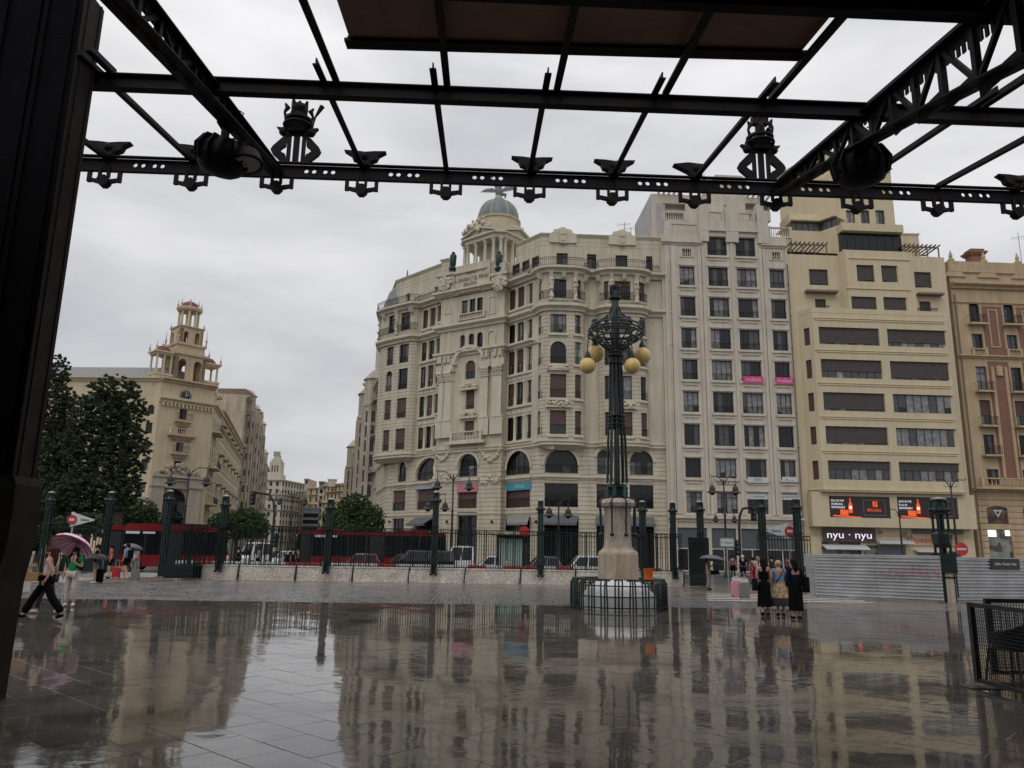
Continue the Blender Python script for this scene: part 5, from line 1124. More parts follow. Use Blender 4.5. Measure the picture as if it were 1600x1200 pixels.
# tiers of the tower
cx = atY(286, 580, Pf.pos(Pf.L*.5, -3.4, 0).y); TT = Matrix.Translation((cx.x, cx.y, 0)) @ Matrix.Rotation(Pf.ang(0), 4, 'Z'); Yc = cx.y
zt = lambda y, x=283: CAM_H+ray(x, y).z/ray(x, y).y*Yc
zz = dict(a=ztp+.2, b=zt(560), c=zt(541), d=zt(514), e=zt(486), f=zt(466))
def TM(): m = MB(); m.T = TT; return m
def arcade(mb, s_, z0, z1, n, aw, pier=.35, th=.5):
    """square open storey with arches"""
    for k in range(4):
        T_old = mb.T; mb.T = T_old @ Matrix.Rotation(k*math.pi/2, 4, 'Z'); ws = 2*s_/n
        for j in range(n):
            c = -s_+ws*(j+.5); r = ws/2-pier; zc_ = z1-.4-r
            mb.box(c-ws/2, c-r, -s_, -s_+th, z0, z1-.001*j); mb.box(c+r, c+ws/2, -s_, -s_+th, z0, z1-.001*j-.0005)
            pts = [(c-r*math.cos(math.pi*i/8), zc_+r*math.sin(math.pi*i/8)) for i in range(9)]
            for i in range(8):
                a, b = pts[i], pts[i+1]; mb.add([(a[0], -s_, a[1]), (b[0], -s_, b[1]), (b[0], -s_, z1), (a[0], -s_, z1), (a[0], -s_+th, a[1]), (b[0], -s_+th, b[1]), (b[0], -s_+th, z1), (a[0], -s_+th, z1)], [(0, 1, 2, 3), (7, 6, 5, 4), (0, 4, 5, 1)])
        mb.T = T_old
m = TM(); arcade(m, 2.6, zz['a'], zz['b']-.3, 2, 0, .62, .6); m.box(-2.6, 2.6, -2.6, 2.6, zz['b']-.3, zz['b']); m.build('lower_belfry', 'tower_pink', tb, world=True)
m = TM(); m.box(-2.9, 2.9, -2.9, 2.9, zz['b'], zz['b']+.4); m.box(-2.3, 2.3, -2.3, 2.3, zz['b']+.4, zz['c']-.4); m.box(-2.5, 2.5, -2.5, 2.5, zz['c']-.4, zz['c']); m.build('tower_stage', 'tower_pink', tb, world=True)
m = TM(); arcade(m, 1.95, zz['c'], zz['d']-.5, 2, 0, .6, .5); m.box(-1.95, 1.95, -1.95, 1.95, zz['d']-.5, zz['d']-.2); m.box(-2.15, 2.15, -2.15, 2.15, zz['d']-.2, zz['d']); m.build('middle_belfry', 'tower_pink', tb, world=True)
m = TM()
for k in range(8): a = k*math.pi/4+math.pi/8; m.lathe([(.22, zz['d']), (.2, zz['e']-.5), (.28, zz['e']-.3), (.28, zz['e']-.2)], 8, (1.5*math.cos(a), 1.5*math.sin(a), 0))
m.build('lantern_columns', 'tower', tb, world=True)
m = TM(); m.lathe([(1.95, zz['e']-.2), (2.1, zz['e']+.1), (2.1, zz['e']+.35), (1.7, zz['e']+.4)], 16); m.lathe([(.5, zz['d']), (.5, zz['e']-.1)], 8); m.build('lantern_cornice', 'tower', tb, world=True)
m = TM(); m.lathe([(1.65, zz['e']+.38), (1.5, zz['e']+.8), (1.1, zz['e']+1.3), (.5, zz['e']+1.6), (.1, zz['e']+1.7)], 16); m.build('lantern_dome', 'terracotta', tb, world=True, smooth=True)
def pinn(x, y, z, h, par=tb, T=None):
    mm_ = MB(); mm_.T = T or TT; mm_.lathe([(.16, z), (.13, z+.3*h), (.2, z+.35*h), (.07, z+.5*h), (.02, z+h)], 6, (x, y, 0)); mm_.build('pinnacle', 'tower_pink', tb, world=True)
pinn(0, 0, zz['e']+1.6, zz['f']-zz['e']-1.6)
for k in range(8): a = k*math.pi/4+math.pi/8; pinn(1.85*math.cos(a), 1.85*math.sin(a), zz['e']+.35, 1.4)
for sx_ in (-1, 1):
    for sy_ in (-1, 1): pinn(2.4*sx_, 2.4*sy_, zz['c']-.2, 3.0); pinn(1.95*sx_, 1.95*sy_, zz['d'], .9)
# side turrets
for (x, yb0, yt, yp) in ((258, 588, 553, 535), (325, 600, 572, 548)):
    for_front = atY(251 if x == 258 else 325, 575, W0.y+1.9 if x == 258 else T1.y+1.6); Tq = Matrix.Translation((for_front.x, for_front.y, 0)); zf_ = lambda y: CAM_H+ray(x, y).z/ray(x, y).y*for_front.y
    z0, z1, z2 = zf_(yb0), zf_(yt), zf_(yp); m = MB(); m.T = Tq @ Matrix.Rotation(Pf.ang(0), 4, 'Z')
    m.box(-1.5, 1.5, -1.4, 1.4, zcor-1 if x > 300 else ztp-1, z0); m.box(-1.6, 1.6, -1.5, 1.5, z0, z0+.3)
    for a, b in ((-1.15, -1.1), (1.15, -1.1), (-1.15, 1.1), (1.15, 1.1), (0, -1.1) if x == 258 else (-1.15, 0)): m.lathe([(.2, z0+.3), (.17, z1-.6), (.25, z1-.4), (.25, z1-.3)], 8, (a, b, 0))
    m.box(-1.45, 1.45, -1.4, 1.4, z1-.3, z1); m.box(-1.7, 1.7, -1.65, 1.65, z1, z1+.25); m.build('turret', 'tower', tb, world=True)
    m = MB(); m.T = Tq; m.lathe([(1.3, z1+.25), (1.15, z1+.75), (.75, z1+1.15), (.25, z1+1.35)], 14); m.build('turret_dome', 'terracotta', tb, world=True, smooth=True)
    pinn(0, 0, z1+1.3, z2-z1-1.2, T=Tq)
    for a, b in ((-1.5, -1.4), (1.5, -1.4), (-1.5, 1.4), (1.5, 1.4)): pinn(a, b, z1+.3, 1.5, T=Tq @ Matrix.Rotation(Pf.ang(0), 4, 'Z'))
# ================================================================= the avenue: both rows of houses
def street_house(name, label, A, B, h, mat, side, storeys, wsp=2.6, ww=1.1, bow_=None, top=None, depth=14, back=None):
    """A near, B far; side=+1 when it stands on the left of the avenue"""
    t = thing(name, label, 'building', (A.x, A.y, 0)); P = Path([A, B] if side > 0 else [B, A]); fh_ = (h-4.5)/storeys; HH = []; n = int(P.L/wsp)
    for k in range(n):
        u = P.L*(k+.5)/n
        for j in range(storeys): z0 = 4.9+fh_*j; HH.append((u-ww/2, u+ww/2, z0, z0+fh_*.62, False))
        HH.append((u-ww*.8, u+ww*.8, .2, 3.6, False))
    m = MB(); wall(m, P, 0, P.L, 0, h, HH, depth=.35); bk = back or ((-TS.y*depth*side, TS.x*depth*side)); shell(m, P, 0, P.L, 0, h, bk); m.build('wall', mat, t, world=True)
    g = MB()
    for q in HH: band(g, P, q[0], q[1], q[2], q[3], -.22, -.26)
    g.build('window_glass', 'glass', t, world=True, kind='stuff')
    g = MB()
    for q in HH[::1]: um = (q[0]+q[1])/2; band(g, P, um-.05, um+.05, q[2], q[3], -.15, -.2); band(g, P, q[0]-.12, q[1]+.12, q[2]-.2, q[2]-.02, .18)
    g.build('sill_and_mullion', mat, t, world=True, kind='stuff')
    g = MB()
    for j in range(1, storeys, 2):
        z0 = 4.9+fh_*j-.2; n_ = max(1, int(P.L/8))
        for k in range(n_): c = P.L*(k+.5)/n_; band(g, P, c-2, c+2, z0-.2, z0, .9); band(g, P, c-2, c+2, z0+.9, z0+.95, .9, .86); band(g, P, c-2, c+2, z0+.1, z0+.14, .9, .86)
    g.build('balconies', 'pale2', t, world=True, kind='stuff')
    c = MB(); cornice(c, P, 0, P.L, h-.8, .8, .8); cornice(c, P, 0, P.L, 4.2, .4, .4); cornice(c, P, 0, P.L, h-.8-fh_, .4, .4); c.build('cornice', mat, t, world=True)
    if bow_:
        for c_ in bow_:
            pc = P.pos(P.L*c_, 0); q = MB(); q.lathe([(.3, 4.5), (1.9, 6.5), (1.9, h-3), (2.1, h-2.8), (2.1, h-2.4), (1.9, h-2.3), (1.9, h+1.2), (2.2, h+1.4), (1.6, h+2), (.9, h+2.8), (.1, h+3.2)], 10, (pc.x, pc.y, 0)); q.build('bay', mat, t, world=True)
            q = MB()
            for j in range(storeys-1): z0 = 6.9+(h-10)/(storeys-1)*j; q.lathe([(1.93, z0), (1.93, z0+1.7)], 10, (pc.x, pc.y, 0), caps=False)
            q.build('bay_window_glass', 'glass', t, world=True)
            q = MB()
            for k in range(10): a = 2*math.pi*k/10; q.box(pc.x+1.85*math.cos(a)-.28, pc.x+1.85*math.cos(a)+.28, pc.y+1.85*math.sin(a)-.28, pc.y+1.85*math.sin(a)+.28, 6.5, h-3)
            q.build('bay_pier', mat, t, world=True)
    return t, P
A = T1+TS*12
def hgt(px, py, p): r = ray(px, py); return CAM_H+r.z*(p.y/r.y)
def on_line(px, side):      # point of the avenue's left or right building line seen at pixel column px
    return isect(px, 760, T1 if side > 0 else PB, TS)
L1 = on_line(352, 1); L2 = on_line(372, 1); L3 = on_line(388, 1); L4 = on_line(401, 1); L5 = on_line(417, 1)
A = T1+TS*12.01
h1 = hgt(347, 640, A)
street_house('apartment_house', 'pale house with many narrow windows, next to the clock tower building', A, L2, hgt(352, 640, A), 'tower', 1, 8, 2.3, 1.0)
t, P = street_house('apartment_house', 'brown topped corner house with stacked bays on the left of the avenue', L2, L3, hgt(378, 617, L2), 'pale2', 1, 8, 2.6, 1.2, (.25, .8))
m = MB(); hh_ = hgt(378, 617, L2); q0 = L2; m.prism([(q0.x-9, q0.y+1), (q0.x-.6, q0.y+1), (q0.x-.9, q0.y+8), (q0.x-9, q0.y+8)], hh_-.1, hh_+1.8, 'z'); m.build('roof_room', 'browntile', t, world=True)
t, P = street_house('apartment_house', 'ornate grey house with an open rooftop gazebo on the left of the avenue', L3, L4, hgt(392, 645, L3), 'pale2', 1, 8, 2.6, 1.2, (.2, .75))
hz = hgt(392, 645, L3)+1.0; q = L4-TS*5+Vector((-1.2, 0)); m = MB()
for k in range(6): a = k*math.pi/3; m.lathe([(.2, hz), (.18, hz+4.2)], 6, (q.x+1.6*math.cos(a), q.y+1.6*math.sin(a), 0))
m.tube([(q.x+1.6*math.cos(a), q.y+1.6*math.sin(a), hz+4.3) for a in [k*math.pi/6 for k in range(12)]], .3, 5, closed=True)
for k in range(3): a = k*math.pi/3; m.tube([(q.x+1.6*math.cos(a)*c_, q.y+1.6*math.sin(a)*c_, hz+4.4+1.3*s_) for c_, s_ in ((1, 0), (.7, .7), (0, 1), (-.7, .7), (-1, 0))], .16, 5)
m.lathe([(.2, hz+5.5), (.05, hz+8.2)], 6, (q.x, q.y, 0)); m.lathe([(2.1, hz-1.2), (2.1, hz)], 10, (q.x, q.y, 0)); m.build('roof_gazebo', 'pale2', t, world=True)
street_house('apartment_house', 'farther pale house with two stubby roof turrets on the left of the avenue', L4, L5, hgt(405, 702, L4), 'pale', 1, 7, 2.8, 1.2, (.3,))
# white tower block closing the view
q = on_line(430, 1); q = L5+TS*40; c0 = atY(430, 760, q.y)
T_, P = street_house('tower_block', 'white corner block with a stepped tower and crown at the end of the avenue', Vector((atY(412, 760, c0.y).x, c0.y)), Vector((atY(446, 760, c0.y+6).x, c0.y+6)), hgt(430, 752, c0), 'pale3', -1, 8, 3.2, 1.4, None, depth=20) if False else (thing('tower_block', 'white corner block with a stepped tower and crown at the end of the avenue', 'building', (c0.x, c0.y, 0)), None)
def simple_face(t, pts, h, mat, storeys, wsp=3.2, ww=1.4, back=(0, 18)):
    P = Path(pts); HH = []; n = max(1, int(P.L/wsp)); fh_ = (h-4)/storeys
    for k in range(n):
        u = P.L*(k+.5)/n
        for j in range(storeys): HH.append((u-ww/2, u+ww/2, 4.6+fh_*j, 4.6+fh_*j+fh_*.6, False))
    m = MB(); wall(m, P, 0, P.L, 0, h, HH, depth=.4); shell(m, P, 0, P.L, 0, h, back); m.build('wall', mat, t, world=True)
    g = MB()
    for q_ in HH: band(g, P, q_[0], q_[1], q_[2], q_[3], -.3, -.34)
    g.build('window_glass', 'glass', t, world=True, kind='stuff')
    c = MB(); cornice(c, P, 0, P.L, h-.9, .9, 1.0); cornice(c, P, 0, P.L, h*.72, .5, .7); cornice(c, P, 0, P.L, 4.2, .5, .6); c.build('cornice', mat, t, world=True)
    g = MB()
    for j in range(0, storeys, 2): z0 = 4.4+fh_*j; band(g, P, P.L*.1, P.L*.9, z0-.25, z0, 1.0); band(g, P, P.L*.1, P.L*.9, z0+.9, z0+1, 1.0, .95)
    g.build('balconies', mat, t, world=True, kind='stuff')
    return P
pA = atY(404, 760, c0.y+4); pB = atY(416, 760, c0.y-3); pC = atY(441, 760, c0.y-3); pD = atY(476, 760, c0.y+22)
hT = hgt(430, 750, c0); simple_face(T_, [(pA.x, pA.y), (pB.x, pB.y), (pC.x, pC.y), (pD.x, pD.y)], hT, 'pale3', 8)
m = MB(); px_m = 1/1205*c0.y; cq = atY(430, 760, c0.y+6)
for hw_px, ya, yb_ in ((12, 750, 742), (9, 742, 722), (7, 722, 718), (4.6, 718, 712)): m.box(cq.x-hw_px*px_m, cq.x+hw_px*px_m, cq.y-hw_px*px_m, cq.y+hw_px*px_m, hgt(430, ya, cq)-.5, hgt(430, yb_, cq))
m.build('stepped_tower', 'pale3', T_, world=True); m = MB()
for k in range(5): x = cq.x+(-4.5+2.25*k)*px_m; m.box(x-.7*px_m, x+.7*px_m, cq.y-5*px_m, cq.y-3*px_m, hgt(430, 713, cq), hgt(430, 706, cq))
m.build('crown', 'grey', T_, world=True); m = MB()
for s_ in (-4.2, 0, 4.2): m.box(cq.x+(s_-1.1)*px_m, cq.x+(s_+1.1)*px_m, cq.y-9.1*px_m, cq.y-9*px_m, hgt(430, 738, cq), hgt(430, 728, cq))
m.build('tower_opening', 'shutter', T_, world=True)
def far_block(label, x0, x1, yt, Y, mat, storeys=7, dY=0, cat='building', name='city_block'):
    a = atY(x0, 760, Y); b = atY(x1, 760, Y+dY); t = thing(name, label, cat, (a.x, a.y, 0)); simple_face(t, [(a.x, a.y), (b.x, b.y)], hgt((x0+x1)/2, yt, (a+b)/2), mat, storeys); return t
far_block('slim brick tower rising between the far blocks of the avenue', 475, 482, 748, 430, 'tower_pink', 10, name='tower_block')
far_block('low pale far block just right of the slim brick tower', 482, 500, 762, 400, 'tower', 7, -6)
far_block('dark slim far tower with a flat top in the middle of the avenue', 498, 507, 752, 380, 'pale', 9, name='tower_block')
far_block('buff far block behind the round tree, with a rooftop hut', 505, 552, 756, 340, 'tower', 7, -22)
far_block('pale far block nearest the right side of the avenue', 536, 572, 752, 262, 'cream2', 7, -30)
m = MB(); a = atY(519, 748, 330); t = thing('rooftop_hut', 'small white hut on the roof of the buff far block', 'hut', (a.x, a.y, 0)); zz0 = hgt(519, 757, a); m.box(a.x-1.5, a.x+1.8, a.y-1, a.y+1, zz0-1, hgt(519, 750, a)); m.box(a.x-1.8, a.x+2.1, a.y-1.2, a.y+1.2, hgt(519, 750, a), hgt(519, 750, a)+.3); m.build('wall', 'pale3', t, world=True)
a = atY(486, 800, 250); m = MB(); m.box(-2.6, 2.6, 0, 1, 0, 13.5); m.box(-2.8, 2.8, -.1, 1.1, 13.5, 14.2); 
t = thing('office_tower', 'narrow dark blue glass slab low in the gap of the avenue', 'building', (a.x, a.y, 0)); m.build('wall', 'slate', t)
m = MB()
for k in range(6): m.box(-2.4, 2.4, -.06, -.01, 1+2*k, 2.2+2*k)
m.build('window_band', 'glass', t)
# right of the avenue, before the corner building
R1 = on_line(589, -1)+TS*0; PBq = PB+TS*.02
r2 = on_line(566, -1); r3 = on_line(545, -1)
t, P = street_house('apartment_house', 'ornate grey house with curved balconies beyond the corner building', PBq, r2, hgt(575, 600, PB+TS*4), 'pale', -1, 8, 2.5, 1.2, (.25, .7), depth=12, back=(9, 6))
hq = hgt(575, 600, PB+TS*4); q = r2+Vector((2.5, -8)); m = MB()
for k in range(4): a = k*math.pi/2+.8; m.lathe([(.16, hq), (.14, hq+2.6)], 6, (q.x+1.4*math.cos(a), q.y+1.4*math.sin(a), 0))
m.box(q.x-1.6, q.x+1.6, q.y-1.6, q.y+1.6, hq+2.6, hq+2.9); m.build('roof_gazebo', 'pale3', t, world=True)
street_house('apartment_house', 'shadowy narrow house behind the round street tree on the right of the avenue', r2+TS*.03, r3, hgt(563, 690, r2), 'pale2', -1, 6, 2.8, 1.2, (.5,), depth=12, back=(9, 6))
# ================================================================= trees
def leaf_mesh(name, blobs, n, size, mat, seed, droop=0.0):
    rng = np.random.default_rng(seed); B = np.array(blobs, float); w_ = B[:, 3]*B[:, 4]*B[:, 5]; w_ = w_**.67; w_ /= w_.sum()
    # each blob gets sub-clumps so that the crown has gaps
    cl = []
    for b, ww_ in zip(B, w_):
        k = max(24, int(2600*ww_)); d = rng.normal(size=(k, 3)); d /= np.linalg.norm(d, axis=1)[:, None]; r = rng.uniform(.25, 1.12, k)**.6
        c = b[:3]+d*r[:, None]*b[3:6]; s = rng.uniform(.035, .11, k)*b[3:6].mean(); cl.append(np.c_[c, s])
    cl = np.vstack(cl); idx = rng.integers(0, len(cl), n); d = rng.normal(size=(n, 3)); d /= np.linalg.norm(d, axis=1)[:, None]
    p = cl[idx, :3]+d*cl[idx, 3:4]*rng.uniform(.3, 1.05, n)[:, None]*np.array([1.15, 1.15, .8])
    a = rng.normal(size=(n, 3)); a[:, 2] *= .6; a /= np.linalg.norm(a, axis=1)[:, None]; b_ = np.cross(a, rng.normal(size=(n, 3))); b_ /= np.linalg.norm(b_, axis=1)[:, None]
    s = size*.62*rng.uniform(.6, 1.4, n)[:, None]
    V = np.stack([p-a*s, p+b_*s*.45, p+a*s-np.array([0, 0, droop])*s, p-b_*s*.45], 1).reshape(-1, 3)
    me = bpy.data.meshes.new(name); me.vertices.add(4*n); me.vertices.foreach_set('co', V.ravel()); me.loops.add(4*n); me.loops.foreach_set('vertex_index', np.arange(4*n))
    me.polygons.add(n); me.polygons.foreach_set('loop_start', np.arange(0, 4*n, 4)); me.update(calc_edges=True); me.materials.append(MATS[mat]); return me
def tree(name, label, pos, h, blobs, n, size, mat, seed, trunk=.35, group=None, cat='tree'):
    t = thing(name, label, cat, (pos[0], pos[1], 0), group=group); rr = random.Random(seed); m = MB()
    m.tube([(0, 0, 0), (.1, 0, h*.25), (-.1, .1, h*.5), (.05, 0, h*.82)], trunk, 8, rs=[trunk*1.25, trunk, trunk*.7, trunk*.25])
    for k in range(9):
        b = rr.choice(blobs); z0 = h*rr.uniform(.2, .55); e = (b[0]+rr.uniform(-.4, .4)*b[3], b[1]+rr.uniform(-.4, .4)*b[4], b[2]+rr.uniform(-.2, .4)*b[5])
        m.tube([(0, 0, z0), (e[0]*.45, e[1]*.45, z0+(e[2]-z0)*.4), e], .1, 5, rs=[trunk*.5, trunk*.3, trunk*.1])
    m.build('trunk', 'bark', t); o = link(leaf_mesh('crown', blobs, n, size, mat, seed), 'crown', t); return t
def px_blobs(X0, Y, lst, dep=.8): # (px, py, rx_px, rz_px) -> blobs round a tree standing at (X0,Y)
    k = Y/1205; out_ = []
    for x, y, rx, rz in lst: p = atY(x, y, Y); out_.append((p.x-X0, random.uniform(-.5, .5), p.z, rx*k, rx*k*dep, rz*k))
    return out_
def ptree(name, label, x, Y, blobs, n, size, mat, seed, trunk=.35, **k):
    p = atY(x, 850, Y); b = px_blobs(p.x, Y, blobs); h = max(q[2]+q[5]*.6 for q in b); return tree(name, label, (p.x, p.y), h, b, n, size, mat, seed, trunk, **k)
ptree('conifer_tree', 'tall narrow dark tree at the far left beside the dark column', 84, 70, [(92, 582, 20, 28), (88, 640, 34, 40), (84, 705, 42, 50), (88, 775, 46, 50)], 112320, 0.160, 'leaf_dark', 1, .4)
ptree('broadleaf_tree', 'big dark spreading tree in front of the ochre clock tower building', 176, 66, [(180, 608, 40, 22), (158, 645, 44, 32), (204, 648, 30, 36), (188, 700, 44, 42), (140, 695, 40, 44), (160, 765, 52, 44), (202, 755, 26, 34), (120, 780, 40, 40)], 181440, 0.152, 'leaf_dark', 2, .45)
# palm between them
p = atY(133, 850, 74); t = thing('palm_tree', 'palm with drooping fronds between the two dark trees at the left', 'tree', (p.x, p.y, 0)); hp = hgt(133, 622, p); m = MB(); m.tube([(0, 0, 0), (.1, 0, hp*.5), (0, 0, hp)], .3, 8, rs=[.4, .3, .26]); m.build('trunk', 'bark', t)
for k in range(22):
    a = k*2.4; el = .9-.045*k; ln = 2.6; m = MB(); n = 7; pts = []
    for i in range(n+1): s_ = i/n; pts.append((math.cos(a)*ln*s_*math.cos(el*.8), math.sin(a)*ln*s_*math.cos(el*.8), hp+ln*math.sin(el)*s_-1.8*s_*s_))
    m.tube(pts, .03, 4)
    for i in range(1, n+1):
        for s_ in (-1, 1):
            q = pts[i]; px_, py_ = -math.sin(a)*s_, math.cos(a)*s_; l_ = .75*(1-.5*i/n); m.add([(q[0], q[1], q[2]), (q[0]+px_*l_*.5+.12, q[1]+py_*l_*.5, q[2]-.12), (q[0]+px_*l_, q[1]+py_*l_, q[2]-.5), (q[0]+px_*l_*.5-.12, q[1]+py_*l_*.5, q[2]-.2)], [(0, 1, 2, 3)])
    m.build('frond', 'leaf_mid', t)
ptree('street_tree', 'round green tree in front of the far houses left of the avenue', 368, 92, [(350, 822, 26, 20), (385, 818, 30, 24), (405, 828, 18, 16), (362, 812, 20, 14)], 69120, 0.136, 'leaf_mid', 3, .25)
ptree('street_tree', 'bright green round tree in front of the right side of the avenue', 548, 84, [(530, 812, 26, 26), (552, 796, 26, 26), (575, 812, 26, 26), (545, 826, 36, 14), (588, 826, 12, 16)], 103680, 0.120, 'leaf_mid', 4, .25)
ptree('shrub', 'rounded olive green bush left of the portal, behind the bus', 205, 78, [(180, 812, 28, 26), (212, 804, 30, 26), (236, 814, 20, 20), (200, 830, 44, 14)], 60480, 0.128, 'leaf_mid', 5, .2, cat='bush')
ptree('conifer_tree', 'small conical blue green tree before the grey portal', 272, 74, [(272, 795, 7, 10), (271, 810, 14, 12), (270, 826, 20, 12), (270, 840, 22, 12)], 56160, 0.120, 'leaf_blue', 6, .15)
ptree('shrub', 'low dark bush under the trees at the far left', 110, 60, [(100, 822, 26, 14), (135, 818, 24, 16), (160, 824, 18, 14)], 38880, 0.112, 'leaf_dark', 7, .15, cat='bush')
ptree('street_tree', 'darker tree partly behind the street sign at the far left', 60, 64, [(60, 800, 24, 34), (52, 840, 26, 20)], 34560, 0.136, 'leaf_dark', 8, .2)
# ================================================================= ground
SF = Vector((-TR.y, TR.x))
def S(u, v, z=0.0): q = TR*u+SF*v; return Vector((q.x, q.y, z))      # station frame: u right, v out into the square
def quadmesh(name, pts, mat, z, kind='structure'):
    m = MB(); m.add([(p[0], p[1], z) for p in pts], [tuple(range(len(pts)))]); o = m.build(name, mat); o['kind'] = kind; return o
quadmesh('ground', [(-900, -300), (900, -300), (900, 1400), (-900, 1400)], 'asphalt', -.30)
VW = 43.0
quadmesh('road', [S(-200, 44.2), S(200, 44.2), S(200, 150), S(-200, 150)], 'wet_road', -.13)
quadmesh('avenue_road', [T1+TS*-40+Vector((3.5, 0)), PB+TS*-60+Vector((-3.5, 0)), PB+TS*600+Vector((-3.5, 0)), T1+TS*560+Vector((3.5, 0))], 'wet_road', -.126)
def slabbox(name, pts, z0, z1, mat, kind='structure'):
    m = MB(); m.prism([(p[0], p[1]) for p in pts], z0, z1, 'z'); o = m.build(name, mat); o['kind'] = kind; return o
slabbox('pavement', [S(-9.2, 72)[:2], S(60, 72)[:2], S(60, 100)[:2], (PB+TS*300)[:2], (PC+TS*4+Vector((-4, 0)))[:2]], -.3, 0.0, 'wet_paver')
slabbox('pavement', [(-120, 108), (T1+Vector((1.5, -6)))[:2], (T1+Vector((4, 0)))[:2], (T1+TS*400+Vector((4, 0)))[:2], (-250, 500)], -.3, .002, 'wet_paver')
for nm, a, b in (('kerb', S(-9.2, 71.7), S(60, 71.7)), ('kerb', S(-90, 44.3), S(60, 44.3))):
    m = MB(); d = (b-a); n = Vector((-d.y, d.x, 0)).normalized()*.28; m.prism([(a.x, a.y), (b.x, b.y), (b.x+n.x, b.y+n.y), (a.x+n.x, a.y+n.y)], -.3, .006, 'z'); o = m.build(nm, 'kerb'); o['kind'] = 'structure'
# base of the square under the joints
slabbox('plaza_base', [S(-60, -12)[:2], S(60, -12)[:2], S(60, 44.28)[:2], S(-60, 44.28)[:2]], -.3, -.003, 'wet_joint')
# polished slabs laid on the diagonal
t45 = R_(47.5); ea = Vector((math.cos(t45), math.sin(t45))); eb = Vector((ea.y, -ea.x))      # eb: south-east, long side
SW, SL, GAP = .48, .75, .004
pav = MB(); rg = random.Random(11)
paving = bpy.data.objects.new('plaza_paving', None); COL.objects.link(paving); paving['kind'] = 'structure'
VS0, VS1 = -3.0, 26.2
unit = None; near = []; far = []
for i in range(-60, 75):
    off = (i % 2)*SL/2
    for j in range(-50, 50):
        c = ea*(i*SW)+eb*(j*SL+off); v = c.dot(SF); u = c.dot(TR)
        if not (VS0 < v < VS1): continue
        if abs(c.x) > 1.0+max(c.y, 0)*.78+3: continue
        (near if (c.y > 5.2 and abs(c.x) < c.y*.75) else far).append((c.y, c))
near.sort(key=lambda t: t[0]); far += near[300:]; near = near[:300]
ums = []
for k in range(6):
    m = MB(); hw, hl = SW/2-GAP/2, SL/2-GAP/2; b_ = .0035
    vs = [(-hl, -hw, -.02), (hl, -hw, -.02), (hl, hw, -.02), (-hl, hw, -.02), (-hl, -hw, -b_), (hl, -hw, -b_), (hl, hw, -b_), (-hl, hw, -b_), (-hl+b_, -hw+b_, 0), (hl-b_, -hw+b_, 0), (hl-b_, hw-b_, 0), (-hl+b_, hw-b_, 0)]
    m.add(vs, [(8, 9, 10, 11)]+[(4+i, 4+(i+1) % 4, 8+(i+1) % 4, 8+i) for i in range(4)]+[(i, (i+1) % 4, 4+(i+1) % 4, 4+i) for i in range(4)]); ums.append(m)
um = ums[0].mesh('slab', 'wet_slab'); ez = math.atan2(eb.y, eb.x)
TILT = .0028
for _, c in near:
    o = link(um, 'slab', paving, (c.x, c.y, rg.uniform(-.0012, .0012))); o.rotation_euler = (rg.gauss(0, TILT), rg.gauss(0, TILT), ez)
for _, c in far:
    pav.T = Matrix.Translation((c.x, c.y, rg.uniform(-.0012, .0012))) @ Matrix.Rotation(ez, 4, 'Z') @ Matrix.Rotation(rg.gauss(0, TILT), 4, 'X') @ Matrix.Rotation(rg.gauss(0, TILT), 4, 'Y')
    hw, hl = SW/2-GAP/2, SL/2-GAP/2; b_ = .003
    pav.add([(-hl, -hw, -.015), (hl, -hw, -.015), (hl, hw, -.015), (-hl, hw, -.015), (-hl, -hw, -.0), (hl, -hw, 0), (hl, hw, 0), (-hl, hw, 0)], [(4, 5, 6, 7)]+[(i, (i+1) % 4, 4+(i+1) % 4, 4+i) for i in range(4)])
pav.T = None; o = pav.build('slabs_beyond', 'wet_slab', paving); o['kind'] = 'stuff'
# setts in rows, then pavers by the wall
st = MB(); rg = random.Random(5); s_ = .16
vs = []; fs = []
u = -21.0
while u < 11.5:
    v = VS1+.05
    while v < 37.6:
        if not (u > 6.5 and v > 28+ (11.5-u)*1.6):
            c = S(u+s_/2, v+s_/2); h = rg.uniform(-.004, .004); tx, ty = rg.gauss(0, .02), rg.gauss(0, .02); hs = s_/2-.009; o_ = len(vs)
            for a, b, d in ((-hs, -hs, -.02), (hs, -hs, -.02), (hs, hs, -.02), (-hs, hs, -.02), (-hs+.008, -hs+.008, 0), (hs-.008, -hs+.008, 0), (hs-.008, hs-.008, 0), (-hs+.008, hs-.008, 0)):
                vs.append((c.x+a*TR.x+b*SF.x, c.y+a*TR.y+b*SF.y, h+d+(a*tx+b*ty if d == 0 else 0)))
            fs += [(o_+4, o_+5, o_+6, o_+7)]+[(o_+i, o_+(i+1) % 4, o_+4+(i+1) % 4, o_+4+i) for i in range(4)]
        v += s_
    u += s_
st.add(vs, fs); o = st.build('sett_paving', 'wet_sett', paving); o['kind'] = 'stuff'
pv = MB(); rg = random.Random(8)
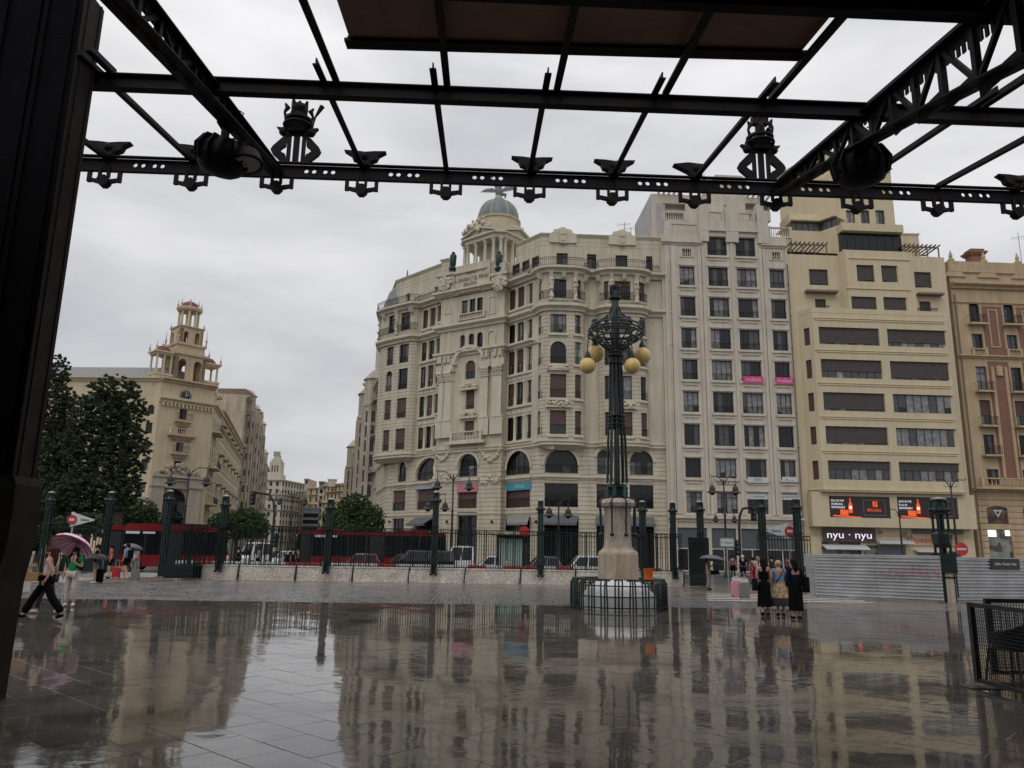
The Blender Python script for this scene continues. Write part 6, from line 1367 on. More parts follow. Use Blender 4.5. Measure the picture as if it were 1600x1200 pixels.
def pavers(mb, u0, u1, v0, v1, du, dv, cond=None):
    v = v0; r = 0
    while v < v1-.01:
        u = u0-(du/2 if r % 2 else 0)
        while u < u1:
            if cond is None or cond(u+du/2, v+dv/2):
                c = S(u+du/2, v+dv/2); a, b = du/2-.006, dv/2-.006; z = rg.uniform(-.002, .002); tx, ty = rg.gauss(0, .003), rg.gauss(0, .003)
                P_ = [(c.x+x*TR.x+y*SF.x, c.y+x*TR.y+y*SF.y) for x, y in ((-a, -b), (a, -b), (a, b), (-a, b))]
                mb.add([(p[0], p[1], -.02) for p in P_]+[(p[0], p[1], z+(-1 if i in (0, 3) else 1)*tx*a+(-1 if i < 2 else 1)*ty*b) for i, p in enumerate(P_)], [(4, 5, 6, 7)]+[(i, (i+1) % 4, 4+(i+1) % 4, 4+i) for i in range(4)])
            u += du
        v += dv; r += 1
pavers(pv, -30, 11.6, 37.65, 44.2, .6, .4)
pavers(pv, -40, -21.0, VS1+.1, 44.2, .6, .4)
pavers(pv, 6.5, 40, VS1+.1, 44.2, .6, .4, lambda u, v: (u > 11.55 or (v > 28+(11.5-u)*1.6+.3)) and not (u < 11.6 and v > 37.6))
o = pv.build('paver_field', 'wet_paver', paving); o['kind'] = 'stuff'
# worn white stripes leading to the two gates
for k in range(5):
    v = 30.2+1.15*k; a, b = 9.2+.35*k, 15.8+.25*k; quadmesh('road_marking', [S(a, v)[:2], S(b, v+.1)[:2], S(b, v+.42)[:2], S(a, v+.32)[:2]], 'whitepaint', .0065+.0001*k)
for k in range(6):
    v = 37.0+1.1*k; quadmesh('road_marking', [S(-24.5, v)[:2], S(-18.2, v)[:2], S(-18.2, v+.4)[:2], S(-24.5, v+.4)[:2]], 'whitepaint', .0065)
for k in range(7):
    v = 46.5+1.2*k; quadmesh('road_marking', [S(-24, v)[:2], S(-18.5, v)[:2], S(-18.5, v+.5)[:2], S(-24, v+.5)[:2]], 'whitepaint', -.123)
o = quadmesh('puddle', [S(-24, VS0)[:2], S(24, VS0)[:2], S(24, VS1)[:2], S(-24, VS1)[:2]], 'puddle', .0046)
# ================================================================= boundary wall, fence and pillars
A0 = gp(275, 905.5); B0 = gp(1076, 918); A0 = Vector((A0.x, 41.3)); B0 = Vector((B0.x, 42.9))
FP = Path([A0, B0]); WH = .70
wl = thing('boundary_wall', 'low speckled terrazzo wall running below the green fence', 'wall', (A0.x, A0.y, 0)); npan = 9
for k in range(npan+1):
    u0, u1 = FP.L*k/npan if k < npan else FP.L, FP.L*(k+1)/npan
    if k < npan:
        m = MB(); band(m, FP, u0+.03, u1-.03, 0, WH, 0, -.35); m.build('wall_panel', 'terrazzo', wl, world=True)
        m = MB(); band(m, FP, u0+.003, u1-.003, WH+.002, WH+.07, .03, -.38); m.build('coping', 'terrazzo', wl, world=True)
    m = MB(); q = FP.pos(u0, .04); m.tube([(q.x-.06, q.y-.02, .02), (q.x, q.y-.02, WH+.1)], .035, 6); m.build('joint_bar', 'green', wl, world=True)
fn = thing('railing_fence', 'long dark green iron railing on the speckled wall behind the square', 'fence', (A0.x, A0.y, 0))
zf0, zf1 = WH+.12, 2.78
for z in (zf1, zf1-.2, zf0): m = MB(); band(m, FP, 0, FP.L, z-.03, z+.015, -.13, -.19); m.build('rail', 'green', fn, world=True)
mb_ = MB(); mb_.box(-.017, .017, -.017, .017, WH-.05, zf1-.03); bar = mb_.mesh('bar', 'green'); mb_ = MB(); mb_.box(-.03, .03, -.03, .03, WH-.1, zf1+.02); bar2 = mb_.mesh('bar', 'green')
u = .12; k = 0
while u < FP.L:
    q = FP.pos(u, -.24 if k % 2 else -.08); o = link(bar2 if k % 6 in (0, 1) else bar, 'bar', fn, (q.x-A0.x, q.y-A0.y, 0), SA); u += .12 if k % 6 in (0, 1) else .135; k += 1
for i in range(int(FP.L/.6)): m = MB(); u = .3+.6*i; band(m, FP, u, u+.3, zf1-.16, zf1-.13, -.12, -.2); m.build('rail_ornament', 'green', fn, world=True)
# pillars made of bundled tubes
def pillar(label, x, y, hz, ang=0, group='green tube pillars of the fence', w_=.2, feet=True, top=True, light=False, base=0.0):
    t = thing('fence_pillar', label, 'pillar', (x, y, base), ang, group=group); r = .052
    for i, (a, b) in enumerate(((-w_, -w_), (w_, -w_), (-w_, w_), (w_, w_), (0, -w_), (0, w_))):
        m = MB(); m.tube([(a, b, .45 if feet and b < 0 else 0), (a, b, hz)], r if i < 4 else r*.7, 7)
        if feet and i < 2: m.tube([(a, b, .9), (a*1.08, b-.14, .82), (a*1.12, b-.16, .5)], r*.9, 6); m.sphere((a*1.12, b-.16, .46), .085, 7, 5)
        m.build('tube', 'green' if not (light and i == 4) else 'greenlight', t, smooth=True)
    m = MB(); m.tube([(0, 0, .5 if feet else 0), (0, 0, hz-.2)], w_*.72, 8); m.build('core', 'green', t, smooth=True)
    for z in (.95, 2.6, hz*.62, hz-.55): m = MB(); m.box(-w_-.08, w_+.08, -w_-.08, w_+.08, z, z+.07); m.build('tie_plate', 'green', t)
    m = MB(); m.lathe([(w_*1.4, hz-.5), (w_*1.85, hz-.42), (w_*1.9, hz-.34), (w_*1.4, hz-.26), (w_*1.35, hz-.02), (w_*1.6, hz+.02), (w_*1.6, hz+.08)], 12)
    for k in range(6): a = k*math.pi/3; m.sphere((w_*1.95*math.cos(a), w_*1.95*math.sin(a), hz-.36), .085, 6, 5)
    m.build('capital', 'green', t, smooth=True)
    m = MB(); m.lathe([(w_*1.45, hz+.08), (w_*1.45, hz+.13), (.05, hz+.17)], 10); m.build('cap', 'galv', t); return t
def zat_xy(px, py, Y): r = ray(px, py); return CAM_H+r.z/r.y*Y
for i, (px, pt, lab) in enumerate(((344, 778, 'thick dark green tube pillar standing before the round street tree, left of the traffic light'), (511, 783, 'slim green tube pillar in front of the bright green tree'), (678, 772, 'green tube pillar left of the street lamp with twin lanterns at the pink banner'),
        (844, 785, 'pillar of thin dark tubes between the glass shelter and the central lamp'), (1005, 787, 'green tube pillar just right of the stone pedestal of the central lamp'), (1053, 788, 'tube pillar at the right end of the speckled wall'))):
    u_ = FP.u(px, 880); q = FP.pos(u_, .02); pillar(lab, q.x, q.y, zat_xy(px-3, pt, q.y), SA, w_=.095 if i in (3, 5) else .115, light=i in (3,))
for (px, py, Y, pt, lab) in ((158, 905, 47, 772, 'green tube pillar left of the bus, above the pink umbrella'), (252, 900, 44.5, 770, 'tall green tube pillar rising from the folded left gate'), (1097, 905, 45, 787, 'green tube pillar behind the grey umbrella'),
        (1195, 905, 42, 783, 'thick green tube pillar above the dark haired walkers'), (1251, 905, 42, 783, 'green tube pillar beside the left end of the metal hoarding'), (62, 905, 46, 772, 'green tube pillar half hidden at the dark column')):
    p = atY(px, py, Y); pillar(lab, p.x, p.y, zat_xy(px, pt, Y), SA, w_=.125, feet=False)
def gate(name, label, x, y, ang, w_, h, n, bars=8, lean=0.0, cat='gate'):
    t = thing(name, label, cat, (x, y, 0), ang)
    for k in range(n):
        yo = .14*k; xo = .10*k
        m = MB(); m.box(xo, xo+w_, yo, yo+.05, .1, .72); m.build('kick_panel', 'green', t)
        for z in (.08, .74, h*.93, h): m = MB(); m.box(xo, xo+w_, yo-.005, yo+.055, z, z+.05); m.build('rail', 'green', t)
        for i in range(bars+1): x_ = xo+w_*i/bars; m = MB(); m.box(x_-.017, x_+.017, yo+.01, yo+.045, .72, h+.02); m.build('bar', 'green', t)
        for z in (.2, .45): m = MB(); m.box(xo+.06, xo+w_-.06, yo-.02, yo, z, z+.05); m.build('moulding', 'green', t)
    return t
p = gp(229, 908); gate('folding_gate', 'folded dark green iron gate leaning at the left end of the speckled wall', p.x, p.y+1.8, SA, 1.45, 2.75, 4, 9)
p = gp(1076, 918); gate('folding_gate', 'folded green iron gate leaves at the right end of the speckled wall', p.x+.1, p.y+.1, SA+.1, 1.0, 2.55, 4, 7)
p = atY(1186, 900, 41.0); gate('iron_gate', 'open dark green iron gate behind the three walking women', p.x, p.y, SA-.06, 2.75, 2.7, 1, 18)
p = atY(80, 900, 47); q = atY(155, 900, 47); gate('railing_section', 'green railing section at the far left behind the pink umbrella', p.x, p.y, SA, q.x-p.x, 2.75, 1, 16, cat='fence')
p = atY(161, 900, 48.5); q = atY(172, 900, 48.5)
# ================================================================= corrugated metal hoarding
def hoarding(label, a, b, h, nr=13, graffiti=False):
    t = thing('metal_hoarding', label, 'hoarding', (a.x, a.y, 0)); P = Path([a, b]); rows_ = nr
    np_ = max(1, round(P.L/2.6))
    for j in range(np_):
        u0, u1 = P.L*j/np_+.008, P.L*(j+1)/np_-.008; m = MB(); prof = []
        for k in range(rows_):
            z = .04+(h-.08)*k/rows_; s = (h-.08)/rows_; prof += [(0, z), (0, z+s*.36), (.06, z+s*.52), (.06, z+s*.84)]
        prof.append((0, h-.04)); dj = .006*(j % 2)
        vs = [P.pos(u_, d+dj, z) for u_ in (u0, u1) for d, z in prof]; n = len(prof); m.add(vs, [(k, k+n, k+n+1, k+1) for k in range(n-1)])
        m.add([P.pos(u0, dj-.02, .04), P.pos(u1, dj-.02, .04), P.pos(u1, dj-.02, h-.04), P.pos(u0, dj-.02, h-.04)], [(3, 2, 1, 0)]); m.build('corrugated_sheet', 'galv', t, world=True)
        m = MB(); q = P.pos(u0, -.06); m.box(q.x-.04, q.x+.04, q.y-.04, q.y+.04, 0, h); m.build('post', 'galv', t, world=True)
    m = MB(); band(m, P, 0, P.L, h-.04, h+.02, .05, -.03); m.build('top_rail', 'galv', t, world=True); return t, P
a = gp(1276, 933); b = gp(1476, 942.5); hA = zat_xy(1276, 866, a.y); t, PH = hoarding('corrugated silver hoarding with faint violet scrawl, left of the right-hand pillar', a.xy, b.xy, hA)
rr = random.Random(9); cu = PH.L*.78
for k in range(9):    # faded spray lines
    x = cu-1.1+.27*k; m = MB(); pts = []; 
    for i in range(7): q = PH.pos(min(PH.L-.1, x+rr.uniform(-.12, .2)), .045, hA*.62+rr.uniform(-.22, .26)); pts.append((q.x, q.y-.03, q.z))
    m.tube(pts, .011, 4); m.build('graffiti_stroke', 'signpink', t, world=True)
a2 = gp(1492, 938); a2 = Vector((b.x+.75, b.y+.5)); b2 = a2+(TR*8.0+SF*2.0); hoarding('second corrugated silver hoarding behind the mesh barrier, with a black notice', a2, b2, zat_xy(1492, 872, a2.y)+.02)
PH2 = Path([a2, b2]); u0, u1 = PH2.u(1545, 880), PH2.u(1590, 880); zb_ = PH2.hit(1568, 890)[1]; zt_b = PH2.hit(1568, 873)[1]; q = PH2.pos(u0, 0); nt_ = thing('notice_board', 'black notice with white letters fixed on the right hoarding', 'sign', (q.x, q.y, 0))
m = MB(); band(m, PH2, u0, u1, zb_, zt_b, .09, .05); m.build('board', 'blackframe', nt_, world=True); qq = PH2.pos((u0+u1)/2, .1); text('Salida / Eixida / Exit', .15, 'white', nt_, (qq.x-q.x, qq.y-q.y, (zb_+zt_b)/2), PH2.ang(0), .004)
a = gp(1263, 930); b = gp(1275.5, 932); m = MB(); P_ = Path([Vector((a.x, a.y+.1)), Vector((b.x-.03, b.y))]); hh = zat_xy(1270, 865, a.y)
pp = thing('hoarding_end_panel', 'plain grey metal panel closing the left end of the hoarding', 'panel', (a.x, a.y, 0)); band(m, P_, 0, P_.L, .03, hh, 0, -.04); m.build('sheet', 'galv', pp, world=True); m = MB()
for u_ in (.05, P_.L*.5, P_.L-.05): band(m, P_, u_-.02, u_+.02, .03, hh, .03, .001)
m.build('rib', 'galv', pp, world=True)
# big right pillar on its stone foot
p = gp(1487, 942); px_ = pillar('stout dark green pillar on a pale stone foot between the two hoardings', p.x, p.y+.25, zat_xy(1480, 783, p.y), SA, w_=.2, feet=False, base=0)
zq_ = zat_xy(1484, 895, p.y); m = MB(); m.box(-.17, .17, -.26, .22, 0, zq_); m.build('stone_foot', 'granite', px_)
m = MB(); m.box(-.33, .33, -.32, .3, zq_, zq_+.75); m.build('lower_sleeve', 'green', px_)
z3 = zat_xy(1481, 848, p.y); m = MB(); m.lathe([(.26, z3-.2), (.36, z3-.05), (.36, z3+.35), (.24, z3+.45)], 10); m.build('swelling', 'green', px_)
for s2 in (-.28, .28): m = MB(); m.tube([(s2, -.27, .2), (s2, -.27, zq_+.8)], .03, 6); m.build('tube', 'green', px_)
# ================================================================= central lamp with its railing
lb = gp(966, 956); LX, LY = atY(966, 900, lb.y+1.42).x, lb.y+1.42
def LZ(y, x=960): return zat_xy(x, y, LY)
cl_ = thing('monumental_lamp', 'tall green iron lamp with four yellow globes on a granite pedestal', 'street lamp', (LX, LY, 0), R_(8))
pxm = LY/1205*1.0
m = MB(); z1, z2 = .42, .92; m.lathe([(1.20, 0), (1.20, z1), (1.17, z1+.02), (.62, z2)], 8, a0=math.pi/8); m.build('tiled_base', 'white', cl_)
zb1_, zb2_ = LZ(862), LZ(858)
m = MB(); hs = .5; m.lathe([(hs*1.3, z2-.08), (hs*1.3, LZ(866)), (hs*1.24, LZ(862)), (hs*1.02, LZ(858)), (hs*.98, LZ(855)), (.0, LZ(855))], 8, a0=math.pi/8); m.build('pedestal_block', 'granite_pink', cl_, smooth=False)
m = MB(); m.lathe([(.47, LZ(858)), (.47, LZ(853)), (.455, LZ(850)), (.44, LZ(800)), (.47, LZ(797)), (.47, LZ(793))], 10); m.build('pedestal_shaft', 'granite', cl_, smooth=True)
m = MB(); zc = LZ(786.5); m.lathe([(.4, zc-.15), (.58, zc-.11), (.62, zc), (.58, zc+.1), (.4, zc+.15)], 16); m.build('pedestal_collar', 'granite', cl_, smooth=True)
for k in range(8):
    a = k*math.pi/4+.2; c, s2 = math.cos(a), math.sin(a); m = MB(); m.tube([(.3*c, .3*s2, zc+.2), (.55*c, .55*s2, zc+.14), (.65*c, .65*s2, zc), (.60*c, .60*s2, zc-.2), (.58*c, .58*s2, LZ(838))], .028, 6); m.sphere((.58*c, .58*s2, LZ(835.5)), .075, 8, 6); m.build('strap', 'green', cl_, smooth=True)
# shaft: central column with eight outer tubes
zs0 = zc+.12; zs1 = LZ(560); m = MB(); m.lathe([(.11, zs0), (.09, LZ(690)), (.08, zs1)], 10); m.build('core_tube', 'green', cl_, smooth=True)
for k in range(10):
    a = k*math.pi/5+.1; c, s2 = math.cos(a), math.sin(a); m = MB(); m.tube([(.33*c, .33*s2, zs0+.55), (.30*c, .30*s2, LZ(690)), (.23*c, .23*s2, LZ(640)), (.19*c, .19*s2, zs1)], .036, 6); m.build('outer_tube', 'green', cl_, smooth=True)
for y0, y1, r in ((779, 775, .33), (762, 757, .33), (775, 762, .25)):
    m = MB(); m.lathe([(r, LZ(y0)), (r, LZ(y1))], 12); m.build('base_drum', 'green', cl_)
for k in range(6): a = k*math.pi/3; m = MB(); m.box(-.05, .05, -.05, .05, 0, .34); m.T = None; me_ = m.mesh('glazing_bar', 'greenlight'); o = link(me_, 'glazing_bar', cl_, (.29*math.cos(a), .29*math.sin(a), LZ(776)), a)
for y in (651, 657, 664, 668): m = MB(); m.lathe([(.29, LZ(y+1.3)), (.32, LZ(y)), (.32, LZ(y-.9)), (.29, LZ(y-1.8))], 12); m.build('shaft_ring', 'green', cl_)
for y, r in ((561, .2), (556, .27), (551, .24), (568, .24)): m = MB(); m.lathe([(r, LZ(y+2)), (r*1.12, LZ(y)), (r, LZ(y-2))], 12); m.build('neck_ring', 'green', cl_)
# upper stem and head
m = MB(); m.lathe([(.16, LZ(556)), (.16, LZ(482)), (.13, LZ(476)), (.13, LZ(466))], 10); m.build('upper_stem', 'green', cl_, smooth=True)
m = MB(); m.lathe([(.14, LZ(470)), (.22, LZ(467)), (.22, LZ(464)), (.15, LZ(462)), (.13, LZ(455)), (.17, LZ(453)), (.2, LZ(450)), (.2, LZ(447)), (.1, LZ(446.5))], 12)
for k in range(8): a = k*math.pi/4; m.box(.17*math.cos(a)-.02, .17*math.cos(a)+.02, .17*math.sin(a)-.02, .17*math.sin(a)+.02, LZ(462), LZ(450))
m.build('finial', 'green', cl_)
zr = LZ(517); Rr = .92
for k in range(18):  # curved ribs from the neck out to the ring and up to the stem
    a = k*math.pi/9; c, s2 = math.cos(a), math.sin(a)
    m = MB(); m.tube([(.18*c, .18*s2, LZ(549)), (.42*c, .42*s2, LZ(541)), (.7*c, .7*s2, LZ(530)), (Rr*c, Rr*s2, zr)], .024, 6); m.build('basket_rib', 'green', cl_, smooth=True)
    if k % 2 == 0: m = MB(); m.tube([(.15*c, .15*s2, LZ(480)), (.22*c, .22*s2, LZ(490)), (.5*c, .5*s2, LZ(501)), (Rr*.9*c, Rr*.9*s2, LZ(509)), (Rr*c, Rr*s2, zr)], .026, 6); m.build('stay', 'green', cl_, smooth=True)
for r, y in ((Rr, 517), (Rr*1.02, 524), (Rr*.86, 530), (Rr*.9, 510), (Rr*.97, 520.5), (Rr*.62, 535), (Rr*.6, 503)): m = MB(); m.tube([(r*math.cos(a), r*math.sin(a), LZ(y)) for a in [i*math.pi/14 for i in range(28)]], .031, 6, closed=True); m.build('basket_ring', 'green', cl_, smooth=True)
gl = [(929.5, 553.5, 13.6), (918, 571.5, 12.8), (988, 571.5, 12.6), (1003.5, 556, 13.4)]
for i, (gx, gy, gr) in enumerate(gl):
    rad = .285; Yg = rad*1205/gr*1.0; r_ = ray(gx, gy); Yg = min(max(Yg, LY-.9), LY+.9) if 0 else LY+(.55 if gy < 560 else -.35); P3 = EYE+r_*(Yg/r_.y); rad = gr/1205*(P3-EYE).dot(cF)
    g = MB(); R8 = Matrix.Rotation(-R_(8), 4, 'Z'); v = R8 @ Vector((P3.x-LX, P3.y-LY, P3.z)); g.sphere(v, rad, 24, 16); gm = g.build('globe', 'globe', cl_, smooth=True)
    hz_ = v.normalized(); top = Vector((v.x*.93, v.y*.93, zr)); m = MB(); m.tube([(v.x, v.y, v.z+rad-.02), (v.x, v.y, v.z+rad+.25), top], .022, 6); m.lathe([(.12, v.z+rad-.04), (.11, v.z+rad+.08), (.05, v.z+rad+.22)], 10, (v.x, v.y, 0)); m.build('globe_holder', 'green', cl_)
    if i in (0, 3): m = MB(); m.box(v.x-.1, v.x+.1, v.y-.1, v.y+.1, LZ(506), LZ(494)); m.sphere((v.x, v.y, LZ(495)), .11, 8, 6); m.build('floodlight', 'iron', cl_)
# ring of hooked bars
rf = thing('lamp_railing', 'round railing of dark green hooked bars enclosing the foot of the lamp', 'railing', (LX, LY, 0)); Rf = 1.52; zt = LZ(905, 960)-.04
hook = MB(); hook.tube([(0, 0, 0), (0, 0, zt-.06), (-.08, 0, zt+.06), (-.42, 0, zt+.02)], .027, 5); hm = hook.mesh('hooked_bar', 'green', True)
plate = MB(); plate.box(-.44, -.04, -.13, .13, zt+.045, zt+.075); pl = plate.mesh('cap_plate', 'green')
n = 22
for k in range(n):
    a = 2*math.pi*k/n
    for d in (-.085, .02, .11):
        aa = a+d/Rf*1.05; o = link(hm, 'hooked_bar', rf, (Rf*math.cos(aa), Rf*math.sin(aa), 0), aa); o.rotation_euler = (R_(random.Random(k*3+int(d*100)).uniform(-2.2, 2.2)), 0, aa)
    link(pl, 'cap_plate', rf, (Rf*math.cos(a), Rf*math.sin(a), .0), a)
for z, r in ((.1, Rf+.0), (zt-.12, Rf-.0), (.42, Rf-.02)): m = MB(); m.tube([(r*math.cos(i*math.pi/22), r*math.sin(i*math.pi/22), z) for i in range(44)], .02, 5, closed=True); m.build('ring_rail', 'green', rf)
q = atY(1013, 890, LY-.9); m = MB(); m.lathe([(.13, 0), (.155, .3), (.17, .32), (.15, .3)], 12); b_o = m.build('bucket', 'orange', None, smooth=True); b_o.location = (q.x, q.y, zt+.08); tag(b_o, 'small orange bucket standing on the railing caps of the central lamp', 'bucket')
# ================================================================= street lamps, lights and signs
def lantern(m, x, y, z, s=1.0):
    m.lathe([(.03*s, .95*s), (.05*s, .7*s), (.16*s, .6*s), (.22*s, .45*s), (.22*s, .3*s), (.38*s, .18*s), (.42*s, .12*s), (.2*s, .1*s), (.16*s, 0), (.04*s, -.06*s)], 10, (x, y, z))
def street_lamp(label, px, ptop, H, arm=1.25, n=2, low=False, scroll=False, lanterns=True, group='old style street lamps', fx=None):
    D = (H-CAM_H)*1.0; 
    # distance at which a lamp of height H tops out at pixel row ptop
    r = ray(px, ptop); Y = (H-CAM_H)/(r.z/r.y); p = EYE+r*(Y/r.y); t = thing('street_lamp', label, 'street lamp', (p.x, p.y, -.13 if Y > 44 else 0), SA, group=group); b0 = .0
    m = MB(); m.lathe([(.26, 0), (.26, .4), (.2, .5), (.16, 1.2), (.2, 1.25), (.1, 1.4), (.085, H*.6), (.12, H*.6+.1), (.07, H*.62), (.06, H-.3)], 10); m.build('post', 'iron', t, smooth=True)
    for s in ((-1, 1) if n == 2 else (-1,)):
        m = MB(); m.tube([(0, 0, H-.9), (s*arm*.2, 0, H-.35), (s*arm*.5, 0, H-.05), (s*arm, 0, H-.08), (s*arm*1.12, 0, H+.08)], .04, 6)
        m.tube([(s*arm*.25*(1+math.cos(a)*.9*(1-a/7)), 0, H-.5-.25*math.sin(a)*(1-a/8)) for a in [i*.6 for i in range(11)]], .022, 5); m.build('arm', 'iron', t)
        if lanterns: m = MB(); m.tube([(s*arm, 0, H-.1), (s*arm, 0, H-.5)], .025, 5); lantern(m, s*arm, 0, H-1.6, 1.15); m.build('lantern', 'iron', t, smooth=True)
    if low:
        for s in (-1, 1): m = MB(); m.tube([(0, .0, H-3.4), (s*.3, 0, H-3.1), (s*.8, 0, H-3.15)], .03, 5); lantern(m, s*.8, 0, H-3.9, .8); m.build('lower_lantern', 'iron', t, smooth=True)
    return t
street_lamp('twin lantern street lamp in front of the clock tower building', 297, 727, 8.4, 1.5)
street_lamp('twin lantern street lamp far off in the middle of the avenue', 458, 766, 8.4, 1.5)
street_lamp('twin lantern street lamp in front of the pink banner on the cream building', 709, 734, 8.4, 1.35)
street_lamp('small dark twin lamp left of the central lamp, before a shop window', 873, 776, 6.2, .8, scroll=True)
street_lamp('street lamp with four lanterns before the pale office block', 1130, 741, 8.4, 1.0, low=True)
street_lamp('single arm lamp between the two drinks screens', 1404, 793, 6.5, .8, 1, lanterns=False)
street_lamp('scroll topped lamp above the stout right-hand pillar', 1484, 746, 8.6, 1.3, lanterns=False)
street_lamp('dark twin lamp beside the green pillar, left of the pink banner', 683, 768, 6.8, .75)
def traffic_light(label, xb, xh, yh, Y, col, arm=True, hh=6.0):
    p = atY(xb, 850, Y); q = atY(xh, yh, Y); t = thing('traffic_light', label, 'traffic light', (p.x, p.y, -.13)); dx = q.x-p.x; H = q.z+.13
    m = MB(); m.tube([(0, 0, 0), (0, 0, H*.75), (dx*.08, 0, H*.9), (dx*.3, 0, H*.99), (dx, 0, H+.08)], .09, 8); m.build('pole', 'iron', t, smooth=True)
    for (x, z) in ((dx, H-.35), (0.25 if dx < 0 else -.25, 2.3)):
        m = MB(); m.box(x-.17, x+.17, -.3, -.02, z-.5, z+.5)
        for k in range(3): m.tube([(x, -.3, z+.3-.3*k), (x, -.48, z+.33-.3*k)], .13, 8)
        m.build('housing', 'iron', t); k = 0 if col == 'lamp_red' else 2; m = MB(); m.tube([(x, -.42, z+.3-.3*k), (x, -.44, z+.3-.3*k)], .10, 8); m.build('lit_lens', col, t)
    return t
traffic_light('tall bent traffic light showing red over the avenue', 425, 397, 771, 57, 'lamp_red')
traffic_light('bent traffic light pole with a green light among the people at the right gate', 1156, 1176, 794, 52, 'lamp_green')
# metro signs
def metro(label, px, py, Y, s, pole=True, rot=0):
    p = atY(px, py, Y); t = thing('metro_sign', label, 'sign', (p.x, p.y, 0)); z = p.z; m = MB(); m.tube([(0, .05, 0), (0, .05, z+.45)], .05, 7); m.build('pole', 'galv', t)
    m = MB(); m.prism([(-.1, z-.42), (1.3*s, z-.02), (1.3*s, z+.02), (-.1, z+.45)][::(1 if s > 0 else -1)], -.06, -.02); m.build('pennant', 'signwhite', t)
    m = MB(); m.tube([(0, -.07, z), (0, -.12, z)], .27, 18); m.build('disc', 'redsign', t); m = MB(); m.box(-.15, .15, -.135, -.122, z-.07, z+.07); m.build('emblem', 'signwhite', t); text('Xàtiva', .2, 'iron', t, (.72*s, -.075, z), 0, .004); return t
metro('metro sign with a red disc and pennant above the pink umbrella', 114, 812, 46, 1)
metro('slanted metro sign with a red disc by the right-hand gate', 1233, 830, 42.5, -1)
p = atY(1502, 858, 60); t = thing('traffic_sign', 'round red no entry sign above the right hoarding', 'sign', (p.x, p.y, -.13)); m = MB(); m.tube([(0, .04, 0), (0, .04, p.z)], .04, 6); m.build('pole', 'galv', t); m = MB(); m.tube([(0, 0, p.z+.13), (0, -.04, p.z+.13)], .5, 20); m.build('disc', 'redsign', t); m = MB(); m.box(-.36, .36, -.055, -.042, p.z+.06, p.z+.2); m.build('bar_mark', 'signwhite', t)
p = atY(1136, 848, 44); t = thing('street_sign', 'small grey direction sign over the right-hand gate', 'sign', (p.x, p.y, 0)); m = MB(); m.tube([(0, .03, 0), (0, .03, p.z+.3)], .03, 6); m.build('pole', 'galv', t); m = MB(); m.box(-.42, .42, -.02, .01, p.z-.25, p.z+.28); m.build('plate', 'slate_green', t); m = MB(); m.box(-.36, .36, -.028, -.022, p.z-.2, p.z+.22); m.build('panel', 'signwhite', t); text('P  Estació', .15, 'iron', t, (0, -.03, p.z), 0, .002)
# bus shelter with pale green glass panels behind the railing
p = atY(778, 860, 46.5); q = atY(818, 860, 46.5); t = thing('bus_shelter', 'bus shelter with three pale green glass panels and a cream roof edge', 'shelter', (p.x, p.y, -.13), SA); W_ = q.x-p.x; hS = zat_xy(800, 838, 46.5)+.13
m = MB(); m.box(-.08, .06, -.06, .06, 0, hS); m.box(W_-.06, W_+.12, -.06, .06, 0, hS); m.box(-.08, W_+.12, -.07, .07, hS-.12, hS+.05); m.build('frame', 'iron', t)
for k in range(3): m = MB(); m.box(.08+k*(W_-.1)/3, .03+(k+1)*(W_-.1)/3, -.02, .02, .35, hS-.14); m.build('glass_panel', 'signblue' if 0 else 'glasspanel' if 'glasspanel' in MATS else 'slate_green', t)
x0 = atY(768, 835, 46.5).x-p.x; x1 = atY(826, 835, 46.5).x-p.x; m = MB(); m.box(x0, x1, -.5, 1.2, hS+.05, hS+.32); m.build('roof', 'domecream', t); m = MB(); m.tube([(x1-.3, -.52, hS+.3), (x1-.3, -.56, hS+.3)], .3, 12); m.build('roundel', 'redsign', t)
# ================================================================= station canopy overhead
KEEP = (SA, TR, SF); SA = R_(2.2); TR = Vector((math.cos(SA), math.sin(SA))); SF = Vector((-TR.y, TR.x))
V1 = 10.3; Z1 = CAM_H+.512*V1; SL_ = .1477
def cz(v): return Z1-(V1-v)*SL_
def CP(px, py):        # where a line of sight meets the sloping canopy plane
    d = ray(px, py); dv = d.x*SF.x+d.y*SF.y; t = (Z1-SL_*V1-CAM_H)/(d.z-SL_*dv); p = EYE+d*t; return p.x*TR.x+p.y*TR.y, p.x*SF.x+p.y*SF.y
def VPl(px, py, u0):   # where it meets the vertical plane u = u0
    d = ray(px, py); t = u0/(d.x*TR.x+d.y*TR.y); p = EYE+d*t; return p.x*SF.x+p.y*SF.y, p.z
def beam_y(px): return 248+(px-115)*.0384
KC = 1.28      # the canopy parts below are drawn in units of 1.28 m (one bracket bay is about 1.2 units)
can = thing('station_canopy', 'dark iron canopy frame with perforated front beam, rafters and lattice brackets overhead', 'canopy', (0, 0, CAM_H*(1-KC)), SA); can.scale = (KC, KC, KC)
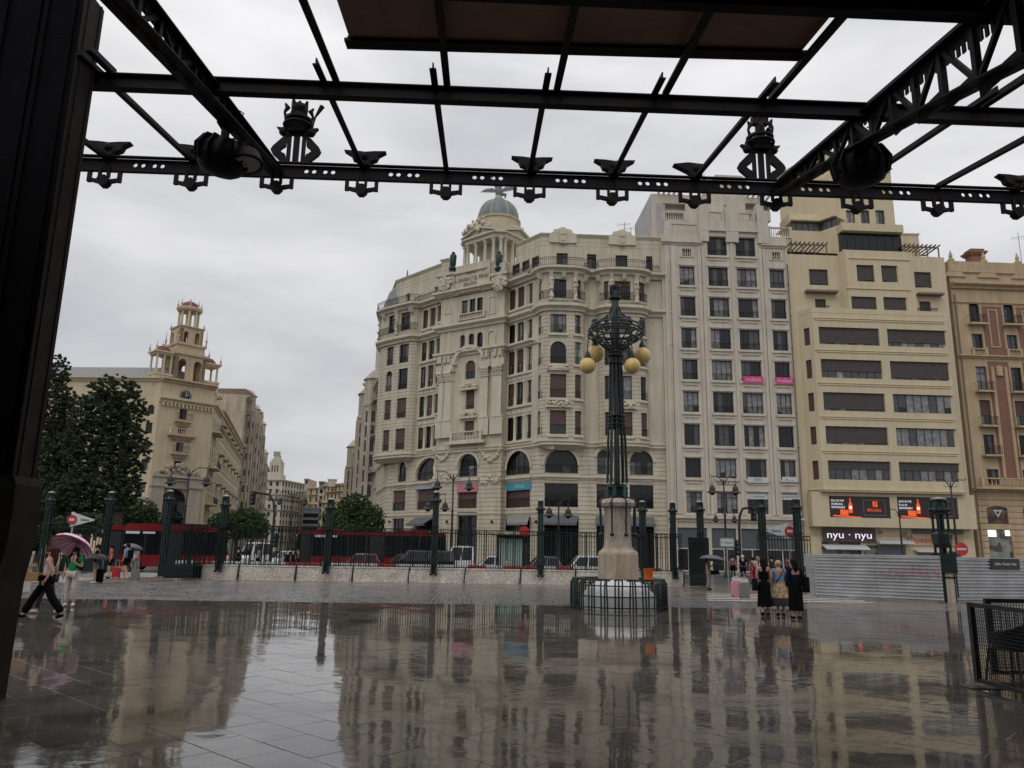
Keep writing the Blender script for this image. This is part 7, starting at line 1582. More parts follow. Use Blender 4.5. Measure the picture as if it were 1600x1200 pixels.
# local frame of the canopy: x along the front, y outwards
ub_px = [165, 297, 437, 571, 702, 831, 960, 1087, 1215, 1340, 1462, 1580]
bu_ = [CP(x, beam_y(x)+6)[0] for x in ub_px]
sp_ = (bu_[-1]-bu_[0])/(len(bu_)-1); bu_ = [bu_[0]+sp_*k for k in range(-1, len(bu_)+3)]
print('bracket spacing', sp_, [round(CP(x, beam_y(x))[1], 2) for x in (165, 800, 1580)])
uL_, uR_ = -9.5, bu_[-1]+.6; bz0, bz1 = Z1-.088, Z1+.088
holes = []
for i in range(len(bu_)-1):
    c = (bu_[i]+bu_[i+1])/2; holes += [c+d for d in (-.195, -.085, .075, .185)]
def hole_plate(m, u0, u1, z0, z1, hs, r, y, th, n=10):
    cw_ = r*1.35; x = u0
    for h in sorted(hs):
        if h < u0+cw_ or h > u1-cw_: continue
        m.box(x, h-cw_, y, y+th, z0, z1); zc = (z0+z1)/2; sq = []
        for k in range(n):
            a = 2*math.pi*k/n; c, s = math.cos(a), math.sin(a); q = max(abs(c), abs(s)); sq.append((h+cw_*c/q, zc+cw_*s/q))
        ci = [(h+r*math.cos(2*math.pi*k/n), zc+r*math.sin(2*math.pi*k/n)) for k in range(n)]
        for yy, fl in ((y, 1), (y+th, -1)):
            vs = [(a, yy, b) for a, b in sq]+[(a, yy, b) for a, b in ci]; m.add(vs, [(k, (k+1) % n, n+(k+1) % n, n+k)[::fl] for k in range(n)])
            m.add([(h-cw_, yy, zc+cw_), (h+cw_, yy, zc+cw_), (h+cw_, yy, z1), (h-cw_, yy, z1)], [(0, 1, 2, 3)]); m.add([(h-cw_, yy, z0), (h+cw_, yy, z0), (h+cw_, yy, zc-cw_), (h-cw_, yy, zc-cw_)], [(0, 1, 2, 3)])
        vs = [(a, y, b) for a, b in ci]+[(a, y+th, b) for a, b in ci]; m.add(vs, [(k, (k+1) % n, n+(k+1) % n, n+k) for k in range(n)]); m.box(h-cw_, h+cw_, y, y+th, z1-.004, z1); m.box(h-cw_, h+cw_, y, y+th, z0, z0+.004)
        x = h+cw_
    m.box(x, u1, y, y+th, z0, z1)
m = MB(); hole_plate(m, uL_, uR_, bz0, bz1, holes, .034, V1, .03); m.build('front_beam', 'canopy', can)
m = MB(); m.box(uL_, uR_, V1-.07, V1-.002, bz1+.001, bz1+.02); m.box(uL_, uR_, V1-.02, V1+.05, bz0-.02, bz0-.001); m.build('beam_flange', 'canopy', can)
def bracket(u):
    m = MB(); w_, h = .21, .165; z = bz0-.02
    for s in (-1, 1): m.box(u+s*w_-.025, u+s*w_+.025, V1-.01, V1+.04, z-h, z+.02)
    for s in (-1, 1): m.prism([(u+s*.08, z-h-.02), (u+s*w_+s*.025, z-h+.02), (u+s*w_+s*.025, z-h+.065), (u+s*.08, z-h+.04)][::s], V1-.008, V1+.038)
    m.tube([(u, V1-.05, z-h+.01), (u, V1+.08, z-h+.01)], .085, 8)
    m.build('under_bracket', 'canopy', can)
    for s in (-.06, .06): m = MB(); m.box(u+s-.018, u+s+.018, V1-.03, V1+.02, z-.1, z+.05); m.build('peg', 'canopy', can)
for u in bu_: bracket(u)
iT = [3, 9]  # bracket indices carrying the big lattice brackets (437 and 1215 px)
VB2 = CP(865, 153)[1]; VB3 = CP(1400, 8)[1]; VPn = CP(900, 83)[1]; 
def CPo(px, py, off):
    d = ray(px, py); dv = d.x*SF.x+d.y*SF.y; t = (Z1+off-SL_*V1-CAM_H)/(d.z-SL_*dv); p = EYE+d*t; return p.x*TR.x+p.y*TR.y, p.x*SF.x+p.y*SF.y
VPa, VPb = CPo(549, 74, .2)[1], CPo(1246, 93, .2)[1]
print('canopy v', VB2, VB3, VPn)
for (v, h, w_) in ((VB2, .14, .11), (VB3, .14, .11), (1.5, .2, .14)):
    z = cz(v)-.02; m = MB(); m.box(uL_, uR_, v-.012, v+.012, z-h/2, z+h/2); m.box(uL_, uR_, v-w_/2, v+w_/2, z-h/2-.016, z-h/2-.001); m.box(uL_, uR_, v-w_/2, v+w_/2, z+h/2+.001, z+h/2+.016); m.build('purlin', 'canopy', can)
for i, u in enumerate(bu_):
    if i in iT: continue
    # outer rafters with stub ends past the purlin, inner rafters beside them
    m = MB(); va, vb = VB2-.42, V1-.02
    for x0, x1, d0, d1 in ((-.036, .036, .07, .085), (-.007, .007, .086, .15)): m.add([(u+x, v, cz(v)+d) for v in (va, vb) for x in (x0, x1) for d in (d0, d1)], [(0, 2, 3, 1), (4, 5, 7, 6), (0, 1, 5, 4), (2, 6, 7, 3), (0, 4, 6, 2), (1, 3, 7, 5)])
    m.build('outer_rafter', 'canopy', can); m = MB(); va, vb = (.0 if i > 2 else CP(166, 92)[1]), VB2+.1; uo = u+.13
    for x0, x1, d0, d1 in ((-.038, .038, .09, .105), (-.008, .008, .106, .18)): m.add([(uo+x, v, cz(v)+d) for v in (va, vb) for x in (x0, x1) for d in (d0, d1)], [(0, 2, 3, 1), (4, 5, 7, 6), (0, 1, 5, 4), (2, 6, 7, 3), (0, 4, 6, 2), (1, 3, 7, 5)])
    m.build('inner_rafter', 'canopy', can)
# winged cap ornaments on the beam
def wing(u, one=0):
    m = MB(); z = bz1+.02; pts = [(-.06, 0), (.06, 0), (.09, .06), (.17, .09), (.20, .16), (.30, .22), (.14, .215), (.0, .2), (-.14, .215), (-.30, .22), (-.20, .16), (-.17, .09), (-.09, .06)]
    if one: pts = [(-.06, 0), (.06, 0), (.1, .2), (-.12, .22), (-.34, .19), (-.22, .13), (-.12, .08)]
    m.prism([(u+a, z+b) for a, b in pts], V1-.06, V1+.06); m.box(u-.07, u+.07, V1-.08, V1+.08, z, z+.07); m.sphere((u, V1-.07, z+.12), .06, 7, 5); m.build('winged_ornament', 'canopy', can)
for i, o_ in ((1, 0), (2, 0), (4, 0), (6, 0), (7, 0), (8, 1), (12, 0), (13, 0)): wing(bu_[i]+.03, o_)
# coat of arms finials
def crest(label, px, py, broken):
    u = CP(px, py)[0]*1.0; u = bu_[3]+.24 if px < 800 else bu_[9]-.2; p = S(u*KC, V1*KC, (bz1+.02-CAM_H)*KC+CAM_H); t = thing('crest_finial', label, 'ornament', p, SA); t.scale = (KC, KC, KC)
    m = MB()
    for a, b in ((-.04, .04), (-.13, -.08), (.08, .13)): m.box(a, b, -.025, .025, 0, .50)
    m.build('bars', 'canopy', t)
    for s in (-1, 1):
        m = MB()
        outer = [(0.13, 0), (.2, .02), (.33, .14), (.36, .2), (.33, .26), (.2, .40), (.14, .44)]; inner = [(.15, .14), (.19, .16), (.23, .2), (.19, .24), (.15, .27)]
        m.prism([(s*a, b) for a, b in outer+inner[::-1]][::s], -.03, .03)
        m.prism([(s*a, b) for a, b in ((.1, .42), (.22, .47), (.3, .56), (.2, .55), (.22, .62), (.1, .6))][::s], -.035, .035); m.sphere((s*.2, 0, .5), .07, 6, 5)
        m.build('lozenge_shield', 'canopy', t)
    m = MB(); m.box(-.12, .12, -.09, .09, .48, .66); m.tube([(.17*math.cos(i*math.pi/8), .17*math.sin(i*math.pi/8), .68) for i in range(16)], .035, 6, closed=True); m.tube([(.19*math.cos(i*math.pi/8), .19*math.sin(i*math.pi/8), .60) for i in range(16)], .025, 6, closed=True); m.build('crown_band', 'canopy', t)
    for k in range(6):
        a = k*math.pi/3+.3; c, s = math.cos(a), math.sin(a)
        if broken and k in (1, 2): continue
        m = MB(); m.tube([(.17*c, .17*s, .68), (.2*c, .2*s, .78), (.16*c, .16*s, .86), (.2*c, .2*s, .92)], .02, 5, rs=[.03, .02, .04, .015]); m.build('crown_spike', 'canopy', t)
    if not broken:
        m = MB(); m.lathe([(.12, .70), (.08, .8), (.11, .88), (.1, .93), (.03, .96), (.02, 1.0)], 8); m.build('crown_top', 'canopy', t); m = MB(); m.tube([(.2, 0, .55), (.24, 0, .75), (.33, 0, .93)], .02, 5, rs=[.015, .015, .04]); m.build('loose_frond', 'canopy', t)
    else: m = MB(); m.box(-.05, .07, -.04, .04, .7, 1.02); m.box(-.11, .13, -.05, .05, .9, 1.03); m.build('post_stub', 'canopy', t)
    return t
crest('crowned iron coat of arms with a loose frond, left end of the canopy front beam', 461, 250, False)
crest('crowned iron coat of arms with broken crown, at the right of the canopy front beam', 1195, 275, True)
# lattice brackets
def truss(u0, pts_top, pts_low, right):
    top = [VPl(x, y, u0) for x, y in pts_top]; low = [VPl(x, y, u0) for x, y in pts_low]; print('truss', round(u0, 2), [(round(a, 2), round(b, 2)) for a, b in low], [(round(a, 2), round(b, 2)) for a, b in top])
    cf = np.polyfit([a for a, b in low], [cz(a)-b for a, b in low], 1 if len(low) < 3 else 2)
    def zl(v): return cz(v)-max(.05, float(np.polyval(cf, v)))
    zt_ = lambda v: cz(v)+.02
    vend = .5; v0 = V1-.05
    for nm, zf, w_, h in (('top_chord', zt_, .10, .08), ('bottom_chord', zl, .11, .05)):
        m = MB(); vs_ = [v0-(v0-vend)*k/20 for k in range(21)]
        for x0, x1, d0, d1 in ((-w_, -.03, -h/2, -h/2+.015), (.03, w_, -h/2, -h/2+.015), (-.03, -.012, -h/2, h*.8), (.012, .03, -h/2, h*.8)):
            for a, b in zip(vs_[:-1], vs_[1:]): m.add([(u0+x, v, zf(v)+d) for v in (a, b) for x in (x0, x1) for d in (d0, d1)], [(0, 2, 3, 1), (4, 5, 7, 6), (0, 1, 5, 4), (2, 6, 7, 3), (0, 4, 6, 2), (1, 3, 7, 5)])
        m.build(nm, 'canopy', can)
    v = v0-.6; k = 0; m = None
    while v > 1.2:
        zt, zb = zt_(v), zl(v); hgt_ = zt-zb
        if hgt_ > .05:
            step = max(.42, hgt_*.9); v2 = v-step; m = MB(); z2t, z2b = zt_(v2), zl(v2)
            m.box(u0-.03, u0+.03, v-.03, v+.03, zb, zt); m.build('web_post', 'canopy', can); m = MB()
            if k % 2: m.tube([(u0, v, zb), (u0, v2, z2t)], .032, 4)
            else: m.tube([(u0, v, zt), (u0, v2, z2b)], .032, 4)
            m.build('web_diagonal', 'canopy', can)
            m = MB(); n = max(3, int(step/.075))    # toothed plates along both chords
            m.add([(u0, v, zt-.02), (u0, v2, z2t-.02), (u0, v2, z2t-.02-.22*(z2t-z2b)), (u0, v, zt-.02-.22*hgt_)], [(0, 1, 2, 3)])
            m.build('gusset_strip', 'canopy', can); m = MB()
            for j in range(n):
                a = v-(v-v2)*j/n; b = v-(v-v2)*(j+.55)/n; q = zt_(a)-.02-.22*(zt_(a)-zl(a)); m.box(u0-.008, u0+.008, b, a, q-.14*(zt_(a)-zl(a))-.01, q+.02)
            m.box(u0-.008, u0+.008, v2, v, min(zb, z2b), min(zb, z2b)+.12); m.build('toothed_plate', 'canopy', can)
        else: v2 = v-.4
        v = v2; k += 1
        if v < 2.2: break
truss(bu_[3], [(450, 255), (280, 0)], [(432, 268), (340, 168), (240, 70), (185, 0)], False)
truss(bu_[9], [(1215, 280), (1600, -10)], [(1222, 300), (1420, 185), (1600, 92)], True)
# brown boarded panel above the rafters
uA_ = CPo(549, 74, .2)[0]; uB_ = CPo(1246, 93, .2)[0]; m = MB()
def slab_v(m, u0, u1, va, vb, d0, d1): m.add([(u, v, cz(v)+d) for v in (va, vb) for u in (u0, u1) for d in (d0, d1)], [(0, 2, 3, 1), (4, 5, 7, 6), (0, 1, 5, 4), (2, 6, 7, 3), (0, 4, 6, 2), (1, 3, 7, 5)])
nb = 6
def slab_s(m, u0, u1, va, o0, o1, d0, d1):   # panel whose outer edge runs slightly askew
    vv = lambda u, o: VPa+(VPb-VPa)*(u-uA_)/(uB_-uA_)+o
    P8 = [(u, (va if va is not None and k == 0 else vv(u, o0 if k == 0 else o1))) for k in (0, 1) for u in (u0, u1)]
    m.add([(u, v, cz(v)+d) for u, v in P8 for d in (d0, d1)], [(0, 2, 3, 1), (4, 5, 7, 6), (0, 1, 5, 4), (2, 6, 7, 3), (0, 4, 6, 2), (1, 3, 7, 5)])
for k in range(nb): m = MB(); a, b = uA_+(uB_-uA_)*k/nb, uA_+(uB_-uA_)*(k+1)/nb-.0005; slab_s(m, a, b, .5, 0, 0, .235+.001*(k % 2), .262+.001*(k % 2)); m.build('ceiling_board', 'lining', can)
m = MB(); slab_s(m, uA_-.05, uB_+.05, None, -.14, .04, .20, .232); slab_s(m, uA_-.05, uB_+.05, None, .005, .045, .233, .34); m.build('fascia', 'canopy_side', can)
# unseen roof over the photographer, carried forward to keep sky light off the column
m = MB(); slab_v(m, uL_, uR_, -2.2, VB3-.25, .36, .45); m.build('shading_deck', 'canopy', can)
# hanging floodlights
def flood(label, px, py, ptop, u0, second):
    v, z = VPl(px, py, u0); ztop = VPl(ptop[0], ptop[1], u0)[1]; p = S(u0*KC, v*KC, (z-CAM_H)*KC+CAM_H); t = thing('hanging_floodlight', label, 'floodlight', p, SA); t.scale = (KC*.66, KC*.66, KC*.66); ht = (ztop-z)/.66
    m = MB(); m.box(-.06, .06, -.05, .05, .25, ht+.1); m.box(-.13, .13, -.12, .12, ht-.15, ht+.05); m.tube([(.05, 0, ht), (.22, .05, ht+.02), (.28, .05, ht+.15), (.2, .05, ht+.2)], .012, 5); m.build('stem', 'canopy', t)
    m = MB(); m.tube([(-.3, 0, .02), (-.3, 0, .26), (0, 0, .32), (.3, 0, .26), (.3, 0, .02)], .025, 5); m.build('yoke', 'canopy', t)
    T_ = Matrix.Rotation(R_(12), 4, 'X') @ Matrix.Rotation(R_(12 if second else -8), 4, 'Y')
    m = MB(); m.T = T_; m.lathe([(.12, .36), (.28, .32), (.40, .18), (.44, .02), (.43, -.14), (.36, -.26), (.24, -.33)], 18); m.build('housing', 'canopy', t, smooth=True)
    for k in range(14): a = k*math.pi/7; m = MB(); m.T = T_ @ Matrix.Rotation(a, 4, 'Z'); m.prism([(.28, .33), (.40, .32), (.52, .12), (.50, .0), (.47, -.14), (.36, -.2)], -.012, .012); m.build('cooling_fin', 'canopy', t)
    m = MB(); m.T = T_; m.lathe([(.24, -.325), (.2, -.34), (.02, -.35)], 18, caps=False); m.build('lens', 'canopy', t, smooth=True)
    rr = random.Random(4)
    for k in range(26): a = rr.uniform(0, 6.28); r = .41; m = MB(); m.T = T_; z0 = rr.uniform(-.2, .12); m.tube([(r*math.cos(a), r*math.sin(a), z0), ((r+.09)*math.cos(a+.1), (r+.09)*math.sin(a+.1), z0+rr.uniform(-.05, .08))], .012, 4, rs=[.03, .006]); m.build('bird_spike', 'canopy', t)
    if second:
        T2 = Matrix.Translation((.43, -.05, -.1)) @ Matrix.Rotation(R_(-6), 4, 'X') @ Matrix.Rotation(R_(-10), 4, 'Y'); m = MB(); m.T = T2; m.lathe([(.1, .25), (.24, .18), (.3, 0), (.32, -.05), (.3, -.07), (.2, -.05)], 18, caps=False); m.lathe([(.1, .25), (.0, .25)], 18, caps=False); m.build('second_housing', 'canopy', t, smooth=True)
        m = MB(); m.T = T2; m.lathe([(.26, -.06), (.02, -.065)], 18, caps=False); m.lathe([(.26, -.058), (.02, -.062)], 18, caps=False); m.build('second_lens', 'greyclad', t, smooth=True); m = MB(); m.T = T2; m.tube([(0, 0, .2), (-.05, .0, .38), (.02, 0, .44), (.07, 0, .36), (.03, 0, .22)], .015, 5); m.build('ring_handle', 'canopy', t)
    return t
flood('pair of black floodlights hanging under the left lattice bracket', 348, 246, (350, 178), bu_[3]-.15, True)
flood('single black floodlight with bird spikes hanging under the right lattice bracket', 1345, 262, (1346, 205), bu_[9]+.12, False)
SA, TR, SF = KEEP
# ================================================================= station front behind the photographer, unseen, put in to darken canopy and column
stn = thing('station_building', 'station front wall standing behind the photographer under the canopy', 'building', (0, -3, 0), SA); m = MB(); m.box(-45, 45, -1, 0, 0, 13); m.build('wall', 'canopy_side', stn)
# ================================================================= dark column at the left
cxr = -5.77; cy0, cy1 = 8.98, 9.43; col = thing('station_column', 'very dark panelled column filling the left edge of the view', 'column', (cxr, cy0, 0)); ZC = 9.0
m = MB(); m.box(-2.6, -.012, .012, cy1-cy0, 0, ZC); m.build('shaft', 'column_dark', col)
m = MB(); m.box(-.011, 0, 0, cy1-cy0, 0, ZC); m.build('lit_side_face', 'canopy_side', col)  # side face; light from outside is painted in as a lighter brown
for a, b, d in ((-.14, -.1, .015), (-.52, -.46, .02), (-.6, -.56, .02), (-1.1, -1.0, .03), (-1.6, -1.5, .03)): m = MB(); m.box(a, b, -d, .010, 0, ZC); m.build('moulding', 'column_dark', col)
for a, b in ((.08, .11), (.36, .39)): m = MB(); m.box(.001, .014, a, b, 0, ZC); m.build('moulding', 'canopy_side', col)  # side mouldings carry the same painted-in lighter brown
m = MB(); m.prism([(-1.2, 2.50), (.05, 2.50), (.09, 2.40), (.10, 2.1), (.09, 1.7), (.03, 1.3), (.02, .9), (.012, 0), (-1.2, 0)], -.055, cy1-cy0+.02); m.build('plinth', 'canopy_side', col)
# ================================================================= terrace barrier and chair at the right edge
def barrier(label, a, b, h, foot=True):
    d = (b-a); L_ = d.length; an = math.atan2(d.y, d.x); t = thing('mesh_barrier', label, 'barrier', (a.x, a.y, 0), an); w_ = .035; z0 = .06
    m = MB(); m.box(0, .085, -w_, w_, z0, h); m.build('post', 'iron', t); m = MB(); m.box(L_-.085, L_, -w_, w_, z0, h); m.build('post', 'iron', t); m = MB(); m.box(.087, L_-.087, -w_*.8, w_*.8, h-.06, h); m.box(.087, L_-.087, -w_*.8, w_*.8, z0, z0+.055); m.build('frame_rail', 'iron', t)
    m = MB(); n = int((L_-.17)/.045)
    for k in range(1, n): x = .085+(L_-.17)*k/n; m.box(x-.0035, x+.0035, -.004, .004, z0+.05, h-.05)
    n = int((h-z0-.1)/.045)
    for k in range(1, n): z = z0+.05+(h-z0-.1)*k/n; m.box(.085, L_-.085, -.008, -.0045, z-.0035, z+.0035)
    o = m.build('wire_mesh', 'iron', t); o['kind'] = 'stuff'
    if foot:
        for x in (.05, L_-.3): m = MB(); m.box(x-.12, x+.25, -.25, .25, .0, .015); m.build('foot_plate', 'iron', t)
    return t
a = gp(1527, 1072).xy; b = a+(gp(1600, 1093).xy-a)*2.2; hb = zat_xy(1514, 941, a.y); barrier('black steel mesh barrier at the right edge, nearest the camera', a, b, hb)
a2 = gp(1551, 1060).xy; a2 = Vector((a2.x, a2.y)); barrier('black mesh barrier standing behind the cafe chair', a2, a2+Vector((2.4, .1)), zat_xy(1536, 935, a2.y), False)
c = gp(1590, 1066); t = thing('cafe_chair', 'black woven cafe armchair inside the mesh barriers', 'chair', (c.x, c.y, 0), R_(200)); t.scale = (1.12, 1.12, 1.12)
m = MB(); prof = []; n = 16; vs = []; fs = []
for k in range(n+1):
    a = R_(-20+220*k/n); r = .29; hh = .80-.16*abs(math.cos(a))**1.5 if math.sin(a) > 0 else .62; c_, s = math.cos(a), math.sin(a)
    for rr_, z in ((r*.88, .42), (r*.98, .55), (r*1.08, hh)):
        vs += [(rr_*c_, rr_*s, z), ((rr_+.02)*c_, (rr_+.02)*s, z)]
for k in range(n):
    o_ = k*6
    for j in (0, 2): fs += [(o_+j, o_+6+j, o_+8+j, o_+2+j), (o_+1+j, o_+3+j, o_+9+j, o_+7+j)]
    fs += [(o_+4, o_+10, o_+11, o_+5)]
m.add(vs, fs)
for z in (.46, .52, .58, .64, .7): m.tube([((.275+.08*(z-.4)/.4)*math.cos(R_(-15+210*i/12)), (.275+.08*(z-.4)/.4)*math.sin(R_(-15+210*i/12)), min(z, .8-.16*abs(math.cos(R_(-15+210*i/12)))**1.5-.02)) for i in range(13)], .008, 4)
m.build('woven_back', 'iron', t); m = MB(); m.lathe([(.26, .40), (.28, .42), (.28, .45), (.25, .46)], 16); m.build('seat', 'iron', t)
for a, b in ((-.2, -.2), (.2, -.2), (-.2, .2), (.2, .2)): m = MB(); m.tube([(a, b, .41), (a*1.25, b*1.25, 0)], .016, 6); m.build('leg', 'iron', t)
# ================================================================= vehicles
def wheel(t, x, y, r, w_=.2):
    m = MB(); T_ = Matrix.Translation((x, y, r)) @ Matrix.Rotation(R_(90), 4, 'X'); m.T = T_; m.lathe([(r*.6, -w_/2), (r*.95, -w_/2), (r, -w_*.35), (r, w_*.35), (r*.95, w_/2), (r*.6, w_/2)], 20); o = m.build('wheel', 'rubber', t, smooth=True)
    m = MB(); m.T = T_; m.lathe([(r*.6, -w_/2-.006), (r*.6, w_/2+.006)], 16)
    rim = m.build('rim', 'chrome', o)
def car(label, x, y, rz, Lc, W_, H, mat, kind='hatch', cat='car', name='parked_car', extra=None):
    t = thing(name, label, cat, (x, y, -.13), rz); h = Lc/2; w = W_/2; r = .31
    P_ = {'hatch': dict(low=[(-h, .28), (-h+.02, .62), (-h+.15, .74), (-h*.5, .88), (h*.93, .92), (h, .8), (h, .3)], cab=(-h*.50, h*.93, -h*.14, h*.70), belt=.88),
          'sedan': dict(low=[(-h, .28), (-h+.02, .58), (-h+.2, .70), (-h*.46, .84), (h*.62, .88), (h*.97, .84), (h, .7), (h, .3)], cab=(-h*.46, h*.70, -h*.08, h*.34), belt=.84),
          'van': dict(low=[(-h, .3), (-h+.02, .75), (-h+.25, .95), (-h*.66, 1.05), (h*.98, 1.1), (h, .9), (h, .35)], cab=(-h*.68, h*.985, -h*.36, h*.93), belt=1.03)}[kind]
    low = P_['low']; bl = P_['belt']; m = MB(); n = len(low)
    # body sides tuck in slightly towards sill and shoulder
    def yw_(z): return w*(1-.05*abs((z-.6)/.6))
    vs = [(x_, -yw_(z), z) for x_, z in low]+[(x_, yw_(z), z) for x_, z in low]; m.add(vs, [tuple(range(n)), tuple(reversed(range(n, 2*n)))]+[(i, i+n, (i+1) % n+n, (i+1) % n) for i in range(n)]); m.box(-h+.1, h-.1, -w*.96, w*.96, .2, .3)
    c0, c1, c2, c3 = P_['cab']; tw = w*.78; bw = w*.93
    m.add([(c0, -bw, bl-.03), (c1, -bw, bl-.03), (c1, bw, bl-.03), (c0, bw, bl-.03), (c2, -tw, H-.05), (c3, -tw, H-.05), (c3, tw, H-.05), (c2, tw, H-.05), (c2+.12, -tw*.85, H), (c3-.12, -tw*.85, H), (c3-.12, tw*.85, H), (c2+.12, tw*.85, H)],
          [(0, 1, 5, 4), (1, 2, 6, 5), (2, 3, 7, 6), (3, 0, 4, 7), (4, 5, 9, 8), (5, 6, 10, 9), (6, 7, 11, 10), (7, 4, 8, 11), (8, 9, 10, 11)]); m.build('body', mat, t, smooth=True)
    def lerp(a, b, k): return a+(b-a)*k
    for s in (-1, 1):   # side glass following the cabin's slant
        for k0, k1 in ((.08, .5), (.53, .92)):
            z0, z1 = bl+.04, H-.11; f0 = (z0-bl)/(H-.05-bl); f1 = (z1-bl)/(H-.05-bl); X = lambda k, f: lerp(lerp(c0, c1, k), lerp(c2, c3, k), f); Y_ = lambda f: s*(lerp(bw, tw, f)+.008)
            m = MB(); m.add([(X(k0, f0), Y_(f0), z0), (X(k1, f0), Y_(f0), z0), (X(k1, f1), Y_(f1), z1), (X(k0, f1), Y_(f1), z1)], [(0, 1, 2, 3) if s < 0 else (3, 2, 1, 0)]); m.build('side_window', 'glass', t)
    for xa, xb, s in ((c0, c2, -1), (c1, c3, 1)):
        m = MB(); z0, z1 = bl+.03, H-.1; f0 = (z0-bl)/(H-.05-bl); f1 = (z1-bl)/(H-.05-bl); xx = lambda f: lerp(xa, xb, f)+s*.012; m.add([(xx(f0), -bw*.86, z0), (xx(f0), bw*.86, z0), (xx(f1), tw*.88, z1), (xx(f1), -tw*.88, z1)], [(0, 1, 2, 3)]); m.build('windscreen' if s < 0 else 'rear_window', 'glass', t)
    for s in (-1, 1):
        m = MB(); m.box(-h-.01, -h+.14, s*w*.62-.17, s*w*.62+.17, .56, .69); m.build('headlight', 'signwhite', t); m = MB(); m.box(h-.12, h+.012, s*w*.7-.12, s*w*.7+.12, .62, .84); m.build('tail_light', 'redsign', t)
        m = MB(); m.box(c0+.35, c0+.5, s*(bw+.02)-.08, s*(bw+.02)+.08, bl+.02, bl+.14); m.build('wing_mirror', mat, t)
        for x_ in (-h*.62, h*.6): wheel(t, x_, s*(w-.1), r)
    m = MB(); m.box(-h-.015, -h+.05, -w*.9, w*.9, .26, .40); m.box(h-.05, h+.015, -w*.9, w*.9, .28, .42); m.build('bumper', 'rubber', t)
    return t
def atp(px, Y): p = atY(px, 860, Y); return p.x, p.y
def carpx(label, x0, x1, Y, H, mat, kind='hatch', rz=0, **k):
    a = atY(x0, 865, Y).x; b = atY(x1, 865, Y).x; Lc = (b-a)/max(.3, abs(math.cos(rz))); return car(label, (a+b)/2, Y, rz+SA, Lc, 1.8, H, mat, kind, **k)
carpx('bright red hatchback between the rear of the bus and the dark minivan', 524, 601, 58, 1.48, 'red')
carpx('dark red car mostly hidden behind the minivan', 592, 655, 62.5, 1.46, 'red', 'sedan')
carpx('dark blue green minivan, largest car behind the railing', 603, 712, 54, 1.78, 'cardark', 'van')
carpx('white panel van behind the street lamp post', 690, 741, 61, 2.15, 'carwhite', 'van')
carpx('white saloon car just left of the glass shelter', 722, 812, 56.5, 1.5, 'carwhite', 'sedan')
carpx('dark grey car right of the glass shelter', 808, 880, 57, 1.52, 'cargrey', 'hatch')
carpx('white car with dark windows left of the stone pedestal', 868, 945, 54, 1.62, 'carwhite', 'hatch')
carpx('white van far off at the mouth of the avenue', 383, 412, 74, 2.2, 'carwhite', 'van', .9)
carpx('small white car in the avenue beside the bus front', 430, 462, 70, 1.5, 'carwhite', 'hatch', .7)
carpx('dark taxi in the avenue, right of the white van', 408, 440, 78, 1.5, 'cardark', 'sedan', .8)
def bus(label, x, y, rz, Lb, H=3.05):
    t = thing('city_bus', label, 'bus', (x, y, -.13), rz); h = Lb/2; w = 1.25
    m = MB(); m.prism([(-h, .35), (-h+.0, 1.1), (-h+.05, 1.15), (h, 1.15), (h, .35)], -w, w); m.build('lower_body', 'red', t)
    m = MB(); m.prism([(-h+.02, 1.15), (-h+.22, H-.32), (-h+.4, H-.12), (h-.1, H-.12), (h-.02, 1.15)], -w+.01, w-.01); m.build('window_band', 'glass', t)
    m = MB(); m.prism([(-h+.16, H-.3), (-h+.45, H), (h-.2, H), (h-.02, H-.3)], -w-.01, w+.01); m.build('roof', 'red', t)
    m = MB(); m.box(-h+1.6, -h+3.6, -.85, .85, H, H+.2); m.box(h-4, h-1.5, -.8, .8, H, H+.17); m.build('roof_unit', 'red', t)
    for k in range(1, int(Lb/1.45)): x_ = -h+1.45*k; m = MB(); m.box(x_-.04, x_+.04, -w-.005, -w+.02, 1.16, H-.32); m.build('window_pillar', 'blackframe', t)
    for k, (a, b) in enumerate(((-h+.45, -h+1.35), (-.1, 1.1))):
        m = MB(); m.box(a, b, -w-.02, -w-.003, .42, H-.38); m.build('door', 'blackframe', t)
    for a in (-h+2.4, h-2.6): wheel(t, a, -w+.14, .48, .28); wheel(t, a, w-.14, .48, .28)
    m = MB(); m.box(-h+1.6, -h+2.5, -w-.025, -w-.003, H-.52, H-.34); m.box(-h+2.7, -h+3.5, -w-.025, -w-.003, H-.5, H-.36); m.box(-h-.01, -h+.1, -.7, .7, H-.5, H-.3); m.build('route_display', 'signwhite', t)
    for s in (-1, 1): m = MB(); m.box(-h-.02, -h+.05, s*.85-.2, s*.85+.2, .55, .78); m.build('headlight', 'signwhite', t)
    m = MB(); m.tube([(-h+.2, -w-.02, H-.25), (-h-.25, -w-.15, H-.45), (-h-.28, -w-.16, H-.8)], .03, 5); m.box(-h-.36, -h-.2, -w-.2, -w-.1, H-1.05, H-.7); m.build('mirror', 'blackframe', t); return t
a = atY(260, 860, 57); bus('red and black city bus at the left, facing left behind the folded gate', a.x, a.y, SA+R_(14), 8.4, 3.1)
a = atY(582, 860, 66); bus('long red bus with black windows behind the parked cars, middle of the fence', a.x, a.y, SA, 12.4, 3.2)
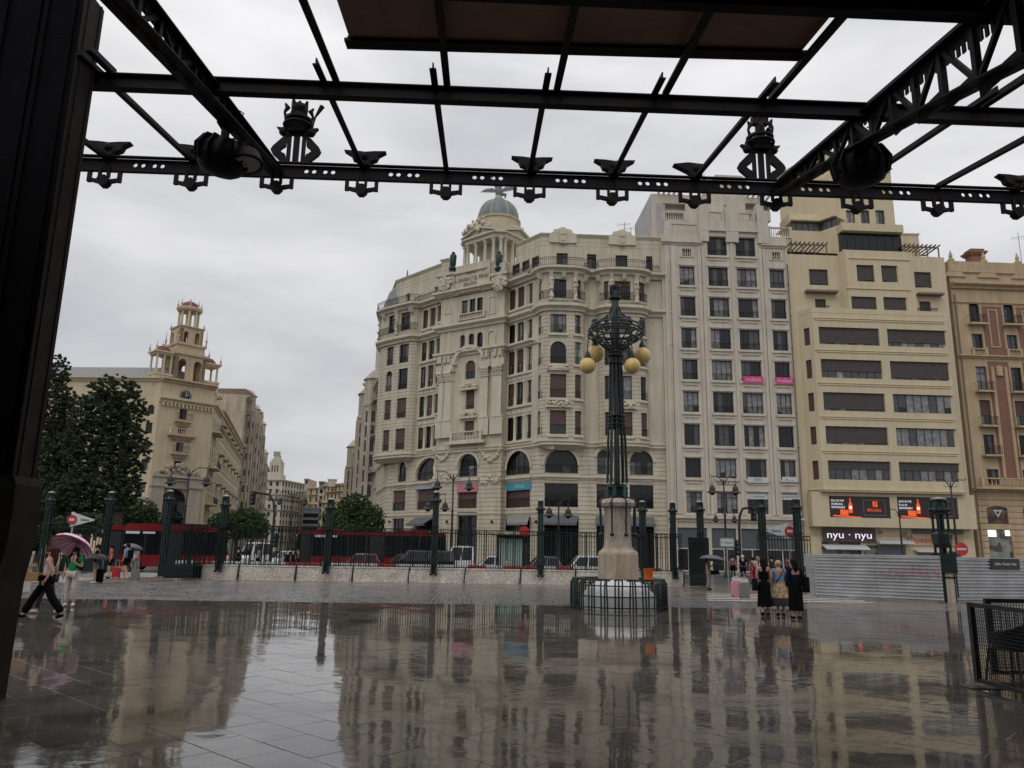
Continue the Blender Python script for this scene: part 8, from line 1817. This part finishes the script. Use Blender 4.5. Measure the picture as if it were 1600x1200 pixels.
for k in range(27):
    x = -16.5+1.04*k; q = S(x+.3, 46.2); mt = 'redsign' if k % 5 in (1,) or k in (7, 18, 19) else 'signwhite'; t = thing('traffic_barrier', ('red' if mt == 'redsign' else 'white')+' plastic road barrier just behind the speckled wall', 'barrier', (q.x, q.y, -.13), SA, group='red and white road barriers behind the wall')
    m = MB(); m.prism([(-.24, 0), (.24, 0), (.2, .25), (.09, .45), (.07, 1.0), (-.07, 1.0), (-.09, .45), (-.2, .25)], -.5, .5, 'x'); m.build('shell', mt, t); m = MB(); m.tube([(.5, 0, .8), (.54, 0, .8)], .05, 6); m.build('pin', mt, t)
a = atY(150, 895, 50); t = thing('planter', 'dark green box planter behind the pink umbrella', 'planter', (a.x-1.2, a.y, 0), SA); m = MB(); m.box(-.9, .9, -.3, .3, .05, 1.0); m.build('box', 'green', t); m = MB()
for z in (.1, .5, .95): m.box(-.93, .93, -.34, -.301, z, z+.06)
m.build('batten', 'green', t)
# ================================================================= people
def skin(name, chains, mat, parent, sub=2):
    """chains: list of polylines [(x,y,z,r)...]; points closer than 2 mm are welded so limbs join"""
    V = []; E = []; Rr_ = []; roots = []
    def vid(p):
        for i, q in enumerate(V):
            if abs(q[0]-p[0])+abs(q[1]-p[1])+abs(q[2]-p[2]) < .004: return i
        V.append(p[:3]); Rr_.append(p[3] if isinstance(p[3], tuple) else (p[3], p[3])); return len(V)-1
    for c in chains:
        ids = [vid(p) for p in c]
        for a, b in zip(ids[:-1], ids[1:]):
            if a != b: E.append((a, b))
    comp = list(range(len(V)))
    def find(i):
        while comp[i] != i: i = comp[i]
        return i
    for a, b in E: comp[find(b)] = find(a)
    me = bpy.data.meshes.new(name); me.from_pydata(V, E, []); o = bpy.data.objects.new(name, me); COL.objects.link(o)
    o.modifiers.new('skin', 'SKIN').use_smooth_shade = True; sv = me.skin_vertices[0].data if me.skin_vertices else None
    if sv is None:
        bpy.context.view_layer.objects.active = o; me = o.data; sv = me.skin_vertices[0].data
    seen = set()
    for i in range(len(V)):
        sv[i].radius = Rr_[i]; f = find(i); sv[i].use_root = (f not in seen) and True; seen.add(f)
    md = o.modifiers.new('sub', 'SUBSURF'); md.levels = sub; md.render_levels = sub
    dg = bpy.context.evaluated_depsgraph_get(); dg.update(); nm = bpy.data.meshes.new_from_object(o.evaluated_get(dg)); bpy.data.objects.remove(o); bpy.data.meshes.remove(me)
    nm.materials.clear(); nm.materials.append(MATS[mat]); r = link(nm, name, parent); nm.polygons.foreach_set('use_smooth', [True]*len(nm.polygons)); return r
def person(label, x, y, rz, h=1.65, top=('black', 'short'), bottom=('trousers', 'black'), hair='hair_dark', hairstyle='short', J=None, skinm='skin', shoes='black', hands=False, wide=1.0, base=0.0, group=None):
    t = thing('person', label, 'person', (x, y, base), rz, group=group); s = h/1.65
    D = dict(pelvis=(0, 0, .93), spine=(0, 0, 1.10), chest=(0, 0, 1.27), neck=(0, .01, 1.42), head=(0, -.01, 1.50), crown=(0, -.005, 1.575))
    for sd, q in (('l', -1), ('r', 1)): D.update({'hip'+sd: (q*.085, 0, .90), 'knee'+sd: (q*.09, -.01, .49), 'ank'+sd: (q*.09, .03, .085), 'toe'+sd: (q*.10, -.12, .035), 'sh'+sd: (q*.165, .01, 1.36), 'el'+sd: (q*.215, .03, 1.10), 'wr'+sd: (q*.225, -.03, .88), 'ha'+sd: (q*.225, -.05, .80)})
    if J: D.update(J)
    def p(k, r): a = D[k]; return (a[0]*s, a[1]*s, a[2]*s, (r[0]*s, r[1]*s) if isinstance(r, tuple) else r*s)
    ch = [[p('pelvis', (.135*wide, .10)), p('spine', (.115*wide, .085)), p('chest', (.14*wide, .095)), p('neck', .05), p('head', .082), p('crown', .088)]]
    for q in 'lr':
        ch.append([p('pelvis', (.135*wide, .10)), p('hip'+q, .085*wide), p('knee'+q, .055), p('ank'+q, .036), p('toe'+q, (.038, .028))])
        ch.append([p('chest', (.14*wide, .095)), p('sh'+q, .055), p('el'+q, .038), p('wr'+q, .026), p('ha'+q, (.032, .018))])
    if hands:
        for q, sg in (('l', -1), ('r', 1)):
            hx, hy, hz = D['ha'+q]; wx, wy, wz = D['wr'+q]; d = Vector((hx-wx, hy-wy, hz-wz)).normalized(); sd_ = Vector((0, 1, 0)); sd_ = (sd_-d*sd_.dot(d)).normalized(); b = Vector((hx, hy, hz))
            for k, ln in enumerate((.065, .075, .07, .055)):
                o_ = b+sd_*(.024-.016*k)+d*.005; e1 = o_+d*ln*.5; e2 = e1+(d*.8+Vector((-sg*.6, 0, 0))).normalized()*ln*.5
                ch.append([(o_.x*s, o_.y*s, o_.z*s, .009*s), (e1.x*s, e1.y*s, e1.z*s, .0085*s), (e2.x*s, e2.y*s, e2.z*s, .007*s)])
            o_ = b-d*.03-sd_*.03; e1 = o_-sd_*.02+d*.025; ch.append([(o_.x*s, o_.y*s, o_.z*s, .011*s), (e1.x*s, e1.y*s, e1.z*s, .009*s), ((e1+d*.025).x*s, (e1+d*.025).y*s, (e1+d*.025).z*s, .008*s)])
    n_ = Vector(D['head'])+Vector((0, -.098, -.005)); m_ = Vector(D['head']); ch.append([(m_.x*s, (m_.y-.06)*s, m_.z*s, .02*s), (n_.x*s, n_.y*s, n_.z*s, .012*s)])
    skin('body', ch, skinm, t)
    for q in (-1, 1):
        e = Vector(D['head'])+Vector((q*.032, -.082, .018)); m = MB(); m.sphere(e*s, .011*s, 6, 5); m.build('eye', 'black', t)
        e = Vector(D['head'])+Vector((q*.086, .01, -.005)); m = MB(); m.sphere(e*s, .022*s, 6, 5, (.5, 1, 1.4)); m.build('ear', skinm, t)
    # top
    g = .018; tc_ = [[p('pelvis', (.14*wide+g, .105+g)) if top[1] != 'crop' else p('spine', (.12*wide+g, .09+g)), p('spine', (.12*wide+g, .09+g)), p('chest', (.145*wide+g, .10+g)), (D['neck'][0]*s, D['neck'][1]*s, (D['neck'][2]-.05)*s, .07*s)]]
    for q in 'lr':
        sh = [p('chest', (.145*wide+g, .10+g)), p('sh'+q, .06+g*.6)]
        if top[1] == 'tank': sh = None
        elif top[1] == 'long': sh += [p('el'+q, .045+g*.5), p('wr'+q, .036)]
        else:
            a, b = Vector(D['sh'+q]), Vector(D['el'+q]); c_ = a.lerp(b, .62); sh += [(c_.x*s, c_.y*s, c_.z*s, .055*s)]
        if sh: tc_.append(sh)
    skin('top', tc_, top[0], t)
    if bottom[0] in ('trousers', 'shorts', 'wide'):
        tr_c = []
        for q in 'lr':
            k_ = 1.0 if bottom[0] != 'wide' else 1.55; c_ = [p('pelvis', (.142*wide, .112)), p('hip'+q, .098*wide)]
            if bottom[0] == 'shorts': a, b = Vector(D['hip'+q]), Vector(D['knee'+q]); e = a.lerp(b, .75); c_ += [(e.x*s, e.y*s, e.z*s, .085*s)]
            else: a = D['ank'+q]; c_ += [p('knee'+q, .07*(1.25 if k_ > 1 else 1)), (a[0]*s, a[1]*s, (a[2]+.03)*s, .055*k_*s*1.1)]
            tr_c.append(c_)
        skin('trousers' if bottom[0] != 'shorts' else 'shorts', tr_c, bottom[1], t)
    else:   # skirt: (kind, mat, hem z, hem radius, second material, split z)
        hemz, hemr = bottom[2], bottom[3]; m = MB(); n = 28; lv = 9; zt = 1.02; vs = []; fs = []
        for i in range(lv+1):
            f = i/lv; z = zt+(hemz-zt)*f; r = .125+(.165-.125)*min(1, f*4)+(hemr-.165)*max(0, f-.2)/.8
            for k in range(n): a = 2*math.pi*k/n; rr_ = r*(1+.07*f*math.sin(a*7+1)+.03*f*math.sin(a*11)); vs.append((rr_*math.cos(a)*s*wide*1.03, rr_*math.sin(a)*s*.85, z*s))
        for i in range(lv):
            for k in range(n): k2 = (k+1) % n; fs.append((i*n+k, (i+1)*n+k, (i+1)*n+k2, i*n+k2))
        m.add(vs, fs)
        if len(bottom) > 4:
            m.mi = [1 if (zt+(hemz-zt)*((j//n)+.5)/lv) < bottom[5] else 0 for j in range(len(fs))]; m.build('skirt', [bottom[1], bottom[4]], t, smooth=True)
        else: m.build('skirt', bottom[1], t, smooth=True)
    # shoes
    for q in 'lr':
        a, b = Vector(D['ank'+q]), Vector(D['toe'+q]); hl = a+(a-b)*Vector((1, 1, 0))*.28; hl = Vector((hl.x, hl.y, a.z-.035)); m = MB(); m.tube([(hl*s), (a.x*s, a.y*s, (a.z-.03)*s), ((a.x+b.x)/2*s, (a.y+b.y)/2*s, ((a.z+b.z)/2)*s), (b*s)], .05*s, 8, rs=[.034*s, .045*s, .045*s, .03*s]); m.build('shoe', shoes, t, smooth=True)
    # hair
    hd = Vector(D['head']); m = MB(); c_ = hd+Vector((0, .022, .055)); m.sphere(c_*s, .105*s, 12, 9, (.92, 1.02, .98))
    if hairstyle in ('long', 'back'): m.tube([(c_+Vector((0, .03, .02)))*s, (c_+Vector((0, .06, -.08)))*s, (c_+Vector((0, .085, -.2)))*s, (c_+Vector((0, .085, -.36 if hairstyle == 'long' else -.27)))*s], .1, 10, rs=[.085*s, .085*s, .07*s, .03*s])
    if hairstyle == 'braid': m.tube([(c_+Vector((.07, -.02, -.03)))*s, (c_+Vector((.1, -.06, -.18)))*s, (c_+Vector((.09, -.1, -.36)))*s], .03, 8, rs=[.04*s, .033*s, .018*s]); m.tube([(c_+Vector((-.07, -.02, -.03)))*s, (c_+Vector((-.1, -.06, -.18)))*s, (c_+Vector((-.09, -.1, -.36)))*s], .03, 8, rs=[.04*s, .033*s, .018*s])
    m.build('hair', hair, t, smooth=True); t['_s'] = s; return t, D, s
def umbrella(label, x, y, z, rad, mat, axis, hand, n=16, dome=.28):
    """canopy centre (x,y,z); axis: unit vector the top points to; hand: world point of the grip"""
    t = thing('umbrella', label, 'umbrella', (x, y, z)); a = Vector(axis).normalized(); T_ = a.to_track_quat('Z', 'Y').to_matrix().to_4x4(); m = None
    for k in range(n):
        a0, a1 = 2*math.pi*k/n, 2*math.pi*(k+1)/n; m = MB(); m.T = T_; vs = []; fs = []; lv = 6
        for i in range(lv+1):
            f = i/lv; r = rad*math.sin(f*math.pi/2*.98); zz_ = dome*rad*2*(math.cos(f*math.pi/2*.98)-1)*1.0
            for j in range(4): b = a0+(a1-a0)*j/3; dip = 1-.03*math.sin(j/3*math.pi)*f; vs.append((r*dip*math.cos(b), r*dip*math.sin(b), zz_+.01*math.sin(j/3*math.pi)*f))
        for i in range(lv):
            for j in range(3): o_ = i*4+j; fs.append((o_, o_+4, o_+5, o_+1))
        m.add(vs, fs); m.build('canopy_panel', mat, t, smooth=True)
        m = MB(); m.T = T_; m.tube([(rad*math.sin(f*math.pi/2*.98)*math.cos(a0)*.995, rad*math.sin(f*math.pi/2*.98)*math.sin(a0)*.995, dome*rad*2*(math.cos(f*math.pi/2*.98)-1)-.008) for f in (0, .3, .6, .85, 1)], .009, 4); m.build('rib', 'umbrella_rib' if mat == 'umbrella_pink' else 'iron', t)
    hv = Vector(hand)-Vector((x, y, z)); m = MB(); m.tube([a*.05, hv*.5, hv, hv+hv.normalized()*.12], .009, 6); m.build('shaft', 'iron', t); m = MB(); m.lathe([(.03, -.02), (.012, .03), (.004, .07)], 8); m.T = None; m.build('ferrule', 'iron', t); return t
def bag(label, x, y, z, w_, d, h, mat, rz=0, name='shoulder_bag', cat='bag', strap=None):
    t = thing(name, label, cat, (x, y, z), rz); m = MB(); m.prism([(-w_/2, 0), (w_/2, 0), (w_/2*1.02, h*.5), (w_/2*.85, h), (-w_/2*.85, h), (-w_/2*1.02, h*.5)], -d/2, d/2); m.build('pouch', mat, t)
    m = MB(); m.tube([(-w_*.4, 0, h*.97), (-w_*.2, 0, h+(strap or .25)), (w_*.2, 0, h+(strap or .25)), (w_*.4, 0, h*.97)], .012, 5); m.build('strap', mat, t); return t
def suitcase(label, x, y, mat, rz=0, h=.62, w_=.4, handle=True):
    t = thing('suitcase', label, 'suitcase', (x, y, 0), rz); m = MB(); m.prism([(-w_/2, .07), (-w_/2+.03, .04), (w_/2-.03, .04), (w_/2, .07), (w_/2, h-.04), (w_/2-.04, h), (-w_/2+.04, h), (-w_/2, h-.04)], -.12, .12); m.build('shell', mat, t)
    for k in range(5): m = MB(); x_ = -w_*.38+w_*.19*k; m.box(x_-.01, x_+.01, -.128, -.1205, .1, h-.06); m.build('rib', mat, t)
    for a in (-1, 1):
        for b in (-1, 1): m = MB(); m.tube([(a*w_*.38-.012, b*.08, .028), (a*w_*.38+.012, b*.08, .028)], .028, 8); m.build('caster', 'rubber', t)
    if handle: m = MB(); m.tube([(-.09, .1, h), (-.09, .1, h+.38), (.09, .1, h+.38), (.09, .1, h)], .01, 5); m.build('handle', 'galv', t)
    return t
# --- left pair and the one they hide
P = gp(66, 968); person('woman in white tank top and wide black trousers striding left beside the dark column', P.x, P.y, R_(-82), 1.66, ('white_cloth', 'tank'), ('wide', 'black'), 'hair_red', 'long', hands=True,
    J=dict(hipl=(-.085, -.03, .90), kneel=(-.09, -.28, .52), ankl=(-.09, -.46, .10), toel=(-.10, -.60, .06), kneer=(.09, .16, .50), ankr=(.09, .44, .13), toer=(.10, .32, .04), ell=(-.2, .1, 1.08), wrl=(-.2, -.12, .98), hal=(-.19, -.19, .99), elr=(.2, .14, 1.1), wrr=(.2, .04, .9), har=(.2, 0, .83)))
P2_ = gp(107, 948); person('woman in green T-shirt and pale trousers under the pink umbrella', P2_.x, P2_.y, R_(8), 1.64, ('green_cloth', 'short'), ('trousers', 'beige_cloth'), 'hair_dark', 'braid', shoes='white_cloth', hands=True, wide=1.12,
    J=dict(elr=(.22, -.02, 1.10), wrr=(.16, -.2, 1.16), har=(.13, -.25, 1.21), kneel=(-.1, .0, .49), kneer=(.11, -.07, .5), ankr=(.12, .0, .1), toer=(.14, -.15, .035)))
uh = Vector((P2_.x+.10, P2_.y-.27, 1.2)); uc3 = atY(119, 845, P2_.y+.28); umbrella('open pink umbrella held by the woman in the green T-shirt', uc3.x, uc3.y, uc3.z, .58, 'umbrella_pink', (.10, .60, .80), uh, 16, .2)
m = MB(); m.box(-.15, .15, 0, .13, 0, .42); t = thing('backpack', 'dark backpack on the woman in the green T-shirt', 'backpack', (P2_.x, P2_.y+.1, .98)); m.build('sack', 'navy', t)
for s2 in (-1, 1): m = MB(); m.tube([(s2*.12, .02, .40), (s2*.13, -.16, .44), (s2*.14, -.25, .3), (s2*.14, -.2, .12), (s2*.14, 0, .05)], .022, 5); m.build('strap', 'navy', t)
bag('tan leather bag at the elbow of the woman in the white tank top', P.x-.30, P.y-.12, .86, .3, .14, .2, 'leather', .1, strap=.2)
P3_ = gp(52, 962); person('person in patterned trousers and white shoes half hidden behind the woman in black trousers', P3_.x, P3_.y+.55, R_(-80), 1.62, ('white_cloth', 'short'), ('trousers', 'dark_print'), 'hair_dark', 'short', shoes='white_cloth',
    J=dict(kneel=(-.09, -.22, .5), ankl=(-.09, -.3, .09), toel=(-.09, -.44, .04), kneer=(.09, .1, .5), ankr=(.09, .3, .14), toer=(.09, .2, .05)))
bag('small white bag swinging beside the dark column', P3_.x-.45, P3_.y+.3, .55, .25, .12, .28, 'white_cloth', 0)
# --- three women walking away
w1 = gp(1196, 963); person('woman in long black dress walking away, left of the three women', w1.x, w1.y, R_(176), 1.66, ('black', 'tank'), ('skirt', 'black', .27, .20), 'hair_dark', 'back', hands=True, J=dict(toel=(-.09, -.11, .035), kneel=(-.09, -.06, .5), ankl=(-.09, -.02, .10), ankr=(.09, .12, .12), toer=(.09, 0, .035)))
w2 = gp(1220, 963); person('blond woman in blue top and tiered tan and black skirt, middle of the three women', w2.x, w2.y, R_(180), 1.60, ('blue_cloth', 'short'), ('skirt', 'tan_print', .30, .27, 'dark_print', .52), 'hair_blond', 'short', hands=True, wide=1.15,
    J=dict(elr=(.25, .02, 1.12), wrr=(.22, -.15, 1.0), har=(.2, -.21, .98), ell=(-.25, .02, 1.12), wrl=(-.24, -.14, .98), hal=(-.22, -.2, .97), ankr=(.09, .09, .1), toer=(.09, -.03, .035)))
w3 = gp(1245, 968); person('dark haired woman in navy blouse and long black skirt, right of the three women', w3.x, w3.y, R_(184), 1.66, ('navy', 'long'), ('skirt', 'black', .24, .17), 'hair_dark', 'back', hands=True, wide=1.15)
m = MB(); t = thing('crossbody_strap', 'dark strap of a crossbody bag over the blue top', 'strap', (w2.x, w2.y, 0)); m.tube([(.12, -.13, 1.36), (0, -.155, 1.15), (-.16, -.12, .93)], .014, 5); m.build('webbing', 'navy', t)
bag('black shoulder bag of the woman in the long black dress', w1.x-.27, w1.y-.02, .72, .30, .14, .34, 'navy', R_(80), strap=.35); bag('large black shoulder bag at the right side of the navy blouse', w3.x+.3, w3.y-.02, .74, .34, .15, .42, 'black', R_(80), strap=.28)
# --- people at the right gate
q = gp(1108, 922); person('woman in grey trousers standing under a dark grey umbrella', q.x, q.y, R_(60), 1.62, ('brown_cloth', 'short'), ('wide', 'grey_cloth'), 'hair_dark', 'back', J=dict(elr=(.2, -.05, 1.12), wrr=(.12, -.2, 1.25), har=(.1, -.22, 1.32)))
uc4 = atY(1113, 872, q.y); umbrella('dark grey umbrella over the woman in grey trousers', uc4.x, uc4.y, uc4.z+.14, .62, 'umbrella_grey', (.1, .1, 1), (q.x+.05, q.y-.2, 1.3), 8, .2); bag('black bag carried by the woman under the grey umbrella', q.x+.3, q.y-.1, .75, .4, .16, .2, 'black', 0)
for (px, py, lab, tp, bt, hr, hs, sh, rz, h) in (
    (1162, 912, 'man with white hair in a dark shirt behind the suitcases', ('navy', 'short'), ('trousers', 'navy'), 'white_cloth', 'short', 'black', 170, 1.72),
    (1177, 913, 'person in a dark red top beside the white haired man', ('brown_cloth', 'short'), ('trousers', 'red_cloth'), 'hair_dark', 'short', 'black', 200, 1.6),
    (1186, 916, 'person in pale clothes partly behind the woman in the black dress', ('white_cloth', 'short'), ('wide', 'grey_cloth'), 'hair_blond', 'back', 'white_cloth', 180, 1.66),
    (1146, 905, 'person in dark clothes by the traffic light pole', ('brown_cloth', 'short'), ('trousers', 'black'), 'hair_dark', 'short', 'black', 150, 1.68),
    (1207, 908, 'person with dark hair seen between two of the three women', ('green', 'short'), ('trousers', 'navy'), 'hair_dark', 'short', 'black', 185, 1.66),
    (1232, 908, 'person in brown between the blond woman and the navy blouse', ('brown_cloth', 'short'), ('trousers', 'black'), 'hair_red', 'short', 'black', 180, 1.7)):
    q = gp(px, py); person(lab, q.x, q.y, R_(rz), h, tp, bt, hr, hs, shoes=sh)
for px, py, mt, lab in ((1151, 932, 'pink_cloth', 'pink suitcase with a pale bag on top, left of the grey one'), (1163.5, 935, 'grey_cloth', 'dark grey suitcase right of the pink one')):
    q = gp(px, py); suitcase(lab, q.x, q.y, mt, .1, .62, .38); bag('white cloth bag resting on the '+('pink' if mt[0] == 'p' else 'dark grey')+' suitcase', q.x, q.y, .63, .3, .2, .15, 'white_cloth', 0, strap=.05)
# --- people at the left gate
for (px, py, lab, tp, bt, hr, hs, sh, rz, h, J_) in (
    (146, 912, 'person in dark clothes and pale trousers under the black umbrella', ('black', 'long'), ('shorts', 'grey_cloth'), 'hair_dark', 'short', 'white_cloth', -70, 1.7, None),
    (169, 904, 'walker with a red top at the left gate', ('red_cloth', 'short'), ('shorts', 'black'), 'hair_dark', 'short', 'black', -60, 1.66, None),
    (194, 905, 'man in blue shirt and shorts at the left gate', ('blue_cloth', 'short'), ('shorts', 'black'), 'hair_dark', 'short', 'white_cloth', -100, 1.76, dict(kneel=(-.09, -.15, .5), ankl=(-.09, -.1, .1), toel=(-.09, -.24, .04), kneer=(.09, .05, .5), ankr=(.09, .25, .15), toer=(.09, .16, .05))),
    (208, 903, 'person in white by the red bus wheel at the left gate', ('white_cloth', 'short'), ('trousers', 'grey_cloth'), 'hair_dark', 'short', 'white_cloth', 160, 1.66, None)):
    q = gp(px, py); person(lab, q.x, q.y, R_(rz), h, tp, bt, hr, hs, shoes=sh, J=J_)
q = gp(148, 912); u5 = atY(150, 868, q.y); umbrella('black umbrella right behind the pink one', u5.x+.1, u5.y, u5.z+.1, .55, 'umbrella_black', (.15, .1, 1), (q.x, q.y-.1, 1.1), 8, .25)
q = gp(207, 903); u5 = atY(207, 850, q.y); umbrella('small grey umbrella in front of the red bus', u5.x+.1, u5.y, u5.z, .5, 'umbrella_grey', (.2, .1, 1), (q.x-.1, q.y-.1, 1.2), 8, .22)
for px, py, mt, lab in ((151, 911, 'black', 'black suitcase rolled behind the person under the black umbrella'), (179, 903, 'red_cloth', 'small red suitcase at the left gate'), (209, 906, 'grey_cloth', 'grey suitcase beside the man in the blue shirt')):
    q = gp(px, py); suitcase(lab, q.x+.05, q.y, mt, .2, .62 if mt == 'black' else .52, .36)
q = gp(196, 905); t = thing('backpack', 'dark backpack on the man in the blue shirt', 'backpack', (q.x+.16, q.y, 1.0), R_(80)); m = MB(); m.box(-.15, .15, 0, .2, 0, .45); m.build('sack', 'navy', t)
# --- waiting crowd on the far side of the fence
for k, (px, tp) in enumerate(((448, 'black'), (456, 'navy'), (464, 'brown_cloth'), (404, 'grey_cloth'), (372, 'navy'))):
    q = atY(px, 880, 49+k*.7); person(['person in black waiting behind the railing near the bus front', 'person in navy waiting right of the one in black', 'person in brown by the bus front behind the railing', 'person in grey behind the railing below the traffic light', 'person in navy behind the railing beside the thick green pillar'][k], q.x, q.y, R_(40*k), 1.68, (tp, 'short'), ('trousers', 'black'), 'hair_dark', 'short')
for o in bpy.data.objects:
    if '_s' in o: del o['_s']
